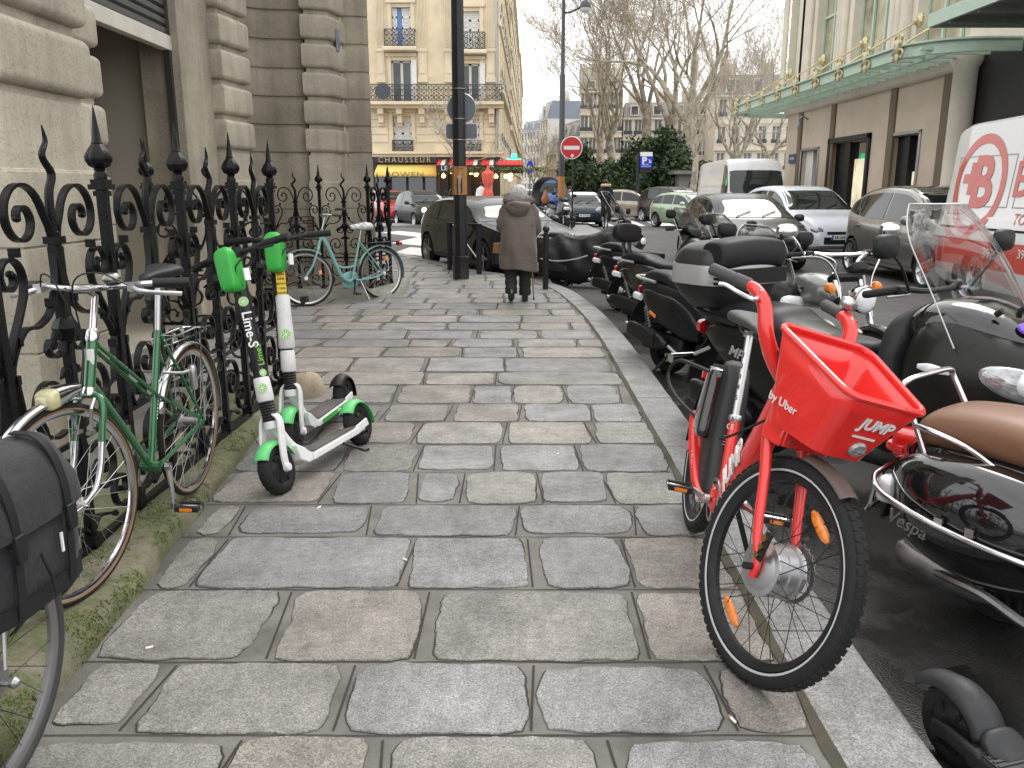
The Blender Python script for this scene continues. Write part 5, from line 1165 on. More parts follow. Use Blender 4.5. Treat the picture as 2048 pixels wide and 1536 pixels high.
def bollard(label, loc, H=1.0, r=.042):
    o = thing('bollard', label, 'bollard', loc); m = MB(); m.lathe([(r, 0), (r, H-.14), (r*1.12, H-.135), (r*1.12, H-.11), (r*.8, H-.10), (r*.8, H-.09)], n=18); m.build('post', CAST, o)
    m = MB(); m.ball((0, 0, H-.045), (.052, .052, .05), 16, 10); m.build('ball_top', CAST, o); return o
bp = G(1091, 579); bollard('black iron bollard with ball top beside the walking person', (bp.x, bp.y, 0), .92)
# island: street lamp, no entry sign, posts
il = G(1122, 452, -.01); yl = 31.0
sl = thing('street_lamp', 'tall slim grey street lamp with curved arm and globe on the traffic island', 'street lamp', (P(1122, 400, yl).x, yl, -.01)); SLP = M('lamp_grey', (.055, .055, .06), .5, var=.15); zz = lambda v: P(1122, v, yl).z+.01
m = MB(); m.lathe([(.17, 0), (.17, .5), (.13, .6), (.12, 1.2), (.105, 1.4), (.10, zz(150)), (.075, zz(148)), (.06, zz(0)), (.05, zz(-20))], n=14); m.build('pole', SLP, sl)
m = MB(); m.tube(cr([(0, 0, zz(25)), (.25, 0, zz(24)), (.62, 0, zz(12)), (.80, 0, zz(-4)), (.92, 0, zz(-7))], 6), .035, 8); m.build('arm', SLP, sl)
m = MB(); gx = P(1171, 15, yl).x-sl.location.x; m.tube([(gx, 0, zz(-8)), (gx, 0, zz(2))], .03, 6); m.lathe([(.02, .26), (.12, .22), (.19, .12), (.215, 0), (.20, -.01)], (gx, 0, zz(16)), n=18); hd = m.build('lamp_head', SLP, sl)
m = MB(); m.lathe([(.2, 0), (.19, -.06), (.12, -.13), (.01, -.16)], (gx, 0, zz(16)), n=18); m.build('lamp_bowl', M('lamp_bowl_white', (.7, .7, .68), .3), hd)
m = MB(); m.lathe([(.125, zz(395)), (.125, zz(353))], n=14, cap=False); m.build('poster', PO, sl)
yn = 29.5; c = P(1143, 295, yn); ns = thing('no_entry_sign', 'round red no entry sign with white bar on a thin black post', 'road sign', (c.x, yn, -.01)); rr = 21*.973*yn/F
m = MB(); m.cyl((.06, .03, 0), (.06, .03, c.z), .032, 10); m.build('post', CAST, ns)
m = MB(); m.prism(disc(rr), lambda p: (p[0], -.02, p[1]+c.z), lambda p: (p[0], 0, p[1]+c.z)); pn = m.build('panel', SIGNR, ns)
m = MB(); m.box(-rr*.74, rr*.74, -.025, -.0215, c.z-rr*.17, c.z+rr*.17); m.build('bar', SIGNW, pn); m = MB(); m.torus((0, -.01, c.z), (0, 1, 0), rr, .018, 40, 6); m.build('rim', SIGNW, pn)
m = MB(); m.obox((.03, -.024, c.z-rr*.72), (.09, .004, .10), ry=.4); m.build('sticker', SIGNW, pn)
for u, lab in ((1131, 'black post with flat top standing right of the street lamp base'),):
    o = thing('bollard', lab, 'bollard', (P(u, 400, 30.2).x, 30.2, -.01)); m = MB(); m.lathe([(.06, 0), (.06, 1.05), (.07, 1.06), (.07, 1.12), (.03, 1.15)], n=14); m.build('post', CAST, o)
# parking sign
yp = 44; c = P(1292, 320, yp); ps = thing('parking_sign', 'blue and white parking sign with arrow in front of the evergreens', 'sign', (c.x, yp, -.1)); s = .973*yp/F; z = c.z+.1
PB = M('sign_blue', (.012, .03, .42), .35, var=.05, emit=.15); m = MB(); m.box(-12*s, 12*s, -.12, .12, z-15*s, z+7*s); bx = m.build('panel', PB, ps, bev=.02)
m = MB(); m.box(-12*s, 12*s, -.122, .118, z+7*s, z+15*s); m.build('header', SIGNW, bx); m = MB(); m.box(-12*s, 12*s, -.11, .11, z-24*s, z-15.5*s); m.build('base_box', CAST, ps); m = MB(); m.cyl((-15*s, 0, 0), (-15*s, 0, z+12*s), .09, 10); m.build('post', CAST, ps)
text('P', .48, SIGNW, bx, frame((-.10, -.123, z-2*s), (1, 0, 0), (0, 0, 1)), bold=.02, ext=.003); text('HOTEL', .10, SIGNW, bx, frame((-.02, -.123, z-9*s), (1, 0, 0), (0, 0, 1)), ext=.003); text('BOUCICAUT', .10, SIGNW, bx, frame((0, -.123, z-12.5*s), (1, 0, 0), (0, 0, 1)), ext=.003, sx=.85)
m = MB(); m.bar([(.12, -.124, z+1*s), (.22, -.124, z-4*s)], .004, .05, (0, 1, 0)); m.prism([(.26, z-6*s), (.25, z-1*s), (.11, z-5.2*s)], lambda p: (p[0], -.126, p[1]), lambda p: (p[0], -.122, p[1])); m.build('arrow', SIGNW, bx)
yq = 52; c = P(1060, 331, yq); o = thing('direction_sign', 'round blue arrow sign at the corner past the cafe', 'road sign', (c.x, yq, -.1)); m = MB(); m.cyl((0, .03, 0), (0, .03, c.z+.3), .03, 8); m.build('post', CAST, o)
m = MB(); m.prism([(p[0]*.55, p[1]) for p in disc(.38, 28)], lambda p: (p[0], -.02, p[1]+c.z), lambda p: (p[0], 0, p[1]+c.z)); pn = m.build('panel', PB, o); m = MB(); m.bar([(.1, -.024, c.z), (-.08, -.024, c.z)], .004, .07, (0, 1, 0)); m.prism([(-.15, c.z), (-.02, c.z+.14), (-.02, c.z-.14)], lambda p: (p[0], -.026, p[1]), lambda p: (p[0], -.022, p[1])); m.build('arrow', SIGNW, pn)
# ---------------------------------------------------------------- people
def skin_body(name, pts, edges, mat, par, sub=2):          # pts: name -> (x,y,z,rx,ry)
    me = bpy.data.meshes.new(name); ks = list(pts); me.from_pydata([pts[k][:3] for k in ks], [(ks.index(a), ks.index(b)) for a, b in edges], [])
    o = bpy.data.objects.new(name, me); COL.objects.link(o); o.parent = par; sk = o.modifiers.new('skin', 'SKIN'); sk.use_smooth_shade = True
    for i, k in enumerate(ks): me.skin_vertices[0].data[i].radius = pts[k][3:5]
    me.skin_vertices[0].data[0].use_root = True
    s = o.modifiers.new('sub', 'SUBSURF'); s.levels = s.render_levels = sub; bpy.context.view_layer.update()
    nm = bpy.data.meshes.new_from_object(o.evaluated_get(bpy.context.evaluated_depsgraph_get())); o.modifiers.clear(); o.data = nm; nm.materials.clear(); nm.materials.append(mat)
    nm.polygons.foreach_set('use_smooth', [True]*len(nm.polygons)); return o
SKIN = M('skin', (.50, .30, .22), .55, var=.08)
E_ = [('pel', 'waist'), ('waist', 'chest'), ('chest', 'neck'), ('neck', 'head'), ('head', 'crown'), ('chest', 'shL'), ('shL', 'elL'), ('elL', 'wrL'), ('chest', 'shR'), ('shR', 'elR'), ('elR', 'wrR'),
      ('pel', 'hipL'), ('hipL', 'knL'), ('knL', 'anL'), ('anL', 'toL'), ('pel', 'hipR'), ('hipR', 'knR'), ('knR', 'anR'), ('anR', 'toR')]
def hand(m, w_, d, side):                            # palm and five curled fingers below the wrist
    w_ = V(w_); d = V(d).normalized(); s = V(side).normalized(); f = d.cross(s)
    m.blob([(0, 0, 0, .02, .014)]*2, 4, 1) if False else m.tube([w_, w_+d*.03, w_+d*.075], [.017, .022, .020], 8, nrm=f, rb=[.02, .036, .034])
    for k in range(4):
        b = w_+d*.075+s*(-.028+.0185*k); L_ = (.062, .07, .066, .052)[k]; m.tube([b, b+d*L_*.45+f*.004, b+d*L_*.75+f*.022, b+d*L_*.8+f*.04], [.0085, .008, .0075, .006], 6)
    b = w_+d*.025+s*-.034; m.tube([b, b+d*.03-s*.016+f*.012, b+d*.055-s*.01+f*.028], [.011, .0095, .007], 6)
# old person walking away: stooped, long quilted coat, cane in right hand
lx = G(1037, 604); pr = thing('person', 'white haired person in long brown hooded coat walking away with a cane', 'person', (lx.x, lx.y, 0))
B = {'pel': (0, 0, .78, .13, .11), 'waist': (0, .03, .93, .13, .11), 'chest': (0, .10, 1.14, .14, .11), 'neck': (0, .16, 1.28, .05, .05), 'head': (0, .20, 1.37, .075, .085), 'crown': (0, .20, 1.44, .07, .08),
     'shL': (-.16, .10, 1.19, .055, .055), 'elL': (-.215, .08, .97, .042, .042), 'wrL': (-.17, .26, .90, .028, .028), 'shR': (.17, .10, 1.18, .055, .055), 'elR': (.225, .10, .95, .042, .042), 'wrR': (.165, .27, .80, .028, .028),
     'hipL': (-.09, 0, .74, .085, .085), 'knL': (-.10, .02, .42, .06, .06), 'anL': (-.095, -.10, .14, .042, .045), 'toL': (-.095, -.02, .04, .036, .03),
     'hipR': (.09, 0, .74, .085, .085), 'knR': (.085, .05, .42, .06, .06), 'anR': (.085, .05, .09, .042, .045), 'toR': (.085, .19, .035, .036, .03)}
skin_body('body', B, E_, SKIN, pr)
COAT = M('coat_brown_cloth', (.115, .090, .075), .62, var=.16, vs=7, bump=.5, bs=28, rv=.1, sheen=.2); FUR = M('fur_trim', (.20, .175, .15), .95, var=.4, vs=40, bump=1, bs=130); TRO = M('trouser_cloth', (.022, .021, .021), .85, var=.2, bump=.3, bs=50)
m = MB(); rows = [(.45, .01, .02, .255, .21), (.54, .0, .02, .25, .205), (.64, .0, .02, .243, .198), (.74, 0, .02, .235, .19), (.88, 0, .03, .225, .175), (1.0, 0, .05, .22, .165), (1.10, 0, .08, .22, .15), (1.18, 0, .105, .205, .135), (1.235, 0, .12, .165, .115), (1.275, 0, .14, .10, .09), (1.29, 0, .15, .06, .06)]
m.blob(rows, 44, 6, 'z', 2.5)
for i, p in enumerate(m.v):                             # cloth folds, vent, uneven hem, quilting seams
    a = math.atan2(p[1]-.05, p[0]); low = max(0, min(1, (1.0-p[2])/.4)); k = 1+.035*low*math.sin(a*6+p[2]*9)+.02*low*math.sin(a*11+2)+.015*noise.noise(V(p)*9)
    qz = min(abs(p[2]-z) for z in (.60, .80, .96, 1.10)); k -= .022*max(0, 1-qz/.012)
    dz = (-.05*max(0, math.cos(a+1.0))+.02*math.sin(a*3))*max(0, 1-(p[2]-.45)/.12); m.v[i] = (p[0]*k, .04+(p[1]-.04)*k, p[2]+dz)
co = m.build('coat', COAT, pr, ang=70, sub=1)
for s, nm in ((-1, 'L'), (1, 'R')):
    m = MB(); a, b, c = V(B['sh'+nm][:3]), V(B['el'+nm][:3]), V(B['wr'+nm][:3]); pth = cr([a+V((-s*.04, 0, .03)), a+V((s*.015, 0, -.02)), b+V((s*.01, -.01, 0)), b.lerp(c, .5), c], 6)
    m.tube(pth, [.075-.022*i/24+.006*math.sin(i*2.1) for i in range(25)], 16); m.build('sleeve', COAT, pr, ang=70)
m = MB(); hood = cr([(1.30, 0, .10, .12, .12), (1.27, 0, .0, .155, .13), (1.20, 0, -.03, .15, .11), (1.13, 0, -.03, .115, .085), (1.08, 0, -.01, .06, .05), (1.06, 0, .0, .01, .01)], 5); m.blob(hood, 26, 1, 'z', 2.2)
for i, p in enumerate(m.v): m.v[i] = tuple(V(p)+V((noise.noise(V(p)*11)*.02, noise.noise(V(p)*10+V((4, 4, 4)))*.02, noise.noise(V(p)*9+V((9, 2, 4)))*.012)))
m.build('hood', COAT, pr, ang=70)
m = MB(); n = 40; rings = []
for i in range(n):
    a = 2*pi*i/n; c = V((.165*math.cos(a), .11+.125*math.sin(a), 1.285+.012*math.cos(2*a)-.02*math.sin(a))); r = .040+.007*noise.noise(V((i*.7, 0, 0))); d = V((math.cos(a), math.sin(a), 0)); rings.append(ring(c, d, (0, 0, 1), r, r, 2, 12))
m.loft(rings, False, True)
q = random.Random(5)
for i in range(900):
    a = q.random()*2*pi; b = q.uniform(-.5, 2.6); d = V((math.cos(a), math.sin(a), 0)); o_ = V((.165*math.cos(a), .11+.125*math.sin(a), 1.285+.012*math.cos(2*a)-.02*math.sin(a))); e_ = d*math.cos(b)+V((0, 0, 1))*math.sin(b); p = o_+e_*.036; t = p+e_*q.uniform(.012, .03)+V((q.gauss(0, .008), q.gauss(0, .008), q.gauss(0, .008))); w_ = e_.cross(V((q.gauss(0, 1), q.gauss(0, 1), q.gauss(0, 1)))).normalized()*.0022
    m.add([p-w_, p+w_, t], [(0, 1, 2)])
m.build('fur_collar', FUR, pr, ang=60, norm=False)
HAIR = M('white_hair', (.48, .47, .44), .6, var=.25, vs=30, bump=.5, bs=90); m = MB(); rings = []
m.blob([(1.27, 0, .15, .055, .05), (1.30, 0, .15, .092, .085), (1.35, 0, .165, .104, .10), (1.40, 0, .185, .105, .108), (1.45, 0, .20, .093, .098), (1.485, 0, .205, .06, .065), (1.50, 0, .205, .012, .012)], 36, 6, 'z', 2)
for i, p in enumerate(m.v): a = math.atan2(p[1]-.18, p[0]); k = 1+.03*math.sin(a*13+p[2]*20)+.02*math.sin(a*23+p[2]*9); m.v[i] = (p[0]*k, .18+(p[1]-.18)*k, p[2])
for i in range(140):
    a = q.random()*2*pi; d = V((math.cos(a), math.sin(a), 0)); p = V((0, .18, 1.46))+d*.07; pts = [p, V((0, .17, 1.40))+d*.110, V((0, .16, 1.33))+d*.107, V((0, .15, 1.27+q.random()*.03))+d*.085]; m.tube(cr(pts, 3), [.003, .004, .004, .004, .004, .004, .004, .004, .003, .001], 4)
m.build('hair', HAIR, pr, ang=60)
for s, nm in ((-1, 'L'), (1, 'R')):
    h, k_, a = [V(B[j+nm][:3]) for j in ('hip', 'kn', 'an')]; m = MB(); pth = cr([h+V((0, 0, .05)), h.lerp(k_, .5), k_, k_.lerp(a, .5), a+V((0, 0, .03)), a+V((0, 0, -.005))], 5)
    m.tube(pth, [.105-.028*min(1, i/14)+.005*math.sin(i*1.7) for i in range(26)], 18); m.build('trouser_leg', TRO, pr, ang=70)
    m = MB(); t = V(B['to'+nm][:3]); hl = a+V((0, -.055, -.045)); up = .03 if nm == 'L' else 0
    if nm == 'L': m.tube(cr([a+V((0, -.02, .06)), a+V((0, -.045, .01)), a+V((0, -.03, -.06)), t+V((0, .01, .01)), t+V((0, .05, -.005))], 5), [.035, .037, .039, .040, .041, .042, .043, .044, .045, .045, .045, .045, .044, .043, .042, .042, .041, .040, .038, .032, .02], 14)
    else: m.blob([(-.045+.0, .085, .05, .03, .045), (0, .085, .05, .042, .05), (.07, .085, .045, .044, .044), (.15, .085, .035, .047, .034), (.22, .085, .03, .042, .028), (.26, .085, .025, .02, .02)], 16, 4, 'y')
    m.build('shoe', GBK if nm == 'L' else SAT, pr)
m = MB(); hand(m, B['wrR'][:3], (-.02, .1, -.9), (1, 0, 0)); hand(m, B['wrL'][:3], (0, .4, -.7), (-1, 0, 0)); m.build('hand', SKIN, pr)
hw_ = V(B['wrR'][:3])+V((.0, .03, -.06)); cn_ = thing('walking_cane', 'thin brown wooden walking cane held by the walking person', 'cane', V((lx.x, lx.y, 0))+V((.205, .20, 0)))
m = MB(); top = hw_-V((.205, .20, 0)); m.tube([(0, 0, .02), (top.x*.5, top.y*.5, top.z*.5), top, top+V((0, 0, .03)), top+V((0, -.05, .045)), top+V((0, -.09, .03))], [.009, .010, .011, .012, .012, .010], 10); m.build('shaft', M('cane_wood', (.26, .155, .075), .45, var=.25, vs=30), cn_); m = MB(); m.cyl((0, 0, 0), (0, 0, .035), .014, 10, .011); m.build('rubber_tip', RUB, cn_)
hw_ = V((lx.x, lx.y, 0))+V(B['wrL'][:3]); bg_ = thing('handbag', 'black and tan bucket handbag hanging beside the brown coat', 'handbag', hw_+V((-.09, -.06, -.42)))
TAN = M('tan_leather', (.30, .13, .055), .5, var=.2, vs=14, bump=.2, bs=120); m = MB(); m.blob([(0, 0, 0, .075, .055), (.012, 0, 0, .088, .066), (.14, 0, 0, .082, .06), (.155, 0, 0, .081, .06)], 24, 3, 'z', 2.6); m.build('bag_body', DKG, bg_)
m = MB(); m.blob([(.145, 0, 0, .084, .063), (.25, 0, 0, .074, .05), (.27, 0, 0, .072, .048)], 24, 3, 'z', 2.4); m.build('top_band', TAN, bg_); m = MB(); m.bar([(.075, 0, .0), (.088, 0, .08), (.082, 0, .16)], .05, .006, (0, 1, 0)); m.build('side_panel', TAN, bg_)
m = MB(); m.tube(cr([(-.06, 0, .26), (-.03, .02, .36), (.06, .05, .44), (.10, .06, .45), (.10, .06, .42), (.07, .02, .34), (.06, 0, .26)], 5), .007, 6); m.tube(cr([(-.085, 0, .2), (-.10, 0, .05), (-.06, -.02, -.03), (.03, -.02, -.035), (.07, 0, .0)], 4), .004, 5); m.build('strap', BLK, bg_)
# small distant people
def walker(label, u, Y, H, coat, bot, bike=False, rz=0, z0=ROADZ):
    s = H/1.72; o = thing('person', label, 'person', (P(u, 400, Y).x, Y, z0+(.16 if bike else 0)), rz); o.scale = (s, s, s)
    Bd = {'pel': (0, 0, .92, .13, .11), 'waist': (0, .0, 1.08, .14, .11), 'chest': (0, .01, 1.34, .15, .11), 'neck': (0, .0, 1.50, .05, .05), 'head': (0, -.01, 1.60, .075, .09), 'crown': (0, 0, 1.67, .065, .075),
          'shL': (-.18, .0, 1.40, .055, .055), 'elL': (-.24, .0, 1.14, .042, .042), 'wrL': (-.20, -.12, .94, .028, .028), 'shR': (.18, .0, 1.40, .055, .055), 'elR': (.24, .0, 1.14, .042, .042), 'wrR': (.20, -.12, .94, .028, .028),
          'hipL': (-.09, 0, .86, .085, .085), 'knL': (-.10, -.06, .48, .06, .06), 'anL': (-.10, .04, .10, .042, .045), 'toL': (-.10, -.10, .04, .036, .03), 'hipR': (.09, 0, .86, .085, .085), 'knR': (.10, -.02, .48, .06, .06), 'anR': (.10, .02, .10, .042, .045), 'toR': (.10, -.12, .04, .036, .03)}
    if bike: Bd.update(elL=(-.27, -.10, 1.16, .042, .042), wrL=(-.24, -.36, 1.06, .03, .03), elR=(.27, -.10, 1.16, .042, .042), wrR=(.24, -.36, 1.06, .03, .03), knL=(-.12, -.32, .72, .06, .06), anL=(-.12, -.20, .32, .045, .045), toL=(-.12, -.34, .28, .036, .03), knR=(.12, -.26, .54, .06, .06), anR=(.12, -.12, .14, .045, .045), toR=(.12, -.26, .10, .036, .03))
    skin_body('body', Bd, E_, SKIN, o, 1)
    m = MB(); m.blob([(.80, 0, 0, .18, .14), (.95, 0, 0, .19, .15), (1.2, 0, 0, .20, .15), (1.40, 0, 0, .22, .135), (1.47, 0, 0, .14, .1), (1.52, 0, 0, .07, .07)], 18, 4, 'z', 2.4); m.build('coat', coat, o)
    for nm in 'LR':
        m = MB(); a, b, c = [V(Bd[k+nm][:3]) for k in ('sh', 'el', 'wr')]; m.tube(cr([a, b, c], 5), .062, 10); m.build('sleeve', coat, o); m = MB(); a, b, c = [V(Bd[k+nm][:3]) for k in ('hip', 'kn', 'an')]; m.tube(cr([a, b, c], 5), [.1-.003*i for i in range(11)], 10); m.build('trouser_leg', bot, o)
    m = MB(); m.ball((0, .012, 1.64), (.092, .105, .095), 14, 8); m.build('hair', SAT, o)
    m = MB(); m.ball((-.03, -.098, 1.61), (.012, .008, .008), 6, 4); m.ball((.03, -.098, 1.61), (.012, .008, .008), 6, 4); m.build('eyes', BLK, o)
    return o
NAVY = M('navy_coat', (.012, .014, .02), .8); CY = walker('person in black parka with pale fur collar riding towards the camera', 1211, 33, 1.72, NAVY, TRO, True)
m = MB(); m.torus((0, -.02, 1.52), (0, 0, 1), .15, .055, 20, 8); m.build('fur_collar', M('pale_fur', (.55, .42, .25), .95, var=.3, vs=30), CY)
walker('waiter in white shirt and black vest beside the closed red parasol', 963, 45.2, 1.75, WHT, TRO, z0=0)
walker('small standing person in reddish top behind the no entry post', 1139, 38, 1.65, M('rust_coat', (.16, .06, .05), .8), TRO)
walker('person in dark jacket in the distance between the cafe and the lamp', 1076, 39, 1.7, NAVY, TRO)
# ---------------------------------------------------------------- bicycles and kick scooters
def rotz(deg): return Matrix.Rotation(R(deg), 4, 'Z')
def about(p, ax, deg): return Matrix.Translation(p) @ Matrix.Rotation(R(deg), 4, V(ax)) @ Matrix.Translation(-V(p))
def wheel(par, c, r, tw, T=None, n=32, rimm=CHR, tyrem=RUB, spm=STEEL, hubm=ALU, hub=.018, hw=.05, wall=None, rimd=.014, tread=False, sr=.0011):
    c = V(c); m = MB(T); m.lathe([(.008, -hw-.012), (.010, -hw), (hub*1.5, -hw+.006), (hub*1.5, -hw+.014), (hub, -hw+.02), (hub, hw-.02), (hub*1.5, hw-.014), (hub*1.5, hw-.006), (.010, hw), (.008, hw+.012)], c, (0, 1, 0), 20); w_ = m.build('wheel', hubm, par)
    m = MB(T); m.torus(c, (0, 1, 0), r-tw, tw, 72, 14)
    if tread:
        for i in range(72):
            a = 2*pi*i/72
            for s in (-1, 1): m.obox(c+V((math.cos(a+s*.02)*(r-.003), s*tw*.36, math.sin(a+s*.02)*(r-.003))), (.020, tw*.60, .006), 0, -a+pi/2, 0)
    m.build('tyre', tyrem, w_)
    if wall:
        m = MB(T)
        for s in (-1, 1): m.torus(c+V((0, s*tw*.80, 0)), (0, 1, 0), r-tw-tw*.45, tw*.30, 72, 6, rb=tw*.22)
        m.build('tyre_wall', wall, w_)
    m = MB(T); ri = r-2*tw; m.lathe([(ri+.004, -tw*.75), (ri+.004, tw*.75), (ri-.003, tw*.72), (ri-rimd, tw*.3), (ri-rimd, -tw*.3), (ri-.003, -tw*.72), (ri+.004, -tw*.75)], c, (0, 1, 0), 72, cap=False); m.build('rim', rimm, w_)
    m = MB(T)
    for i in range(n):
        s = 1 if i % 2 else -1; a = 2*pi*i/n; b = a+(1 if (i//2) % 2 else -1)*1.15*(.5 if hub > .05 else 1)*min(1, .022/hub+.4)
        m.tube([c+V((hub*1.4*math.cos(b), s*(hw-.01), hub*1.4*math.sin(b))), c+V(((ri-rimd)*math.cos(a), 0, (ri-rimd)*math.sin(a)))], sr, 4, cap=False)
    m.build('spokes', spm, w_); return w_
def fender(par, c, r, w_, a0, a1, mat, T=None, name='mudguard', depth=.014):
    m = MB(T); c = V(c); rings = []
    for i in range(33):
        a = R(a0+(a1-a0)*i/32); d = V((math.cos(a), 0, math.sin(a)))
        rings.append([c+d*(r-depth*(abs(k)/2)**2)+V((0, w_*k/4, 0)) for k in (-2, -1, 0, 1, 2)])
    m.loft(rings, cap=False, wrap=False); return m.build(name, mat, par, thick=.003)
def saddle(par, c, mat, L_=.27, W_=.075, name='saddle'):
    m = MB(); x, y, z = c
    m.blob([(x-.13, 0, z, .02, .012), (x-.12, 0, z, .055, .022), (x-.07, 0, z+.005, W_, .028), (x-.01, 0, z, W_*.75, .024), (x+.06, 0, z-.004, W_*.38, .018), (x+.12, 0, z-.008, .024, .015), (x+.145, 0, z-.014, .012, .010)], 20, 5, 'x', 2.6)
    o = m.build(name, mat, par, ang=60); m = MB()
    for s in (-1, 1): m.tube([(x-.1, s*.03, z-.02), (x-.03, s*.022, z-.045), (x+.03, s*.022, z-.045), (x+.1, s*.01, z-.02)], .0035, 6)
    m.lathe([(.02, -.06), (.02, -.035)], (x, 0, z), n=10); m.build('rails', STEEL, o); return o
def pedal(par, c, mat=BLK, refl=True):
    m = MB(); x, y, z = c
    for k in (-1, 1): m.obox((x+k*.028, y, z), (.016, .095, .022))
    for k in (-1, 1): m.obox((x, y+k*.045, z), (.07, .006, .020))
    o = m.build('pedal', mat, par, bev=.002); m = MB(); m.cyl((x, y-.05, z), (x, y+.05, z), .008, 8); m.obox((x, y, z), (.03, .09, .012)); m.build('pedal_body', CHR, o)
    if refl:
        m = MB()
        for k in (-1, 1): m.obox((x+k*.0375, y, z), (.003, .05, .013))
        m.build('reflector', ORGL, o)
def crank(par, bb, ang, side, mat=ALU, L_=.17):
    a = R(ang); e_ = V(bb)+V((L_*math.cos(a), side*.085, L_*math.sin(a))); b = V(bb)+V((0, side*.07, 0)); m = MB(); m.tube([b, b.lerp(e_, .5), e_], [.014, .010, .011], 8); m.cyl(b-V((0, .01, 0)), b+V((0, .01, 0)), .018, 12); m.build('crank_arm', mat, par); return e_+V((0, side*.06, 0))
def chainring(par, bb, r, side=-1, mat=STEEL):
    m = MB(); y = side*.045
    m.lathe([(r-.012, y-.002), (r, y-.002), (r, y+.002), (r-.012, y+.002), (r-.012, y-.002)], V(bb), (0, 1, 0), 40, cap=False)
    for k in range(5): a = 2*pi*k/5; m.bar([V(bb)+V((0, y, 0)), V(bb)+V(((r-.006)*math.cos(a), y, (r-.006)*math.sin(a)))], .003, .014, (0, 1, 0))
    return m.build('chainring', mat, par)
def chain(par, bb, r0, ax, r1, side=-1):
    m = MB(); y = side*.045; bb, ax = V(bb), V(ax)
    m.bar([bb+V((0, y, r0)), ax+V((0, y, r1))], .007, .009, (0, 1, 0)); m.bar([bb+V((0, y, -r0)), ax+V((0, y, -r1))], .007, .009, (0, 1, 0)); m.build('chain', M('oily_chain', (.03, .028, .025), .6, .5), par)
# ---- green racing bicycle by the fence
GRN = M('green_enamel', (.012, .125, .035), .25, .2, var=.22, vs=6, coat=1, dirt=.22); TANW_ = M('tan_sidewall', (.24, .13, .055), .8, var=.2)
a = G(398, 978, .05); gb = thing('bicycle', 'green steel bicycle with chrome mudguards leaning on the near railings', 'bicycle', (-1.47, 3.62, .085), R(-90), rx=R(-1.5))
r = .34; RA, FA, BBp = V((0, 0, r)), V((1.03, 0, r)), V((.43, 0, .27)); ht0, ht1 = V((.805, 0, .86)), V((.855, 0, .70)); sdir = (ht0-ht1).normalized(); ST = about(ht1, sdir, -13)
wheel(gb, RA, r, .0135, wall=TANW_); wheel(gb, FA, r, .0135, T=ST, wall=TANW_)
stt = V((.275, 0, .80)); m = MB(); m.tube([ht0+sdir*.02, ht1-sdir*.02], .019, 14); m.tube([BBp, stt], .0145, 14); m.tube([ht1+sdir*.02, BBp], .0145, 14)
for s in (-1, 1):
    m.tube([ht0+V((0, s*.015, -.02)), V((.36, s*.022, .545)), RA+V((.03, s*.058, .02))], .0075, 8); m.tube([stt+V((0, s*.012, -.02)), RA+V((.0, s*.06, .01))], .007, 8); m.tube([BBp+V((0, s*.03, 0)), RA+V((.0, s*.06, 0))], .009, 8)
m.cyl(BBp-V((0, .038, 0)), BBp+V((0, .038, 0)), .023, 16); m.build('frame', GRN, gb)
m = MB(); y = .0
for k in range(12): m.obox(BBp.lerp(stt, .35+.025*k)+V((-.002, .0142, 0)), (.006, .002, .007))
m.obox(ht0.lerp(ht1, .35)+V((.017, .006, 0)), (.012, .02, .05)); m.build('frame_decal', WHT, gb)
m = MB(ST)
for s in (-1, 1): m.tube(cr([ht1+V((.005, s*.008, -.02)), ht1+V((.01, s*.05, -.05)), V((.90, s*.054, .52))], 4), .0125, 10)
m.build('fork', GRN, gb); m = MB(ST)
for s in (-1, 1): m.tube(cr([V((.90, s*.054, .52)), V((.925, s*.055, .44)), V((.965, s*.056, .375)), FA+V((0, s*.056, 0))], 5), [.0125-.0003*i for i in range(16)], 10)
m.cyl(FA-V((0, .075, 0)), FA+V((0, .075, 0)), .006, 8); m.build('fork_end', CHR, gb)
m = MB(ST); m.tube([ht0+sdir*.02, ht0+sdir*.15, ht0+sdir*.17+V((.05, 0, .01))], .0125, 12); m.lathe([(.022, -.01), (.024, .0), (.022, .025), (.016, .035)], ht0, sdir, 16); m.lathe([(.022, -.03), (.024, -.02), (.020, 0)], ht1, sdir, 16); m.build('stem', CHR, gb)
bc = ht0+sdir*.17+V((.05, 0, .01)); m = MB(ST); bar = cr([bc+V((-.10, .30, .005)), bc+V((-.05, .22, .01)), bc+V((0, .10, .005)), bc, bc+V((0, -.10, .005)), bc+V((-.05, -.22, .01)), bc+V((-.10, -.30, .005))], 6); m.tube(bar, .0115, 10); m.cyl(bc-V((0, .03, 0)), bc+V((0, .03, 0)), .017, 12); hb_ = m.build('handlebar', CHR, gb)
for s in (1, -1):
    m = MB(ST); m.tube([bc+V((-.055, s*.225, .01)), bc+V((-.115, s*.325, .005))], .0165, 12); m.build('grip', BLK, gb)
    m = MB(ST); p = bc+V((-.03, s*.185, .008)); m.obox(p+V((.014, 0, -.004)), (.045, .03, .03)); m.tube(cr([p+V((.03, 0, -.006)), p+V((.045, s*.04, -.018)), p+V((.03, s*.09, -.025)), p+V((.0, s*.14, -.032)), p+V((-.012, s*.155, -.035))], 5), [.010]*8+[.008]*13, 8, rb=[.006]*21); m.build('brake_lever', ALU, gb)
    m = MB(ST); m.tube(cr([p+V((.03, -s*.01, .0)), p+V((.09, -s*.08, .05)), bc+V((.09, s*.03, .02)), ht0+V((.05, 0, -.02)), ht1+V((.07, 0, -.06))], 6), .003, 5); m.build('brake_cable', BLK, gb)
m = MB(ST); m.lathe([(.001, .022), (.02, .02), (.03, .008), (.031, 0), (.026, -.008)], bc+V((0, .11, .03)), (.1, 0, 1), 20); m.build('bell', M('steel_bell', (.3, .3, .3), .25, 1), gb)
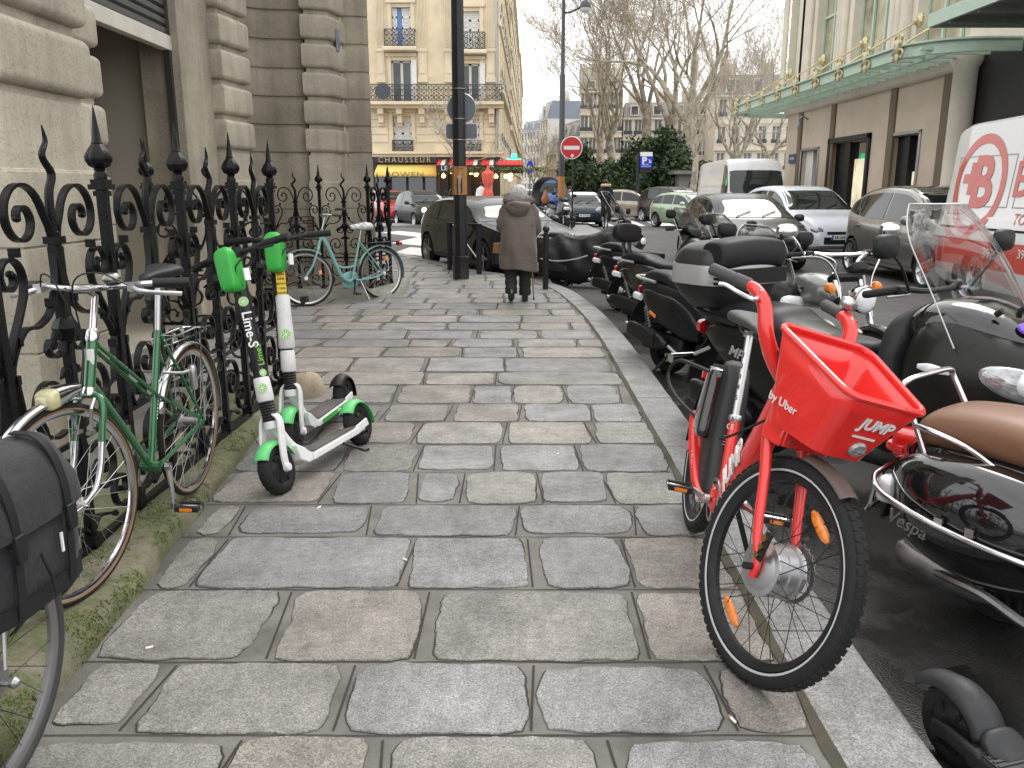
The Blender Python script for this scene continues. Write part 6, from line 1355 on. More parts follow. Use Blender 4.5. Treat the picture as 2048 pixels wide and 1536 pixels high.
fender(gb, RA, r+.022, .046, 20, 188, CHR); fender(gb, FA, r+.022, .046, -18, 108, CHR, ST)
m = MB(ST)
for s in (-1, 1): m.tube([FA+V((0, s*.06, 0)), FA+V(((r+.02)*math.cos(R(-14)), s*.022, (r+.02)*math.sin(R(-14))))], .0022, 5)
for s in (-1, 1): m.tube([ht1+V((.02, s*.03, -.035)), ht1+V((.06, s*.045, -.06)), ht1+V((.055, s*.028, -.135))], .006, 6); m.obox(ht1+V((.055, s*.026, -.145)), (.035, .012, .012))
m.build('brake_caliper', ALU, gb)
m = MB(ST); p = ht1+V((.12, 0, .0)); m.blob([(p.x-.06, 0, p.z+.012, .022, .016), (p.x, 0, p.z+.012, .034, .026), (p.x+.06, 0, p.z+.006, .04, .034)], 16, 4, 'x', 4); m.tube([ht1+V((.0, 0, -.02)), p+V((-.03, 0, -.02))], .006, 6); lp_ = m.build('headlamp', CHR, gb)
m = MB(ST); m.blob([(p.x+.058, 0, p.z+.005, .039, .033), (p.x+.085, 0, p.z+.0, .036, .030), (p.x+.10, 0, p.z-.004, .022, .018)], 16, 4, 'x', 4); m.build('lens', M('yellowed_lens', (.50, .46, .26), .12, var=.2, vs=60, coat=1), lp_)
m = MB(); m.tube([stt, V((.235, 0, 1.0))], .0125, 12); m.build('seat_post', ALU, gb); saddle(gb, (.235, 0, 1.03), DKG)
m = MB(); z = .745
for s in (-1, 1): m.tube(cr([(.27, s*.02, z-.01), (.22, s*.06, z), (-.08, s*.06, z), (-.14, s*.035, z), (-.14, 0, z)], 4), .004, 6); m.tube([(-.02, s*.06, z), RA+V((-.01, s*.065, 0))], .0035, 5)
m.tube([(.2, 0, z), (-.14, 0, z)], .003, 5); m.tube([(.1, -.06, z), (.1, .06, z)], .003, 5); m.build('luggage_rack', CHR, gb)
m = MB(); m.tube(cr([stt+V((.03, .02, -.17)), stt+V((-.06, .06, -.19)), stt+V((-.16, .06, -.20))], 4), .006, 6); m.lathe([(.012, -.10), (.017, -.09), (.018, 0), (.012, .012)], stt+V((-.17, .065, -.19)), (.1, 0, 1), 16); m.build('dynamo', ALU, gb)
chainring(gb, BBp, .085); chain(gb, BBp, .085, RA, .035); p = crank(gb, BBp, -88, 1, CHR); pedal(gb, p+V((0, -.0, 0)), BLK); p = crank(gb, BBp, 92, -1, CHR); pedal(gb, p, BLK)
# ---- bicycle with pannier, cut by the frame edge
pb = thing('bicycle', 'bicycle with black pannier bag over its rear wheel at the bottom left corner', 'bicycle', (-1.25, 1.70, 0), R(-94)); r = .345
wheel(pb, (0, 0, r), r, .019, n=28, rimm=M('grey_rim', (.22, .22, .22), .4, .6), tyrem=M('grey_tyre', (.045, .046, .048), .7, var=.2, bump=.2), spm=BLK, hub=.022, hw=.06); wheel(pb, (1.05, 0, r), r, .019, n=28, rimm=ALU)
BB2 = V((.44, 0, .28)); FRK = M('grey_frame', (.05, .05, .055), .35, .2); m = MB(); st2 = V((.28, 0, .80)); h0, h1 = V((.83, 0, .90)), V((.89, 0, .72)); m.tube([BB2, st2], .016, 12); m.tube([st2-V((-.01, 0, .05)), h0], .017, 12); m.tube([h1, BB2], .019, 12); m.tube([h0+V((-.01, 0, .03)), h1], .021, 12)
for s in (-1, 1): m.tube([BB2+V((0, s*.03, 0)), V((0, s*.07, r))], .010, 8); m.tube([st2+V((0, s*.015, -.04)), V((0, s*.07, r))], .009, 8); m.tube(cr([h1+V((.01, s*.05, -.03)), V((.96, s*.055, .5)), V((1.05, s*.055, r))], 4), .012, 8)
m.build('frame', FRK, pb); m = MB(); m.tube([st2, st2+V((-.04, 0, .13))], .013, 10); m.build('seat_post', ALU, pb); saddle(pb, (.23, 0, .96), BLK)
m = MB(); m.tube(cr([(.80, .3, 1.0), (.86, .1, 1.02), (.86, -.1, 1.02), (.80, -.3, 1.0)], 5), .0125, 10); m.tube([h0, V((.85, 0, 1.02))], .014, 10); m.build('handlebar', BLK, pb)
m = MB()
for s in (-1, 1): m.tube(cr([(.25, s*.05, .74), (.12, s*.06, .76), (-.2, s*.06, .76), (-.25, s*.03, .76), (-.25, 0, .76)], 4), .0055, 8); m.tube([(-.1, s*.06, .76), (-.02, s*.075, r+.02)], .005, 6)
m.build('luggage_rack', ALU, pb); m = MB(); m.lathe([(.02, 0), (.05, .005), (.05, .02), (.02, .028)], (0, .04, r), (0, 1, 0), 20); m.cyl((0, .06, r), (0, .10, r), .01, 8); m.lathe([(.012, 0), (.014, .01), (.006, .02)], (0, .10, r), (0, 1, 0), 12); m.build('axle_nut', STEEL, pb)
m = MB(); m.blob([(.34, .11, .15, .01, .012), (.36, .11, .15, .026, .024), (.42, .11, .16, .03, .026), (.48, .11, .17, .022, .02), (.50, .11, .17, .01, .01)], 14, 4); m.build('kickstand', M('grey_rubber', (.09, .09, .09), .6), pb)
chainring(pb, BB2, .09); p = crank(pb, BB2, 20, 1, BLK); pedal(pb, p, BLK); p = crank(pb, BB2, 200, -1, BLK); pedal(pb, p, BLK)
pn = thing('pannier_bag', 'black fabric pannier bag with buckled straps hanging on the bottom left bicycle', 'bag', (-1.22, 1.87, .435), R(-4)); PAN = M('pannier_cloth', (.018, .018, .021), .68, var=.25, vs=6, bump=.45, bs=34, rv=.1, sheen=.1); WEB = M('webbing', (.008, .008, .009), .7, bump=.4, bs=300)
m = MB(); m.blob([(.0, -.015, 0, .04, .13), (.012, -.01, 0, .06, .16), (.10, 0, 0, .075, .185), (.24, 0, 0, .075, .19), (.33, .0, 0, .068, .18), (.385, -.015, 0, .045, .165), (.40, -.02, 0, .02, .14)], 36, 5, 'z', 5)
for i, p in enumerate(m.v): k = noise.noise(V(p)*9)*.010+noise.noise(V(p)*22)*.004; m.v[i] = (p[0]+k*(1 if p[0] > 0 else -.3), p[1]+k*.6, p[2]+noise.noise(V(p)*7+V((3, 3, 3)))*.008)
m.build('bag_body', PAN, pn, ang=60)
m = MB(); m.blob([(.25, .008, 0, .078, .197), (.255, .006, 0, .086, .203), (.32, .0, 0, .080, .197), (.375, -.012, 0, .062, .183), (.405, -.02, 0, .04, .165), (.415, -.025, 0, .012, .13)], 36, 4, 'z', 4.5)
for i, p in enumerate(m.v): k = noise.noise(V(p)*11)*.009; m.v[i] = (p[0]+k*(1 if p[0] > 0 else -.3), p[1]+k, p[2]+k-.02*max(0, p[0])/.08*max(0, 1-(p[2]-.25)/.05))
m.build('flap', PAN, pn, ang=60)
for y in (-.10, .10):
    m = MB(); m.bar(cr([(-.03, y, .425), (.03, y, .418), (.07, y, .37), (.092, y, .28), (.09, y, .2), (.086, y, .1), (.078, y, .03), (.05, y, -.008)], 5), .026, .004, (0, 1, 0)); st_ = m.build('strap', WEB, pn); m = MB(); m.obox((.098, y, .215), (.014, .036, .055)); m.obox((.100, y, .185), (.010, .030, .02)); m.build('buckle', BLK, st_, bev=.003)
m = MB(); m.bar(cr([(.066, -.165, .05), (.078, -.1, .045), (.080, 0, .045), (.078, .1, .045), (.066, .165, .05)], 4), .045, .003, (0, 0, 1)); m.build('lower_band', WEB, pn); m = MB(); m.obox((.092, .06, .155), (.004, .008, .05)); m.build('reflective_tab', WHT, pn)
m = MB(); m.tube(cr([(.09, -.02, .16), (.098, -.015, .12), (.095, -.0, .09), (.10, .0, .05)], 5), .004, 6); m.build('cord', WEB, pn)
# ---- teal bicycle
TEAL = M('teal_enamel', (.20, .40, .37), .3, var=.06, coat=.8); fo_, re_ = G(625, 612), G(765, 597); ang = math.atan2(fo_.y-re_.y, fo_.x-re_.x)
tb = thing('bicycle', 'pale teal step through bicycle standing before the farther railing', 'bicycle', (re_.x, re_.y, 0), ang, rx=R(2)); r = .345; RA, FA, BBp = V((0, 0, r)), V((1.12, 0, r)), V((.46, 0, .28)); ht0, ht1 = V((.86, 0, .93)), V((.92, 0, .74)); sdir = (ht0-ht1).normalized(); ST = about(ht1, sdir, -28)
TW = M('grey_tyre_wall', (.16, .15, .14), .8); wheel(tb, RA, r, .019, wall=TW, rimm=ALU, n=36, sr=.0016); wheel(tb, FA, r, .019, T=ST, wall=TW, rimm=ALU, n=36, sr=.0016)
m = MB(); m.tube(cr([ht0.lerp(ht1, .3), (.80, 0, .76), (.71, 0, .55), (.62, 0, .36), (.52, 0, .275), BBp], 6), [.03-.0002*i for i in range(31)], 14, rb=[.022]*31); m.tube(cr([(.70, 0, .52), (.62, 0, .46), (.50, 0, .45), (.40, 0, .47)], 5), .014, 10); st_ = V((.31, 0, .80)); m.tube([BBp, st_], .017, 12); m.tube([ht0+sdir*.02, ht1-sdir*.02], .023, 14)
for s in (-1, 1): m.tube([st_+V((.01, s*.018, -.03)), RA+V((0, s*.065, 0))], .009, 8); m.tube(cr([BBp+V((0, s*.035, 0)), (.2, s*.055, .29), RA+V((0, s*.068, 0))], 4), .011, 8)
m.build('frame', TEAL, tb); m = MB(ST)
for s in (-1, 1): m.tube(cr([ht1+V((.0, s*.02, -.02)), ht1+V((.02, s*.06, -.06)), V((1.02, s*.06, .5)), FA+V((-.02, s*.06, .05)), FA+V((0, s*.06, 0))], 5), .0145, 10)
m.build('fork', TEAL, tb); fender(tb, RA, r+.03, .062, 18, 195, TEAL); fender(tb, FA, r+.03, .062, -8, 128, TEAL, ST)
for A_, T_ in ((RA, None), (FA, ST)):
    m = MB(T_)
    for s in (-1, 1): m.lathe([(.001, .09), (.02, .088), (.024, .075), (.02, .05)], A_, (0, s, 0), 14)
    m.build('axle_cap', WHT, tb)
m = MB(ST); m.tube([ht0, ht0+sdir*.17], .014, 10); b = ht0+sdir*.17; m.tube(cr([b+V((-.22, .27, .05)), b+V((-.10, .24, .06)), b+V((.02, .14, .06)), b+V((.03, 0, .02)), b+V((.02, -.14, .06)), b+V((-.10, -.24, .06)), b+V((-.22, -.27, .05))], 6), .011, 8); m.build('handlebar', ALU, tb)
for s in (-1, 1): m = MB(ST); m.tube([b+V((-.12, s*.245, .06)), b+V((-.24, s*.275, .05))], .017, 10); m.build('grip', M('brown_grip', (.05, .03, .022), .6), tb)
m = MB(ST); c = ht0+V((.23, 0, .03))
for z, sx, sy in ((.13, .15, .18), (.05, .145, .17), (-.03, .14, .16), (-.11, .13, .15)): m.tube([c+V((q[0]*sx/.15, q[1]*sy/.18, z)) for q in rrect(.30, .36, .07, 4)], .004 if z < .1 else .007, 5, closed=True)
q4 = rrect(.30, .36, .07, 6)
for q in q4: m.tube([c+V((q[0], q[1], .13)), c+V((q[0]*.87, q[1]*.83, -.11))], .0028, 4)
for k in range(-4, 5): m.tube([c+V((-.13, k*.033, -.11)), c+V((.13, k*.033, -.11))], .0028, 4)
m.build('basket', BLK, tb); m = MB(); m.tube([st_, (.28, 0, .93)], .013, 10); m.build('seat_post', ALU, tb)
sd2 = saddle(tb, (.27, 0, .97), DKG, W_=.10); m = MB(); x, z = .27, .97; m.blob([(x-.15, 0, z-.01, .03, .02), (x-.14, 0, z-.01, .075, .045), (x-.07, 0, z, .115, .052), (x, 0, z, .09, .048), (x+.08, 0, z-.005, .05, .035), (x+.15, 0, z-.01, .034, .025), (x+.165, 0, z-.015, .015, .012)], 24, 6, 'x', 2.5)
for i, p in enumerate(m.v): k = noise.noise(V(p)*26)*.012+noise.noise(V(p)*60)*.005; m.v[i] = (p[0]+k, p[1]+k*(1 if p[1] > 0 else -1), p[2]+k)
m.build('saddle_cover', M('clear_plastic_film', (.62, .63, .63), .18, var=.25, vs=30, coat=1), sd2, ang=30)
m = MB()
for s in (-1, 0, 1): m.tube(cr([(.25, s*.05, .745), (.1, s*.065, .75), (-.28, s*.065, .75)], 4), .006, 6)
m.obox((-.02, 0, .752), (.5, .10, .008)); m.tube([(-.28, -.065, .75), (-.28, .065, .75)], .006, 6); m.build('luggage_rack', BLK, tb); m = MB(); m.obox((-.32, 0, .72), (.06, .08, .05)); m.build('rear_light', REDL, tb, bev=.01)
chainring(tb, BBp, .09); m = MB(); m.blob([(.32, -.052, .28, .012, .02), (.36, -.052, .28, .018, .09), (.46, -.052, .28, .018, .115), (.56, -.052, .28, .016, .08), (.585, -.052, .28, .01, .02)], 16, 4, 'x', 2); m.build('chain_guard', TEAL, tb); p = crank(tb, BBp, -80, 1, BLK); pedal(tb, p); p = crank(tb, BBp, 100, -1, BLK); pedal(tb, p)
m = MB(); m.tube([(.36, .05, .27), (.30, .14, .02)], .009, 8); m.build('kickstand', ALU, tb)
for A_, T_, aa in ((RA, None, 110), (FA, ST, 160)): m = MB(T_); m.obox(A_+V((.2*math.cos(R(aa)), .0, .2*math.sin(R(aa)))), (.035, .012, .06)); m.build('spoke_reflector', ORGL, tb)
# ---- kick scooters
LGR = M('lime_green_plastic', (.035, .36, .05), .42, var=.1, vs=10, dirt=.12); LPALE = M('pale_green_plastic', (.11, .50, .16), .4, var=.1, dirt=.1); SWH = M('scooter_white', (.66, .66, .65), .4, var=.06, dirt=.22); LOGO = M('logo_lime', (.22, .55, .07), .5); GRIPT = M('grip_tape', (.10, .095, .09), .95, var=.3, bump=.6, bs=300, dirt=.3)
def limewheel(par, c, r, tw, T=None):
    m = MB(T); c = V(c); m.lathe([(.01, -.035), (.04, -.034), (.06, -.026), (.075, -.02), (.075, .02), (.06, .026), (.04, .034), (.01, .035)], c, (0, 1, 0), 20)
    for k in range(6):
        a = 2*pi*k/6
        for s in (-1, 1): m.obox(c+V((.05*math.cos(a), s*.03, .05*math.sin(a))), (.045, .006, .012), 0, -a, 0)
    w_ = m.build('wheel', BLK, par); m = MB(T); m.torus(c, (0, 1, 0), r-tw, tw, 48, 12)
    for i in range(44):
        a = 2*pi*i/44; s = 1 if i % 2 else -1; m.obox(c+V((math.cos(a)*(r-.0015), s*tw*.25, math.sin(a)*(r-.0015))), (.009, tw*.42, .005), 0, -a+pi/2, 0)
    m.build('tyre', RUB, w_)
def logo(par, T, r, mat=LOGO):
    m = MB(T); m.lathe([(r, 0), (r, .001)], (0, 0, 0), (0, 0, 1), 24); o = m.build('round_logo', WHT, par); m = MB(T); m.lathe([(r*.95, .0016), (r*.84, .0016)], (0, 0, 0), (0, 0, 1), 24, cap=False)
    for k in range(8): a = 2*pi*(k+.5)/8; b = pi/8*.8; m.add([V((r*.14*math.cos(a), r*.14*math.sin(a), .0018)), V((r*.76*math.cos(a-b), r*.76*math.sin(a-b), .0018)), V((r*.8*math.cos(a), r*.8*math.sin(a), .0018)), V((r*.76*math.cos(a+b), r*.76*math.sin(a+b), .0018))], [(0, 1, 2, 3)])
    m.build('segments', mat, o)
def kick(label, loc, rz, lean, white, steer=0):
    o = thing('kick_scooter', label, 'kick scooter', loc, rz, 'green and white hire kick scooters', rx=lean); r = .125; FA = V((.84, 0, r)); up = V((-.175, 0, .985)).normalized(); base = FA+V((-.035, 0, .0)); S_ = about(base, up, steer); B = lambda t: base+up*t; yv = V((0, 1, 0)); fw = V((up.z, 0, -up.x))
    limewheel(o, (0, 0, r), r, .034); limewheel(o, FA, r, .034, S_)
    m = MB(); m.side([(.02, .10), (.14, .13), (.60, .13), (.66, .18), (.70, .20), (.70, .12), (.64, .085), (.16, .085), (.02, .085)], -.055, .055); m.side([(.12, .125), (.60, .125), (.62, .09), (.12, .088)], -.078, .078); m.tube(cr([(.60, 0, .12), (.68, 0, .19), (.735, 0, .29), (.745, 0, .34)], 4), [.045, .042, .038, .036, .035, .034, .033, .032, .032, .032, .032, .032, .032], 12, rb=.03)
    for s in (-1, 1): m.bar([(.16, s*.055, .105), (-.02, s*.055, r)], .014, .045, (0, 1, 0))
    m.build('chassis', SWH, o, bev=.006); m = MB(); m.box(.13, .59, -.066, .066, .131, .137); dk = m.build('deck', GRIPT, o, bev=.002)
    if white:
        m = MB(); m.box(.15, .57, -.0805, -.0785, .093, .12); m.box(.15, .57, .0785, .0805, .093, .12); sp_ = m.build('side_strip', LGR, o); text('lime', .03, WHT, sp_, frame((.3, .082, .106), (-1, 0, 0), (0, 0, 1)))
    fender(o, (0, 0, r), r+.022, .10, 40, 195, LPALE if not white else BLK, depth=.03); fender(o, FA, r+.02, .09, 35, 165, LPALE, S_, depth=.028)
    m = MB(S_)
    for s in (-1, 1): m.bar(cr([B(.27)+yv*s*.02, B(.22)+yv*s*.052, FA+V((-.012, s*.058, .07)), FA+V((0, s*.058, -.01))], 4), .016, .042, (0, 1, 0)); m.lathe([(.001, .03), (.02, .028), (.022, .0)], FA+yv*s*.05, (0, s, 0), 14)
    m.tube([B(.19), B(.23)], .035, 14); m.build('fork', SWH, o, bev=.004); m = MB(S_)
    for k in range(7): m.torus(B(.24+.014*k), up, .030, .0075, 18, 6)
    m.tube([B(.23), B(.34)], .027, 12); m.build('spring_boot', BLK, o)
    m = MB(S_); m.tube([B(.33), B(.345), B(.44), B(.45)], [.036, .042, .040, .036], 16); hd = m.build('head_sleeve', SWH, o)
    if white: m = MB(S_); m.tube([B(.46), B(.47), B(.56), B(.66), B(.75), B(.76)], [.038, .046, .043, .040, .039, .034], 18); sl_ = m.build('white_sleeve', SWH, o)
    m = MB(S_); m.tube([B(.44), B(1.03)], .030 if white else .034, 18); stm = m.build('steering_column', SAT, o)
    def face(t, off=.0, side=0): return S_ @ frame(B(t)+(fw*math.cos(side)+yv*math.sin(side))*off, V((0, 1, 0))*math.cos(side)-fw*math.sin(side), up)
    lf_ = .55
    if white:
        logo(sl_, face(.54, .0465, .3), .03); m = MB(face(.83, .0325, .3)); m.box(-.026, .026, -.07, .075, 0, .001); stk = m.build('yellow_sticker', M('sticker_yellow', (.75, .52, .03), .5), o)
        for k, t_ in enumerate(('jours', 'achta', 'parcou', 'r nou', 'besoin')): text(t_, .019, BLK, stk, face(.83, .0345, .3) @ Matrix.Translation((0, .045-.026*k, .0)))
        m = MB(face(.83, .033, .3)); m.box(-.026, .026, .078, .10, 0, .001); m.build('white_tag', WHT, stk)
    else:
        logo(stm, face(.83, .035, lf_), .024); logo(hd, face(.395, .043, lf_), .024); logo(stm, face(.47, .035, lf_+.5), .018)
        T_ = face(.69, .0355, lf_) @ Matrix.Rotation(-pi/2, 4, 'Z'); text('Lime-S', .066, WHT, stm, T_, bold=.001); T_ = face(.56, .0355, lf_+.6) @ Matrix.Rotation(pi/2, 4, 'Z'); text('LimeS', .045, LOGO, stm, T_)
    m = MB(S_); bx = [(.88, 0, 0, .030, .020), (.89, 0, 0, .045, .035), (.92, 0, 0, .052, .045), (1.04, 0, 0, .055, .048), (1.08, 0, 0, .050, .042), (1.10, 0, 0, .03, .02)]; mm = MB(); mm.blob(bx, 20, 4, 'z', 6); FT = frame(base+fw*.055, yv, -fw) 
    TT = S_ @ Matrix.Translation(base+fw*.055) @ Matrix(((fw.x, 0, up.x, 0), (fw.y, 1, up.y, 0), (fw.z, 0, up.z, 0), (0, 0, 0, 1))); mm.v = [tuple(TT @ V(p)) for p in mm.v]; gbx = mm.build('green_control_box', LGR, o, ang=50)
    m = MB(face(1.06, .101, 0)); m.lathe([(.001, .004), (.018, .003), (.02, -.004)], (0, 0, 0), (0, 0, 1), 18); m.build('headlight', LREF, gbx); m = MB(face(.95, .082, 1.1)); m.box(-.014, .014, -.03, .03, .0, .012); m.build('code_plate', WHT, gbx)
    m = MB(S_); tp = B(1.06); m.tube([B(1.02), B(1.08)], .035, 14); m.tube(cr([tp+V((-.05, .27, .02)), tp+V((-.02, .17, .02)), tp+V((.0, .06, .01)), tp+V((.0, -.06, .01)), tp+V((-.02, -.17, .02)), tp+V((-.05, -.27, .02))], 5), .014, 10); m.obox(tp+V((.02, .0, .015)), (.06, .10, .05)); hb_ = m.build('handlebar', BLK, o)
    for s in (-1, 1): m = MB(S_); m.tube([tp+V((-.022, s*.165, .02)), tp+V((-.055, s*.29, .02))], .018, 12); m.build('grip', RUB, hb_)
    m = MB(S_); m.tube(cr([tp+V((.015, .13, .01)), tp+V((.035, .17, .0)), tp+V((.01, .24, -.005))], 4), .006, 6); m.tube(cr([tp+V((.02, .1, 0)), tp+V((.09, .05, -.06)), B(.9)+fw*.04+yv*.04], 5), .004, 6); m.build('brake_lever', BLK, hb_)
    m = MB(); m.tube(cr([(.33, .06, .10), (.30, .12, .05), (.26, .15, .012), (.24, .165, .01)], 4), .008, 8); m.build('kickstand', BLK, o)
    if white: m = MB(S_); m.tube(cr([B(.72)+yv*-.02+fw*-.02, B(.70)+yv*.03+fw*-.06, B(.71)+yv*.10+fw*-.06, B(.73)+yv*.12+fw*-.02], 4), .006, 6); m.obox(B(.73)+yv*.11+fw*-.04, (.05, .035, .035)); m.build('folding_hook', BLK, o)
    return o
a1, b1 = G(584, 978), G(728, 888); kick('hire kick scooter with black lettered column, nearest to the camera', (b1.x, b1.y, 0), math.atan2(a1.y-b1.y, a1.x-b1.x), R(17), False)
a2, b2 = G(608, 893), G(692, 828); kick('hire kick scooter with white lower column and yellow sticker behind the other', (b2.x, b2.y, 0), math.atan2(a2.y-b2.y, a2.x-b2.x), R(6), True, 6)
# dark kick scooter on the road at bottom right
ks = thing('kick_scooter', 'worn black kick scooter standing in the gutter at the bottom right corner', 'kick scooter', (1.235, 2.02, ROADZ), R(-74)); KG = M('scuffed_black', (.022, .023, .025), .5, var=.4, vs=14, dirt=.25); r = .115
limewheel(ks, (0, 0, r), r, .030); m = MB(); m.side([(.10, .15), (.62, .15), (.70, .19), (.72, .16), (.64, .10), (.12, .10)], -.085, .085)
for s in (-1, 1): m.bar(cr([(.16, s*.075, .13), (.06, s*.07, .135), (-.02, s*.06, r+.005)], 4), .022, .045, (0, 1, 0))
m.build('chassis', BLK, ks, bev=.008); m = MB(); m.box(.13, .62, -.075, .075, .151, .154)
for k in range(26): m.box(.15+.017*k, .158+.017*k, -.07, .07, .154, .157)
m.build('deck', KG, ks); m = MB(); rings = []
for i in range(25):
    a = R(20+(150-20)*i/24); d = V((math.cos(a), 0, math.sin(a))); rr = r+.028+.02*max(0, (i-16)/8); rings.append([V((0, 0, r))+d*(rr-.03*(abs(k)/3)**2.2)+V((0, .056*k/3*(1-.25*max(0, (i-12)/12)), 0)) for k in range(-3, 4)])
m.loft(rings, cap=False, wrap=False); m.build('mudguard', KG, ks, thick=.005); m = MB(); m.blob([(.10, 0, .15, .03, .02), (.13, 0, .17, .055, .03), (.17, 0, .155, .06, .018), (.20, 0, .152, .03, .006)], 16, 4); m.build('fender_mount', KG, ks)
FA = V((.86, 0, r)); limewheel(ks, FA, r, .03); m = MB(); m.tube([(.68, 0, .18), (.77, 0, .33)], .03, 12); m.tube([FA+V((-.04, 0, .10)), FA+V((-.22, 0, 1.02))], .022, 12); m.tube([(.63, .26, 1.1), (.64, 0, 1.12), (.63, -.26, 1.1)], .014, 8)
for s in (-1, 1): m.bar([FA+V((-.03, s*.03, .16)), FA+V((0, s*.05, .0))], .012, .03, (0, 1, 0))
m.build('steering_column', BLK, ks)
# ---------------------------------------------------------------- red hire bicycle
RD = M('red_bike_paint', (.70, .022, .018), .3, var=.08, vs=4, coat=.7, dirt=.04, rv=.08); RBLK = M('moulded_black', (.016, .016, .017), .5, var=.2, bump=.1, bs=300)
rb = thing('bicycle', 'bright red electric hire bicycle with large red front basket at the pavement edge', 'bicycle', (.785, 3.42, .0), R(-94), rx=R(-10)); r = .345
RA, FA, BBp = V((0, 0, r)), V((1.13, 0, r)), V((.47, 0, .30)); ap = V((1.075, 0, .345)); sdir = V((-.342, 0, .94)).normalized(); ST = about(ap, sdir, 23); AX = lambda z: 1.075-.342/.94*(z-.345)
def redwheel(c, T, hub, hw):
    w_ = wheel(rb, c, r, .028, T=T, n=36, rimm=BLK, spm=BLK, hubm=ALU if hub > .05 else BLK, hub=hub, hw=hw, tread=True, sr=.0015, rimd=.02)
    m = MB(T)
    for s in (-1, 1): m.torus(V(c)+V((0, s*.0225, 0)), (0, 1, 0), r-.043, .0045, 72, 6, rb=.0025)
    m.build('reflective_ring', M('reflective_grey', (.45, .45, .46), .4), w_); return w_
redwheel(RA, None, .03, .06); fw_ = redwheel(FA, ST, .056, .058)
m = MB(ST); m.lathe([(.02, -.062), (.045, -.06), (.078, -.05), (.084, -.046), (.084, -.036), (.078, -.034), (.078, -.008), (.082, -.006), (.082, .006), (.078, .008), (.078, .034), (.084, .036), (.084, .046), (.07, .052), (.03, .06)], FA, (0, 1, 0), 40)
for i in range(18): a = 2*pi*i/18; m.cyl(FA+V((.079*math.cos(a), -.052, .079*math.sin(a))), FA+V((.079*math.cos(a), -.044, .079*math.sin(a))), .003, 6)
m.build('hub_motor', M('cast_hub', (.42, .42, .43), .38, .9, var=.12), fw_)
m = MB(ST); m.lathe([(.078, .071), (.092, .071), (.092, .073), (.078, .073), (.078, .071)], FA, (0, 1, 0), 40, cap=False)
for i in range(24): a = 2*pi*i/24; m.obox(FA+V((.094*math.cos(a), .072, .094*math.sin(a))), (.006, .002, .006), 0, -a, 0)
m.build('brake_disc', STEEL, fw_)
for aa in (62, 245):
    m = MB(ST); a = R(aa); p = FA+V((.225*math.cos(a), -.004, .225*math.sin(a))); m.blob([(-.055, 0, 0, .004, .006), (-.03, 0, 0, .008, .016), (.03, 0, 0, .008, .016), (.055, 0, 0, .004, .006)], 12, 4)
    m.v = m.v; T_ = ST @ Matrix.Translation(p) @ Matrix.Rotation(-a-pi/2+.0, 4, 'Y'); m2 = MB(T_); m2.blob([(-.055, 0, 0, .004, .006), (-.03, 0, 0, .008, .016), (.03, 0, 0, .008, .016), (.055, 0, 0, .004, .006)], 12, 4); m2.build('spoke_reflector', ORGL, fw_)
# fork
m = MB(ST)
for s in (-1, 1):
    pth = cr([(AX(.80)+.015, s*.045, .80), (AX(.72)+.02, s*.068, .71), (AX(.60)+.035, s*.072, .60), (1.085, s*.073, .44), FA+V((.004, s*.073, .02)), FA+V((.006, s*.073, -.03))], 5)
    m.tube(pth, [.026-.0006*i for i in range(26)], 12, rb=[.016-.0002*i for i in range(26)], nrm=(1, 0, .3))
m.tube([(AX(.70)+.018, 0, .72), (AX(.86), 0, .88)], .027, 14); m.blob([(AX(.74)-.03, 0, .725, .05, .02), (AX(.74)+.02, 0, .73, .085, .042), (AX(.74)+.06, 0, .74, .06, .03)], 18, 4, 'x', 4); fk = m.build('fork', RD, rb, ang=50)
m = MB(ST)
for k in range(3): m.cyl(FA+V((.012+.004*k, -.098, .045+.028*k)), FA+V((.012+.004*k, -.082, .045+.028*k)), .009, 12)
m.build('brass_bolts', M('brass', (.45, .28, .10), .35, 1), fk); m = MB(ST); m.bar([FA+V((.016, -.086, .03)), FA+V((.024, -.086, .12))], .006, .026, (0, 1, 0)); m.cyl(FA-V((0, .11, 0)), FA+V((0, .11, 0)), .011, 10); m.build('axle_plate', BLK, fk)
m = MB(ST)
for s in (-1, 1): m.bar([(AX(.62)+.10, s*.04, .735), (AX(.62)+.15, s*.05, .80)], .02, .02, (0, 1, 0))
m.obox((AX(.7)+.10, 0, .745), (.02, .17, .085)); m.obox((AX(.7)+.06, .09, .74), (.09, .012, .08)); m.obox((AX(.7)+.06, -.09, .74), (.09, .012, .08)); bk_ = m.build('basket_bracket', RD, rb, bev=.006)
m = MB(ST)
for s in (-.06, .06):
    for z in (.72, .765): m.cyl((AX(.7)+.108, s, z), (AX(.7)+.114, s, z), .007, 8)
m.build('bracket_bolts', STEEL, bk_)
fender(rb, FA, r+.022, .072, 62, 95, M('smoked_plastic', (.10, .075, .065), .35), ST, depth=.02); fender(rb, RA, r+.022, .07, 70, 190, RBLK, depth=.02)
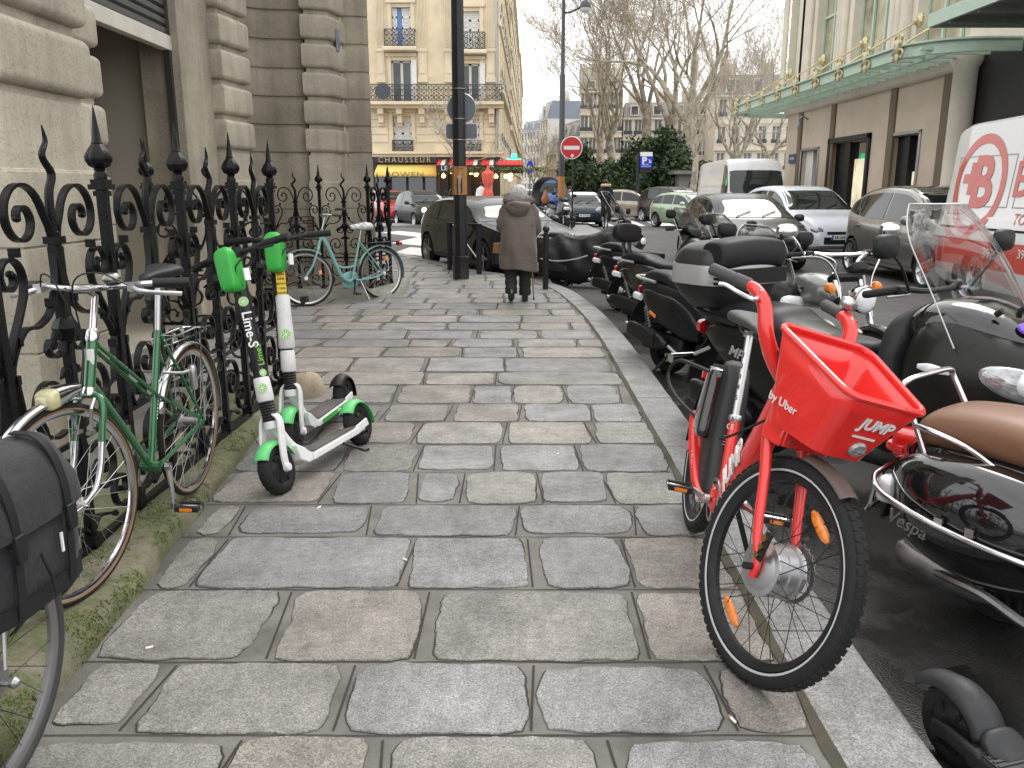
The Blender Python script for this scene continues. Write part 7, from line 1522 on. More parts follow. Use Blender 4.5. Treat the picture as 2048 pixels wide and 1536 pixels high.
# frame
m = MB(); m.tube(cr([(.845, 0, .86), (.835, 0, .80), (.76, 0, .66), (.62, 0, .46), (.50, 0, .335), (.44, 0, .30)], 6), [.030+.0007*min(i, 20) for i in range(31)], 16, rb=[.040+.001*min(i, 18) for i in range(31)], nrm=(0, 1, 0), e=3)
m.tube([(.86, 0, .70), (.82, 0, .83)], .033, 16)
for s in (-1, 1): m.tube(cr([(.50, s*.02, .33), (.40, s*.045, .275), (.27, s*.062, .285), (.13, s*.073, .36), (.03, s*.082, .445), (-.03, s*.082, .50)], 6), [.036-.0004*i for i in range(31)], 14, rb=[.020]*31, nrm=(0, 1, 0)); m.bar([(.03, s*.083, .44), (0, s*.083, r)], .012, .05, (0, 1, 0))
m.blob([(.38, 0, .30, .03, .03), (.41, 0, .30, .05, .05), (.47, 0, .30, .055, .06), (.52, 0, .31, .045, .05), (.55, 0, .33, .02, .02)], 18, 4, 'x', 3); m.tube([(.40, 0, .33), (.32, 0, .60)], .021, 14); fr_ = m.build('frame', RD, rb, ang=50)
def dt(t): p = V((.76, 0, .66)).lerp(V((.52, 0, .35)), t); return p
dd = (dt(1)-dt(0)).normalized(); T_ = frame(dt(.53)+V((0, -.0485, 0)), -dd, V((dd.z, 0, -dd.x))*-1); z_ = T_.col[2]
if T_.col[2][1] > 0: T_ = frame(dt(.53)+V((0, -.0485, 0)), -dd, V((dd.z, 0, -dd.x)))
text('JUMP', .12, SIGNW, fr_, T_, bold=.002, sx=.85, ext=.002); T_ = frame(V((.17, -.094, .345)), (.75, 0, -.6), (.6, 0, .75)); text('+ Electric', .028, SIGNW, fr_, T_, ext=.001)
m = MB(); m.tube([(.326, 0, .58), (.228, 0, .905)], .0155, 16); sp_ = m.build('seat_post', ALU, rb); m = MB(); m.lathe([(.024, -.012), (.026, -.008), (.026, .008), (.024, .012)], (.322, 0, .592), (-.29, 0, .957), 18); m.obox((.35, -.012, .595), (.05, .012, .016)); m.build('seat_clamp', ALU, sp_)
pd = V((-.098, 0, .325)).normalized()
for k in range(5): text(str(k+1), .028, BLK, sp_, frame(V((.326, 0, .58))+pd*(.09+.042*(4-k))+V((.010, -.0125, .003)), V((.75, .65, .2)), pd), ext=.0006)
text('CE', .030, SIGNW, fr_, frame(V((.325, -.012, .56))+V((.018, -.004, 0)), V((.8, .6, .2)), pd), ext=.0008)
for k in range(4): text('-----------', .012, SIGNW, fr_, frame(V((.337, -.012, .525-.012*k))+V((.016, -.004, 0)), V((.8, .6, .2)), pd), ext=.0008)
saddle(rb, (.205, 0, .955), M('saddle_grey', (.045, .045, .046), .45, var=.15, bump=.1, bs=200), L_=.27, W_=.085)
m = MB(); m.blob([(.26, .31, 0, .08, .055), (.30, .28, 0, .13, .070), (.40, .235, 0, .125, .068), (.50, .20, 0, .105, .064), (.62, .175, 0, .095, .058), (.72, .16, 0, .080, .050), (.765, .145, 0, .045, .045), (.78, .14, 0, .02, .02)], 28, 5, 'z', 4); bt_ = m.build('battery_case', RBLK, rb, ang=55)
m = MB(); m.blob([(.46, .155, -.075, .055, .02), (.48, .155, -.075, .07, .035), (.60, .135, -.07, .065, .036), (.72, .12, -.062, .052, .034), (.74, .12, -.062, .035, .02)], 20, 4, 'z', 5); lk_ = m.build('lock_box', GBK, bt_, ang=50)
m = MB(); m.tube(cr([(.10, -.05, .52), (.03, -.09, .50), (-.14, -.17, .54), (-.24, -.20, .60), (-.20, -.18, .68), (-.04, -.12, .70), (.06, -.07, .70)], 8), .008, 8); m.tube([(.06, -.085, .51), (.13, -.05, .525)], .012, 8); m.build('lock_cable', RBLK, bt_)
# bars
m = MB(ST); m.tube([(AX(.84), 0, .84), (AX(.90), 0, .90)], .035, 14)
for s in (-1, 1): m.tube(cr([(AX(.86)+.01, s*.02, .86), (AX(.93)+.03, s*.095, .92), (AX(1.0)+.045, s*.15, .99), (AX(1.06)+.035, s*.172, 1.07), (AX(1.08)-.005, s*.182, 1.105), (AX(1.08)-.05, s*.19, 1.115)], 6), [.034-.0005*i for i in range(31)], 14, rb=[.026-.0003*i for i in range(31)], nrm=(1, 0, 0))
m.build('handlebar', RD, rb)
for s in (-1, 1):
    g0 = V((AX(1.08)-.04, s*.188, 1.115)); g1 = V((AX(1.08)-.20, s*.24, 1.125)); m = MB(ST); m.tube([g0, g0.lerp(g1, .04), g0.lerp(g1, .38), g0.lerp(g1, .42), g0.lerp(g1, .46), g1-(g1-g0)*.02, g1], [.019, .021, .021, .0185, .020, .0205, .017], 14); m.build('grip', M('grip_grey', (.05, .05, .05), .6, bump=.3, bs=300), rb)
    m = MB(ST); p = g0.lerp(g1, -.05); d = (g1-g0).normalized(); m.obox(p+V((.035, 0, -.015)), (.045, .02, .032), 0, .2, 0); m.tube(cr([p+V((.05, 0, -.025)), p+V((.07, s*.03, -.035)), p+d*.07+V((.07, s*.02, -.035)), p+d*.13+V((.075, s*.02, -.03)), p+d*.16+V((.08, s*.02, -.035))], 5), [.010, .0095, .009, .008, .0075, .007, .007, .007, .007, .007, .007, .007, .007, .007, .007, .007, .007, .007, .007, .007, .008], 8); m.build('brake_lever', ALU, rb)
m = MB(ST); c = V((AX(1.08)-.03, .185, 1.155)); m.lathe([(.012, -.02), (.026, -.012), (.03, 0), (.027, .012), (.015, .02), (.001, .022)], c, (.2, .2, 1), 20); m.build('bell', ALU, rb)
# basket (turns with the fork)
def bring(z0, z1, xb, xf, wb, wf, n=8):
    pts = []; rr = .045
    def cn(cx, cy, a0):
        for i in range(n+1): a = R(a0+90*i/n); pts.append((cx+rr*math.cos(a), cy+rr*math.sin(a)))
    cn(xf-rr, wf-rr, 0); cn(xb+rr, wb-rr, 90); cn(xb+rr, -wb+rr, 180); cn(xf-rr, -wf+rr, 270)
    return [V((x, y, z0+(z1-z0)*(x-xb)/(xf-xb))) for x, y in pts]
bx0 = .945; lev = [(0, bring(.765, .745, bx0+.03, 1.195, .118, .09)), (1, bring(1.04, .935, bx0, 1.285, .172, .145))]
rings = [[a.lerp(b, t)+V((0, 0, 0)) for a, b in zip(lev[0][1], lev[1][1])] for t in (0, .03, .25, .5, .75, 1)]
c0 = sum(rings[0], V((0, 0, 0)))/len(rings[0]); m = MB(ST); m.loft([[c0+(p-c0)*.02 for p in rings[0]]]+rings, cap=False); bs = m.build('basket', RD, rb, ang=40, thick=.006)
m = MB(ST); m.tube(rings[-1], .0105, 8, closed=True); m.build('rim', RD, bs)
fc0, fc1 = V((1.195, 0, .745)), V((1.285, 0, .935)); up_ = (fc1-fc0).normalized(); nf = V((up_.z, 0, -up_.x)); T_ = lambda t, y, o: ST @ frame(fc0.lerp(fc1, t)+V((0, y, 0))+nf*o, V((0, 1, 0)), up_)
text('JUMP', .052, SIGNW, bs, T_(.64, .02, .006), bold=.0014, sx=.95, ext=.001); m = MB(T_(.42, .01, .005)); m.box(-.04, .04, -.0035, .0035, 0, .0015); m.build('underline', SIGNW, bs)
m = MB(T_(.21, .025, .002)); m.lathe([(.001, .012), (.022, .011), (.026, .006), (.027, -.004)], (0, 0, 0), (0, 0, 1), 28); m.box(-.024, .024, -.0015, .0015, .011, .0135); m.build('round_lamp', M('lamp_face', (.32, .33, .34), .25, .4, var=.3, vs=90), bs)
sp0, sp1 = rings[1], rings[-1]; k = 27+4; a_ = lev[0][1]; i0 = 26
q0, q1, q2 = V((bx0+.08, -.115, .762)), V((1.13, -.098, .75)), V((bx0+.06, -.170, 1.02)); xd = (q1-q0).normalized(); ud = (q2-q0).normalized(); nn = xd.cross(ud); p_ = q0.lerp(q1, .28)+ud*.075
text('by Uber', .036, SIGNW, bs, ST @ frame(p_+nn.normalized()*.012, xd, ud), ext=.001)
T2 = ST @ frame(V((1.228, .0, .865))+V((-.012, .03, .0)), (0, -1, 0), up_); text('ROULEZ PRUDEMMENT', .024, SIGNW, bs, T2, ext=.001, sx=.7)
m = MB(ST); m.tube(cr([(AX(1.0), -.16, 1.01), (AX(.9)+.06, -.10, .93), (AX(.8)+.02, -.03, .80), (.80, -.045, .66), (.72, -.05, .60)], 6), .005, 6); m.build('brake_cable', BLK, rb)
chainring(rb, BBp, .085); p = crank(rb, BBp, 190, -1, ALU, .165); pedal(rb, p, BLK); p = crank(rb, BBp, 10, 1, ALU, .165); pedal(rb, p, BLK)
m = MB(); m.tube([(.40, .06, .28), (.34, .19, .03)], .011, 8); m.tube([(.34, .19, .03), (.37, .21, .012)], .011, 8); m.build('kickstand', BLK, rb); m = MB(); m.box(-.04, .04, -.075, .075, .30, .55) if False else m.obox((-.345, 0, .62), (.02, .06, .045)); m.build('rear_light', REDL, rb)
# ---------------------------------------------------------------- motor scooters and motorcycle
OLV = M('olive_black_paint', (.009, .010, .008), .34, .1, spec=.3, var=.15, coat=.08, rv=.06); SEATM = M('seat_vinyl', (.014, .014, .016), .48, spec=.35, var=.15, bump=.2, bs=240, rv=.06); FAB = M('cover_cloth', (.014, .014, .016), .6, var=.3, bump=.6, bs=22); SILV = M('silver_plastic', (.42, .42, .41), .36, .35, var=.08); SMOKE = M('smoked_screen', (.30, .31, .31), .04, trans=1, var=0, rv=0, ior=1.02, alpha=.55)
def mwheel(par, c, r, tw, spokes=6, rm=SAT):
    m = MB(); c = V(c); m.lathe([(.01, -.07), (.03, -.07), (.035, -.02), (.035, .02), (.03, .07), (.01, .07)], c, (0, 1, 0), 18)
    for k in range(spokes):
        a = 2*pi*k/spokes
        m.bar([c+V((.03*math.cos(a), 0, .03*math.sin(a))), c+V(((r*.66)*math.cos(a+.15), 0, (r*.66)*math.sin(a+.15)))], .03, .026, (0, 1, 0))
    m.lathe([(r*.68, -tw*.7), (r*.62, -tw*.5), (r*.62, tw*.5), (r*.68, tw*.7), (r*.66, 0), (r*.68, -tw*.7)], c, (0, 1, 0), 36, cap=False); w_ = m.build('wheel', rm, par, ang=40)
    m = MB(); m.lathe([(r*.67, -tw*.72), (r*.80, -tw), (r*.92, -tw*.92), (r, -tw*.4), (r, tw*.4), (r*.92, tw*.92), (r*.80, tw), (r*.67, tw*.72)], c, (0, 1, 0), 44, cap=False); m.build('tyre', RUB, w_)
    m = MB(); m.lathe([(r*.30, .05), (r*.5, .05), (r*.5, .054), (r*.30, .054), (r*.30, .05)], c, (0, 1, 0), 30, cap=False); m.build('brake_disc', STEEL, w_); return w_
def mirror(par, a, b, s, mat=BLK, face=True, w_=.075):
    m = MB(); a, b = V(a), V(b); m.tube(cr([a, a.lerp(b, .5)+V((.02, s*.01, .02)), b], 4), .007, 6); m.blob([(b.x+.035, b.y, b.z, .02, .015), (b.x+.02, b.y, b.z, w_, .05), (b.x-.015, b.y, b.z, w_+.005, .055)], 16, 3, 'x', 3); o = m.build('mirror', mat, par)
    if face: m = MB(); m.blob([(b.x-.0155, b.y, b.z, w_-.004, .049), (b.x-.018, b.y, b.z, w_-.008, .046)], 16, 1, 'x', 3); m.build('mirror_glass', LREF, o)
    return o
def screen(par, x0, z0, x1, z1, w0, w1, bow, mat, name='windscreen', rr=.5):
    m = MB(); nu, nv = 16, 14
    def fn(i, j):
        t = i; f = -1+2*j; w_ = w0+(w1-w0)*t**1.3; tp = max(0, t-.6)/.4; w_ *= (1-rr*tp**2.2)
        return V((x0+(x1-x0)*t-bow*f*f, f*w_, z0+(z1-z0)*t+.02*math.sin(t*pi)))
    m.grid(fn, nu, nv); o = m.build(name, mat, par, thick=.004, norm=True); m = MB(); edge = [fn(i/nu, 0) for i in range(nu+1)]+[fn(1, j/nv) for j in range(1, nv+1)]+[fn(1-i/nu, 1) for i in range(1, nu+1)]; m.tube(edge, .0035, 5); m.build('screen_edge', M('screen_edge_clear', (.5, .5, .48), .2, var=0), o); return o
def bars(par, x, z, w_, grip=True, mat=BLK):
    m = MB(); m.tube(cr([(x-.10, w_, z-.01), (x-.04, w_*.6, z+.01), (x, .10, z), (x, -.10, z), (x-.04, -w_*.6, z+.01), (x-.10, -w_, z-.01)], 5), .014, 8); h = m.build('handlebar', mat, par)
    for s in (-1, 1):
        m = MB(); m.tube([(x-.055, s*w_*.68, z+.006), (x-.105, s*w_*1.02, z-.01)], .019, 12); m.lathe([(.019, 0), (.017, .02), (.006, .03)], V((x-.105, s*w_*1.02, z-.01)), (-.2, s, 0), 12); m.build('grip', RUB, h); m = MB(); m.obox((x-.04, s*w_*.6, z+.005), (.05, .06, .045)); m.build('switchgear', BLK, h, bev=.008)
        m = MB(); m.tube(cr([(x-.01, s*w_*.6, z), (x+.03, s*w_*.72, z-.005), (x-.01, s*w_*1.0, z-.015)], 4), .006, 6); m.build('brake_lever', STEEL, h)
    return h
def scooter(label, loc, rz, body=SAT, seat=SEATM, s=1.0, tail=REDL, muff='long', back=False, shield=None, mir=True, front=True, lean=-6, shieldw=.24, mface=True):
    o = thing('motor_scooter', label, 'motor scooter', loc, rz, 'scooters parked along the kerb', rx=R(-lean*-1)); r = .24
    mwheel(o, (0, 0, r), r, .062, 5); mwheel(o, (1.34, 0, r), r, .058, 5)
    m = MB(); m.blob([(-.42, 0, .73, .03, .03), (-.40, 0, .72, .08, .055), (-.25, 0, .69, .14, .11), (0, 0, .64, .185, .15), (.25, 0, .60, .20, .17), (.45, 0, .54, .17, .18), (.56, 0, .48, .12, .16), (.60, 0, .42, .06, .08)], 26, 6, 'x', 3); bd = m.build('body', body, o, ang=60)
    m = MB()
    for q in (-1, 1): m.blob([(-.30, q*.13, .66, .01, .02), (-.2, q*.15, .63, .03, .07), (.0, q*.175, .56, .035, .12), (.22, q*.185, .52, .04, .14), (.40, q*.165, .46, .035, .12), (.52, q*.14, .40, .02, .06)], 18, 5, 'x', 3)
    m.build('side_panel', body, bd, ang=60)
    m = MB(); m.blob([(-.36, 0, .79, .05, .02), (-.33, 0, .80, .11, .045), (-.20, 0, .82, .15, .06), (0, 0, .81, .165, .06), (.10, 0, .775, .17, .055), (.30, 0, .74, .175, .05), (.50, 0, .74, .12, .05), (.60, 0, .74, .06, .04), (.62, 0, .73, .02, .02)], 24, 6, 'x', 3); m.build('seat', seat, o, ang=60)
    m = MB(); m.tube(cr([(-.10, .17, .77), (-.36, .16, .79), (-.45, .08, .80), (-.45, -.08, .80), (-.36, -.16, .79), (-.10, -.17, .77)], 5), .013, 8); m.build('grab_rail', SILV, o)
    m = MB(); m.blob([(-.46, 0, .685, .03, .015), (-.44, 0, .685, .09, .032), (-.40, 0, .685, .10, .035)], 16, 3, 'x', 4); m.build('taillight', tail, o)
    for q in (-1, 1): m = MB(); m.blob([(-.40, q*.155, .63, .012, .02), (-.36, q*.165, .63, .025, .032), (-.27, q*.17, .62, .02, .03)], 14, 4, 'x', 3); m.build('indicator', LENS if q < 0 else ORGL, o)
    m = MB(); m.bar(cr([(-.36, 0, .62), (-.48, 0, .48), (-.52, 0, .34)], 4), .17, .012, (0, 1, 0)); pl_ = m.build('plate_holder', BLK, o); m = MB(); m.obox((-.508, 0, .43), (.006, .15, .12), 0, .25, 0); m.build('number_plate', PLATE, pl_)
    m = MB(); m.obox((.05, -.10, .27), (.55, .12, .16)); m.obox((.1, .1, .27), (.5, .12, .14)); m.build('engine', BLK, o, bev=.03)
    mc = .30; m = MB(); m.blob([(-.34, -.20, .34, .025, .03), (-.31, -.20, .34, .055, .065), (-.1, -.205, .315, .062, .072), (.12, -.20, .28, .06, .066), (.2, -.19, .26, .03, .03)], 20, 4, 'x', 3.2); mu = m.build('muffler', STEEL if muff == 'steel' else SAT, o)
    m = MB(); m.blob([(-.27, -.25, .345, .01, .03), (-.25, -.258, .345, .018, .062), (.06, -.258, .30, .018, .062), (.09, -.25, .295, .01, .03)], 14, 3, 'x', 4)
    for x, z in ((-.2, .35), (.02, .31)): m.cyl((x, -.27, z), (x, -.28, z), .012, 8)
    m.build('heat_shield', BLK, mu); m = MB(); m.tube([(-.34, -.20, .35), (-.40, -.205, .37)], .022, 12); m.tube(cr([(.2, -.19, .26), (.3, -.14, .2), (.35, -.05, .22)], 4), .02, 8); m.build('exhaust_pipe', STEEL, mu)
    for q in (-1, 1): m = MB(); m.tube([(-.06, q*.17, .30), (-.22, q*.16, .62)], .014, 8); n = 8; [m.torus(V((-.06, q*.17, .30)).lerp(V((-.22, q*.16, .62)), .25+.07*k), (-.45, 0, .9), .026, .006, 14, 5) for k in range(n)]; m.build('shock_absorber', STEEL, o)
    m = MB(); m.side([(-.30, .40), (-.24, .47), (-.05, .52), (.18, .50), (.22, .46), (.0, .46), (-.2, .42)], -.07, .07); m.build('rear_mudguard', BLK, o, bev=.01)
    m = MB(); m.blob([(.45, 0, .30, .10, .05), (.55, 0, .27, .18, .06), (.85, 0, .27, .19, .06), (1.0, 0, .30, .17, .08)], 20, 4, 'x', 4); m.build('floorboard', body, o)
    m = MB(); m.tube([(.15, .10, .2), (.10, .24, .02)], .012, 8); m.tube([(.15, -.10, .2), (.10, -.24, .02)], .012, 8); m.build('centre_stand', BLK, o)
    if front:
        m = MB(); m.blob([(.90, 0, .62, .15, .25), (.98, 0, .62, .24, .34), (1.06, 0, .66, .25, .34), (1.16, 0, .70, .20, .26), (1.27, 0, .74, .13, .15), (1.33, 0, .74, .05, .05)], 26, 5, 'x', 3); fs = m.build('leg_shield', body, o, ang=60)
        m = MB(); m.blob([(1.27, 0, .76, .12, .07), (1.32, 0, .76, .10, .055), (1.345, 0, .755, .04, .03)], 18, 3, 'x', 3); m.build('headlight', LENS, fs)
        m = MB(); m.blob([(1.10, 0, .50, .06, .02), (1.2, 0, .50, .075, .05), (1.34, 0, .515, .08, .05), (1.5, 0, .48, .07, .04), (1.58, 0, .42, .04, .03)], 16, 4, 'x', 3); m.build('front_mudguard', body, o); m = MB()
        for q in (-1, 1): m.tube([(1.34, q*.075, r), (1.12, q*.06, .72)], .018, 8)
        m.build('front_fork', STEEL, o); m = MB(); m.tube([(1.10, 0, .72), (.97, 0, 1.06)], .03, 10); m.blob([(.90, 0, 1.05, .10, .04), (.98, 0, 1.07, .15, .06), (1.06, 0, 1.04, .12, .05), (1.10, 0, 1.0, .05, .03)], 18, 4, 'x', 3); m.build('steering_head', BLK, o); bars(o, .98, 1.07, .33)
        if mir:
            for q in (-1, 1): mirror(o, (.96, q*.22, 1.08), (.95, q*.40, 1.24), q, face=mface)
        if shield: screen(o, 1.15, .92, shield[0], shield[1], shieldw+.02, shieldw, .10, shield[2])
    if back:
        m = MB(); m.tube(cr([(-.33, .05, .83), (-.36, .05, .92), (-.37, .05, 1.0)], 3), .016, 8, rb=.03); m.tube(cr([(-.33, -.05, .83), (-.36, -.05, .92), (-.37, -.05, 1.0)], 3), .016, 8, rb=.03); b_ = m.build('backrest_frame', SAT, o); m = MB(); m.blob([(-.43, 0, 1.08, .12, .04), (-.42, 0, 1.085, .20, .095), (-.36, 0, 1.09, .215, .105), (-.33, 0, 1.09, .20, .095), (-.32, 0, 1.09, .12, .05)], 22, 3, 'x', 3.0); m.build('backrest_pad', SEATM, b_)
        m = MB(); m.torus((-.425, 0, 1.085), (1, 0, 0), .085, .011, 24, 6, rb=.016); m.build('pad_ring', BLK, b_)
    return o
# small black scooter in front of the top box
scooter('small matt black scooter with short seat and orange side reflector', (1.36, 7.1, ROADZ), R(-62), SAT, shield=(.92, 1.30, SMOKE))
so1 = bpy.data.objects['motor_scooter']; m = MB(); m.obox((-.02, -.222, .50), (.10, .012, .03), 0, .35, 0); m.build('side_reflector', ORGL, so1, bev=.005)
scooter('large black touring scooter with round passenger backrest and silver side handles', (1.46, 9.1, ROADZ), R(-48), GBK, s=1.1, back=True, shield=(.86, 1.32, SMOKE), shieldw=.27)
scooter('black scooter with slim red tail light just beyond the one with a backrest', (1.42, 10.9, ROADZ), R(-46), SAT, muff='steel', shield=(.88, 1.34, SMOKE))
# covered scooter at the corner
cs = scooter('scooter wrapped in a black rain cover at the curved kerb beside the bollard', (.82, 13.55, ROADZ), R(-20), GBK, shield=(.72, 1.52, SMOKE), shieldw=.28, lean=-4)
m = MB(); m.blob([(-.5, 0, .52, .06, .2), (-.35, 0, .50, .22, .34), (0, 0, .48, .27, .38), (.3, 0, .45, .29, .37), (.55, 0, .48, .30, .40), (.8, 0, .55, .32, .43), (1.0, 0, .60, .30, .40), (1.1, 0, .62, .16, .25)], 44, 8, 'x', 2.6)
for i, p in enumerate(m.v): q = V(p); k = noise.noise(q*5)*.05+noise.noise(q*13)*.022+.02*math.sin(q.x*16+q.z*9); m.v[i] = (p[0], p[1]+k*(1 if p[1] > 0 else -1), p[2]+k*.6)
m.build('rain_cover', FAB, cs, ang=50); m = MB(); m.tube(cr([(-.3, -.27, .45), (0, -.33, .42), (.3, -.35, .46), (.5, -.34, .52)], 4), .012, 6); m.build('reflective_piping', M('reflective_grey2', (.4, .4, .4), .4), cs)
# three wheeled scooter with top box
tr_ = thing('three_wheel_scooter', 'large dark olive three wheeled scooter with tall clear windscreen behind the red basket', 'motor scooter', (1.50, 4.82, ROADZ), R(-59), 'scooters parked along the kerb')
r = .27; mwheel(tr_, (0, 0, r), r, .07, 5)
for q in (-1, 1): mwheel(tr_, (1.50, q*.21, .25), .25, .058, 5)
m = MB(); m.blob([(-.44, 0, .78, .03, .02), (-.42, 0, .77, .09, .05), (-.25, 0, .74, .16, .12), (0, 0, .69, .20, .18), (.3, 0, .63, .225, .22), (.55, 0, .56, .20, .22), (.70, 0, .48, .14, .17), (.75, 0, .44, .06, .08)], 30, 6, 'x', 3); bd = m.build('body', OLV, tr_, ang=60)
m = MB()
for q in (-1, 1): m.blob([(-.36, q*.13, .72, .01, .02), (-.2, q*.165, .69, .035, .09), (.05, q*.20, .62, .04, .15), (.3, q*.215, .54, .045, .18), (.52, q*.195, .46, .04, .15), (.66, q*.16, .38, .02, .06)], 20, 5, 'x', 2.8)
m.build('side_panel', OLV, bd, ang=60); text('MP3', .085, SILV, bd, frame((.02, -.243, .64), (.97, 0, -.22), (.22, -.1, .97)), shear=.25, bold=.002)
m = MB(); m.blob([(-.38, 0, .83, .06, .02), (-.35, 0, .84, .13, .05), (-.2, 0, .85, .17, .065), (.0, 0, .845, .19, .075), (.16, 0, .83, .195, .085), (.26, 0, .79, .195, .07), (.42, 0, .75, .19, .06), (.62, 0, .75, .15, .06), (.74, 0, .75, .08, .05), (.77, 0, .74, .03, .02)], 28, 6, 'x', 3); m.build('seat', SEATM, tr_, ang=60)
m = MB()
for q in (-1, 1): m.tube(cr([(-.05, q*.19, .80), (-.3, q*.19, .83), (-.44, q*.15, .86), (-.48, q*.06, .87)], 5), .018, 8)
m.build('grab_rail', SAT, tr_); m = MB(); m.blob([(-.47, 0, .735, .05, .02), (-.45, 0, .735, .13, .04), (-.40, 0, .73, .15, .045)], 18, 3, 'x', 4); m.build('taillight', REDL, tr_)
m = MB(); m.tube(cr([(-.30, -.15, .62), (-.42, -.22, .55), (-.50, -.26, .55)], 3), .012, 6); m.tube([(-.40, -.20, .55), (-.42, -.36, .555)], .03, 14); m.build('rear_indicator', CHR, tr_); m = MB(); m.bar(cr([(-.38, 0, .66), (-.5, 0, .50), (-.55, 0, .34)], 4), .2, .012, (0, 1, 0)); m.build('plate_holder', BLK, tr_)
m = MB(); m.obox((.1, 0, .28), (.6, .34, .2)); m.build('engine', BLK, tr_, bev=.04); m = MB(); m.blob([(-.34, -.23, .36, .03, .03), (-.3, -.23, .36, .065, .075), (.05, -.225, .31, .07, .08), (.15, -.21, .28, .03, .03)], 20, 4, 'x', 3); m.build('muffler', SAT, tr_)
m = MB(); m.blob([(.62, 0, .30, .14, .05), (.72, 0, .28, .22, .06), (1.0, 0, .28, .23, .06), (1.12, 0, .32, .22, .1)], 22, 4, 'x', 4); m.build('floorboard', BLK, tr_)
m = MB(); m.blob([(1.02, 0, .66, .20, .26), (1.10, 0, .66, .32, .36), (1.22, 0, .68, .36, .36), (1.38, 0, .70, .345, .29), (1.55, 0, .70, .29, .22), (1.70, 0, .68, .20, .14), (1.80, 0, .66, .10, .07), (1.83, 0, .65, .03, .02)], 34, 6, 'x', 2.6); fr3 = m.build('front_fairing', OLV, tr_, ang=60)
m = MB(); m.blob([(1.0, 0, .92, .20, .08), (1.10, 0, .95, .24, .12), (1.25, 0, .96, .23, .12), (1.42, 0, .93, .18, .10), (1.55, 0, .88, .10, .06), (1.60, 0, .86, .03, .02)], 26, 5, 'x', 2.8); m.build('cowl', GBK, fr3, ang=60)
for q in (-1, 1):
    m = MB(); m.blob([(1.42, q*.29, .80, .02, .02), (1.48, q*.265, .79, .055, .055), (1.58, q*.215, .765, .075, .075), (1.68, q*.15, .735, .06, .06), (1.74, q*.10, .72, .02, .02)], 20, 5, 'x', 2.6); hl = m.build('headlight', HLM, fr3); m = MB(); m.ball((1.60, q*.225, .775), (.075, .06, .06), 16, 10); m.build('lamp_lens', LENS, hl)
    m = MB(); m.blob([(1.2, q*.362, .80, .01, .012), (1.26, q*.366, .80, .014, .022), (1.34, q*.358, .795, .01, .012)], 12, 4); m.build('side_indicator', LENS, fr3)
    m = MB(); m.blob([(1.26, q*.21, .50, .05, .02), (1.38, q*.21, .535, .08, .04), (1.52, q*.21, .545, .08, .04), (1.68, q*.21, .49, .06, .03), (1.74, q*.21, .44, .03, .02)], 16, 4, 'x', 3); m.build('front_mudguard', OLV, tr_)
text('250', .075, GOLDT, fr3, frame((1.42, -.338, .60), (.98, -.0, -.18), (.1, -.3, .95)), shear=.2); text('MP3', .08, SILV, fr3, frame((1.06, -.335, .66), (.9, -.4, -.1), (.1, -.1, .98)), shear=.25, bold=.002)
m = MB(); m.lathe([(.001, .012), (.03, .010), (.034, 0)], (1.50, -.10, .985), (.5, -.3, .8), 20); pd_ = m.build('purple_sticker', M('purple_vinyl', (.16, .07, .5), .35), fr3); text('1', .045, WHT, pd_, frame(V((1.50, -.10, .985))+V((.5, -.3, .8)).normalized()*.0135, (-.5, -.85, 0), (-.6, .3, .7)))
m = MB()
for y in (-.16, .02, .18): m.cyl((1.40, y, 1.04), (1.425, y, 1.06), .014, 10)
m.build('screen_bolts', BLK, fr3)
screen(tr_, 1.50, .90, 1.10, 1.50, .34, .30, .16, SHIELD, rr=.45); bars(tr_, 1.02, 1.10, .36)
for q in (-1, 1): mirror(tr_, (1.04, q*.24, 1.10), (1.05, q*.46, 1.32), q, w_=.07, face=False)
m = MB(); m.blob([(.86, 0, .62, .12, .2), (.92, 0, .62, .27, .34), (1.02, 0, .66, .30, .38), (1.06, 0, .7, .2, .2)], 24, 4, 'x', 3)
for i, p in enumerate(m.v): k = noise.noise(V(p)*8)*.025; m.v[i] = (p[0]+k, p[1]+k, p[2])
m.build('leg_cover', FAB, tr_, ang=60)
# top box on its rack: rests on the scooter, a thing of its own
tb_ = thing('top_box', 'black and silver motorcycle top box with padded back on the three wheeled scooter', 'top box', (1.50, 4.82, ROADZ), R(-59)); c = (-.36, 0, 1.02)
def tbx(rows, name, mat, par, e=3.4): m = MB(); m.blob([(c[2]+z, c[0]+dx, 0, a, b) for z, dx, a, b in rows], 40, 4, 'z', e); return m.build(name, mat, par, ang=40)
b_ = tbx([(-.16, .02, .12, .17), (-.15, .02, .15, .21), (-.08, .01, .20, .27), (-.02, 0, .222, .295), (0, 0, .225, .298)], 'case_bottom', BLK, tb_); tbx([(-.005, 0, .232, .304), (.0, 0, .238, .310), (.10, 0, .236, .308), (.105, 0, .230, .302)], 'silver_band', SILV, tb_)
tbx([(.10, 0, .225, .298), (.15, .0, .22, .292), (.20, .01, .195, .265), (.235, .02, .14, .20), (.25, .02, .04, .06)], 'lid', M('lid_grey_black', (.03, .03, .03), .35, var=.1), tb_)
m = MB(); m.blob([(-.26, c[0]+.15, c[2]+.15, .05, .05), (-.24, c[0]+.15, c[2]+.165, .095, .085), (0, c[0]+.155, c[2]+.185, .105, .09), (.24, c[0]+.15, c[2]+.165, .095, .085), (.26, c[0]+.15, c[2]+.15, .05, .05)], 24, 4, 'y', 3.2); m.build('back_pad', SEATM, tb_, ang=60)
m = MB(); m.box(c[0]+.16, c[0]+.245, -.27, .27, c[2]+.0, c[2]+.09)
for k in range(9): m.box(c[0]+.245, c[0]+.249, -.26, .26, c[2]+.004+k*.010, c[2]+.009+k*.010)
m.build('ribbed_panel', BLK, tb_); m = MB()
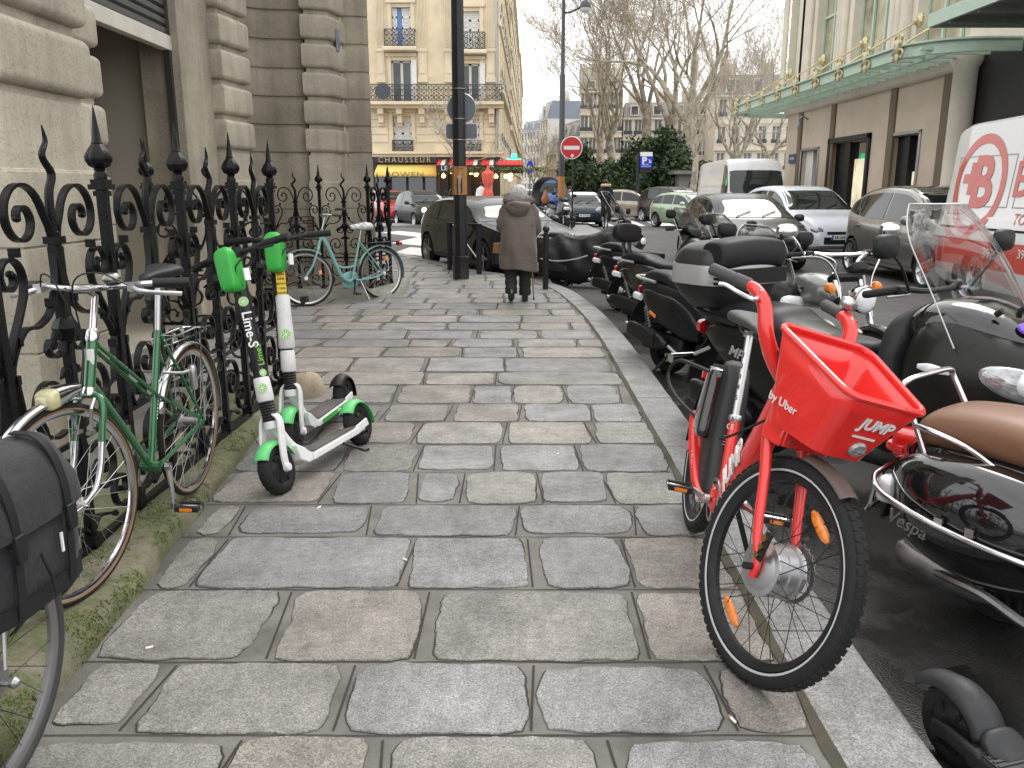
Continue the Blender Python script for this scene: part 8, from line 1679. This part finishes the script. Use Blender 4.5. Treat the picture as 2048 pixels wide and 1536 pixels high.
for q in (-1, 1):
    for k in range(3): m.obox((c[0]+.19, q*.285, c[2]+.025+.028*k), (.06, .02, .010))
m.build('vents', SILV, tb_); m = MB()
for q in (-1, 1): m.tube(cr([(-.1, q*.12, .84), (-.3, q*.12, .86), (-.46, q*.10, .86)], 3), .014, 8); m.box(-.45, -.2, q*.11-.012, q*.11+.012, .85, .872)
m.build('rack', STEEL, tb_)
# cruiser motorcycle
hd_ = thing('motorcycle', 'grey tank cruiser motorcycle with round chrome headlight behind the three wheeled scooter', 'motorcycle', (2.0, 6.85, ROADZ), R(-74)); r = .32
mwheel(hd_, (0, 0, r), r, .07, 9, ALU); mwheel(hd_, (1.52, 0, r+.01), r+.01, .05, 9, ALU)
m = MB(); m.blob([(.52, 0, .80, .05, .04), (.56, 0, .81, .10, .085), (.70, 0, .835, .135, .12), (.86, 0, .845, .14, .125), (.98, 0, .83, .11, .105), (1.06, 0, .81, .05, .05)], 28, 6, 'x', 2.4); tk = m.build('fuel_tank', M('tank_grey', (.19, .20, .19), .3, .4, var=.1, coat=.8), hd_, ang=60)
for q in (-1, 1):
    T_ = frame((.78, q*.137, .86), (-q, 0, 0), (0, -q*.35, .95)); T_ = frame((.78, q*.138, .86), (1 if q < 0 else -1, 0, 0), (0, -q*.25, .97)); m = MB(T_); m.prism([(p[0], p[1]) for p in rrect(.17, .035, .012)], lambda p: (p[0], p[1], 0), lambda p: (p[0], p[1], .004)); m.prism([(-.035, .03), (0, .038), (.035, .03), (.03, -.02), (0, -.04), (-.03, -.02)], lambda p: (p[0], p[1], -.001), lambda p: (p[0], p[1], .003)); bd_ = m.build('tank_badge', BLK, tk)
    text('HARLEY', .030, SILV, bd_, T_ @ Matrix.Translation((0, .008, .005)), bold=.001); text('DAVIDSON', .030, SILV, bd_, T_ @ Matrix.Translation((0, -.014, .005)), bold=.001)
m = MB(); m.blob([(-.2, 0, .70, .08, .03), (-.1, 0, .71, .11, .05), (.1, 0, .70, .14, .05), (.3, 0, .66, .17, .05), (.48, 0, .70, .10, .05), (.54, 0, .72, .04, .03)], 22, 5, 'x', 3); m.build('seat', SEATM, hd_); fender(hd_, (0, 0, r), r+.04, .17, 60, 175, GBK, depth=.05); fender(hd_, (1.52, 0, r+.01), r+.05, .12, 35, 135, GBK, depth=.04)
m = MB()
for q in (-1, 1): m.lathe([(.07, 0), (.085, .02), (.085, .22), (.07, .26), (.08, .30)], (.66-q*.14, 0, .36), (-q*.55, 0, .8), 18); m.cyl((.6, q*.1, .33), (.6, q*.2, .33), .11, 18)
m.obox((.6, 0, .34), (.5, .2, .2)); m.build('engine', STEEL, hd_, bev=.01); m = MB()
for z in (0, .1): m.tube(cr([(.8, -.16, .5-z), (.7, -.2, .3), (.3, -.22, .25+z*.5), (-.3, -.22, .27+z)], 5), .035, 10)
m.build('exhaust_pipe', CHR, hd_); hx = lambda z: 1.50-(z-.33)*.55; m = MB()
for q in (-1, 1): m.tube([(1.52, q*.1, .33), (hx(.62), q*.1, .62)], .028, 12); m.tube([(hx(.62), q*.1, .62), (hx(1.0), q*.1, 1.0)], .021, 12)
m.build('front_fork', CHR, hd_); m = MB(); m.obox((hx(.82), 0, .82), (.08, .26, .04), 0, -.5, 0); m.obox((hx(.97), 0, .97), (.09, .26, .04), 0, -.5, 0); m.build('fork_clamp', BLK, hd_, bev=.008)
m = MB(); c0 = V((hx(.86)+.13, 0, .84)); m.lathe([(.03, -.12), (.075, -.09), (.092, -.03), (.096, .02), (.090, .03)], c0, (1, 0, 0), 28); hl = m.build('headlight_shell', CHR, hd_); m = MB(); m.lathe([(.088, .022), (.07, .04), (.04, .05), (.001, .053)], c0, (1, 0, 0), 24); m.build('headlight_lens', LENS, hl); m = MB(); m.tube([c0+V((.005, -.0, .09)), c0+V((-.02, 0, .16))], .01, 6); m.ball(c0+V((.03, 0, 0)), (.02, .03, .03), 10, 6); m.build('bulb_shield', STEEL, hl)
for q in (-1, 1): m = MB(); m.tube([(hx(.9), q*.10, .90), (hx(.9)+.02, q*.17, .91)], .01, 6); m.lathe([(.02, -.03), (.035, -.02), (.037, .01), (.03, .025), (.001, .03)], (hx(.9)+.04, q*.185, .91), (1, 0, 0), 16); m.build('indicator', ORGL, hd_)
m = MB(); m.lathe([(.06, 0), (.07, .02), (.07, .05), (.06, .06)], (hx(1.0)+.05, .07, 1.0), (-.6, 0, .8), 20); m.build('speedometer', BLK, hd_); hb_ = bars(hd_, hx(1.0)-.05, 1.12, .40, mat=CHR)
m = MB()
for q in (-1, 1): m.tube(cr([(hx(1), q*.08, 1.0), (hx(1)-.01, q*.10, 1.08), (hx(1)-.05, q*.2, 1.125)], 4), .013, 8)
for q in (-1, 1): m.tube(cr([(hx(1)-.10, q*.30, 1.11), (hx(1)+.06, q*.22, 1.10), (hx(.9)+.05, q*.13, .95), (hx(.7), q*.12, .7)], 5), .006, 6)
m.build('riser', CHR, hb_)
for q in (-1, 1): mirror(hd_, (hx(1)-.06, q*.30, 1.12), (hx(1)-.10, q*.42, 1.28), q, CHR)
# ---- black scooter with brown seat, cut by the right edge
ve = thing('motor_scooter', 'glossy black classic scooter with brown seat and chrome guard rails at the right edge', 'motor scooter', (1.83, 2.82, ROADZ), R(-59), 'scooters parked along the kerb', rx=R(3)); r = .24
BRN = M('brown_leather_seat', (.19, .095, .055), .42, var=.08, bump=.12, bs=260, rv=.05); mwheel(ve, (0, 0, r), r, .06, 5); mwheel(ve, (1.30, 0, r), r, .055, 5)
m = MB(); m.blob([(-.36, 0, .53, .04, .05), (-.34, 0, .53, .10, .12), (-.25, 0, .52, .155, .165), (-.05, 0, .52, .19, .17), (.2, 0, .51, .20, .17), (.40, 0, .49, .17, .17), (.50, 0, .46, .13, .16), (.56, 0, .38, .1, .08)], 30, 6, 'x', 2.8); bd = m.build('body', GBK, ve, ang=60)
for q in (-1, 1):
    m = MB(); m.blob([(-.38, q*.13, .46, .02, .04), (-.34, q*.16, .46, .06, .12), (-.22, q*.195, .455, .115, .185), (-.02, q*.215, .45, .145, .215), (.18, q*.21, .44, .135, .205), (.34, q*.18, .42, .09, .155), (.44, q*.15, .40, .03, .06)], 32, 7, 'x', 2.2); cw = m.build('side_cowl', GBK, bd, ang=70)
    if q < 0:
        T_ = frame((-.20, -.323, .40), (.985, -.16, -.06), (.05, -.0, 1)); text('Vespa', .075, STEEL, cw, T_, shear=.35, bold=.001, ext=.004)
m = MB(); m.blob([(-.33, 0, .66, .06, .03), (-.31, 0, .68, .125, .06), (-.22, 0, .71, .155, .08), (0, 0, .725, .165, .085), (.2, 0, .715, .165, .08), (.42, 0, .705, .14, .07), (.54, 0, .70, .09, .06), (.57, 0, .69, .04, .03)], 30, 6, 'x', 3); m.build('seat', BRN, ve, ang=60)
m = MB(); m.blob([(-.47, 0, .58, .04, .03), (-.45, 0, .58, .065, .06), (-.40, 0, .58, .07, .065), (-.30, 0, .58, .085, .075)], 22, 4, 'x', 3.2); m.blob([(-.50, 0, .565, .02, .012), (-.48, 0, .567, .06, .022), (-.40, 0, .57, .075, .024)], 18, 3, 'x', 4); m.build('taillight', REDL, ve); m = MB(); m.bar(cr([(-.30, -.085, .66), (-.36, -.09, .60), (-.34, -.095, .52)], 4), .02, .01, (0, 1, 0)); m.build('lamp_trim', CHR, ve)
m = MB(); m.tube(cr([(-.24, .17, .61), (-.30, .165, .73), (-.36, .16, .84), (-.36, .13, .875), (-.36, 0, .88), (-.36, -.13, .875), (-.36, -.16, .84), (-.30, -.165, .73), (-.24, -.17, .61)], 6), .0115, 10)
for q in (-1, 1): m.tube(cr([(-.295, q*.165, .72), (-.22, q*.195, .725), (-.08, q*.20, .70), (.02, q*.195, .655), (.05, q*.18, .63)], 6), .0105, 10)
m.build('grab_rail', CHR, ve); m = MB()
for q in (-1, 1): m.tube(cr([(-.44, q*.10, .50), (-.41, q*.22, .495), (-.30, q*.325, .485), (-.10, q*.375, .465), (.12, q*.375, .44), (.32, q*.33, .415), (.40, q*.29, .405), (.48, q*.27, .36)], 6), .012, 10)
m.tube(cr([(-.44, .10, .50), (-.45, 0, .50), (-.44, -.10, .50)], 3), .012, 8)
for q in (-1, 1): m.tube(cr([(-.36, q*.285, .49), (-.38, q*.285, .40), (-.41, q*.26, .37), (-.43, q*.15, .37)], 4), .0095, 8); m.tube(cr([(-.43, q*.15, .37), (-.46, q*.13, .40), (-.45, q*.11, .49)], 3), .0095, 8); [m.obox((x, q*(.372-abs(x)*.02), .475), (.03, .012, .03)) for x in (-.05, .06)]
m.build('crash_bar', CHR, ve); m = MB(); m.blob([(-.42, -.16, .44, .03, .03), (-.40, -.165, .44, .05, .055), (-.33, -.17, .44, .045, .05)], 16, 4, 'x', 3); m.build('rear_indicator', LENS, ve); m = MB(); m.bar(cr([(-.36, 0, .55), (-.42, 0, .42), (-.46, 0, .27)], 4), .18, .012, (0, 1, 0)); m.build('plate_holder', BLK, ve)
m = MB(); m.blob([(-.18, -.10, .25, .05, .05), (-.1, -.12, .25, .1, .1), (.15, -.12, .27, .11, .11), (.3, -.1, .27, .07, .07)], 20, 4, 'x', 3)
for k in range(7): m.obox((-.02+.04*k, -.235, .27), (.012, .02, .16))
m.build('engine', BLK, ve); m = MB(); m.blob([(-.30, -.19, .22, .02, .03), (-.27, -.19, .22, .05, .055), (-.05, -.20, .20, .055, .06), (.1, -.19, .19, .03, .03)], 18, 4, 'x', 3); mu = m.build('muffler', STEEL, ve)
m = MB(); m.tube(cr([(-.12, -.24, .215), (-.02, -.285, .235), (.10, -.31, .24), (.24, -.32, .205), (.36, -.325, .19)], 5), .017, 8); m.tube([(.33, -.30, .195), (.38, -.40, .19)], .022, 10); m.build('footrest', STEEL, ve)
m = MB(); m.blob([(.42, 0, .27, .10, .05), (.50, 0, .25, .19, .045), (.92, 0, .25, .20, .045), (1.02, 0, .30, .19, .08)], 22, 4, 'x', 5); fb_ = m.build('floorboard', GBK, ve); m = MB()
for y in (-.19, -.14, -.09, .09, .14, .19): m.tube([(.42, y, .298), (.95, y, .298)], .006, 6)
m.tube(cr([(.36, -.23, .25), (.6, -.235, .255), (.95, -.235, .265)], 4), .012, 8); m.build('trim_strip', CHR, fb_)
m = MB(); m.blob([(.98, 0, .62, .22, .30), (1.02, 0, .64, .33, .36), (1.07, 0, .66, .32, .35), (1.12, 0, .68, .18, .26)], 30, 5, 'x', 3); m.build('leg_shield', GBK, ve, ang=60); m = MB(); m.blob([(1.05, 0, .46, .05, .04), (1.12, 0, .48, .10, .09), (1.3, 0, .47, .125, .13), (1.48, 0, .42, .10, .09), (1.56, 0, .38, .03, .03)], 24, 5, 'x', 2.4); m.build('front_mudguard', GBK, ve, ang=60)
m = MB(); m.tube([(1.14, 0, .6), (1.03, 0, 1.0)], .04, 12); m.blob([(.93, 0, 1.02, .08, .04), (1.0, 0, 1.04, .17, .06), (1.08, 0, 1.02, .13, .07), (1.13, 0, 1.0, .08, .06)], 22, 4, 'x', 2.6); m.build('steering_head', GBK, ve); m = MB(); m.lathe([(.085, 0), (.08, .03), (.05, .05), (.001, .055)], (1.12, 0, 1.0), (1, 0, 0), 22); m.build('headlight', LENS, ve); bars(ve, 1.0, 1.04, .33, mat=CHR)
for q in (-1, 1): mirror(ve, (1.0, q*.2, 1.06), (.98, q*.36, 1.25), q, CHR)

# ---- far two-wheelers
scooter('black scooter with large rear box parked behind the small black city car', (P(862, 400, 40).x, 41, ROADZ+.1), R(-60), GBK, mface=False)
scooter('dark scooter with pale windscreen leaning beside the rear box one near the cafe', (P(893, 400, 39).x, 40, ROADZ+.1), R(-75), SAT, shield=(.9, 1.45, SHIELD), mface=False)
fb2 = thing('top_box', 'black rear box carried by the scooter behind the small black city car', 'top box', (P(862, 400, 40).x, 41, ROADZ+.1), R(-60)); m = MB(); m.blob([(.86, -.38, 0, .18, .22), (.88, -.38, 0, .24, .28), (1.15, -.38, 0, .24, .28), (1.24, -.38, 0, .2, .24), (1.26, -.38, 0, .05, .05)], 24, 4, 'z', 5); m.build('case', BLK, fb2); m = MB(); m.torus((-.38, 0, 1.08), (0, 0, 1), .26, .012, 24, 5); m.build('lid_seam', STEEL, fb2)
r1 = scooter('roofed scooter with arched windscreen frame parked at the traffic island', (P(1083, 400, 32).x, 33.2, ROADZ), R(-35), SAT, shield=(.7, 1.6, SHIELD), mface=False)
m = MB(); m.bar(cr([(1.2, 0, .95), (1.02, 0, 1.45), (.75, 0, 1.85), (.3, 0, 1.95), (-.1, 0, 1.85), (-.3, 0, 1.55), (-.32, 0, 1.0)], 6), .45, .06, (0, 1, 0)); m.build('roof_arch', BLK, r1)
scooter('black scooter standing between the street lamp base and the flat topped post', (P(1103, 400, 30).x, 30.8, 0), R(-70), GBK, mface=False)
m = MB(); c = P(1091, 398, 33); m.blob([(-.2, 0, 0, .02, .02), (-.15, 0, 0, .12, .1), (0, 0, 0, .17, .12), (.15, 0, 0, .11, .1), (.25, 0, 0, .07, .06), (.35, 0, 0, .03, .03)], 16, 4, 'z', 2); o = m.build('leather_pouch', TAN); o.location = c; tag(o, 'tan leather pouch hanging on the roofed scooter at the island', 'bag')
def far_bike(label, u, Y, rz, col):
    o = thing('bicycle', label, 'bicycle', (P(u, 400, Y).x, Y, ROADZ), R(rz)); r = .34; m = MB()
    for a, b in (((.45, 0, .28), (.28, 0, .85)), ((.28, 0, .8), (.85, 0, .85)), ((.88, 0, .7), (.45, 0, .28)), ((.85, 0, .95), (.9, 0, .65)), ((.9, 0, .65), (1.05, 0, r)), ((0, 0, r), (.28, 0, .8)), ((0, 0, r), (.45, 0, .28))): m.tube([a, b], .018, 8)
    m.build('frame', col, o)
    for x in (0, 1.05): wheel(o, (x, 0, r), r, .022, n=16, sr=.003)
    m = MB(); m.tube(cr([(.72, .28, 1.02), (.86, .1, 1.04), (.86, -.1, 1.04), (.72, -.28, 1.02)], 4), .014, 8); m.build('handlebar', BLK, o); saddle(o, (.24, 0, .98), BLK); return o
far_bike('bicycle under the rider in the fur collared parka', 1211, 33.05, -90, BLK).location.y = 33.45
far_bike('bicycle leaning near the leafy square behind the navy compact car', 1190, 44, -150, BLK)
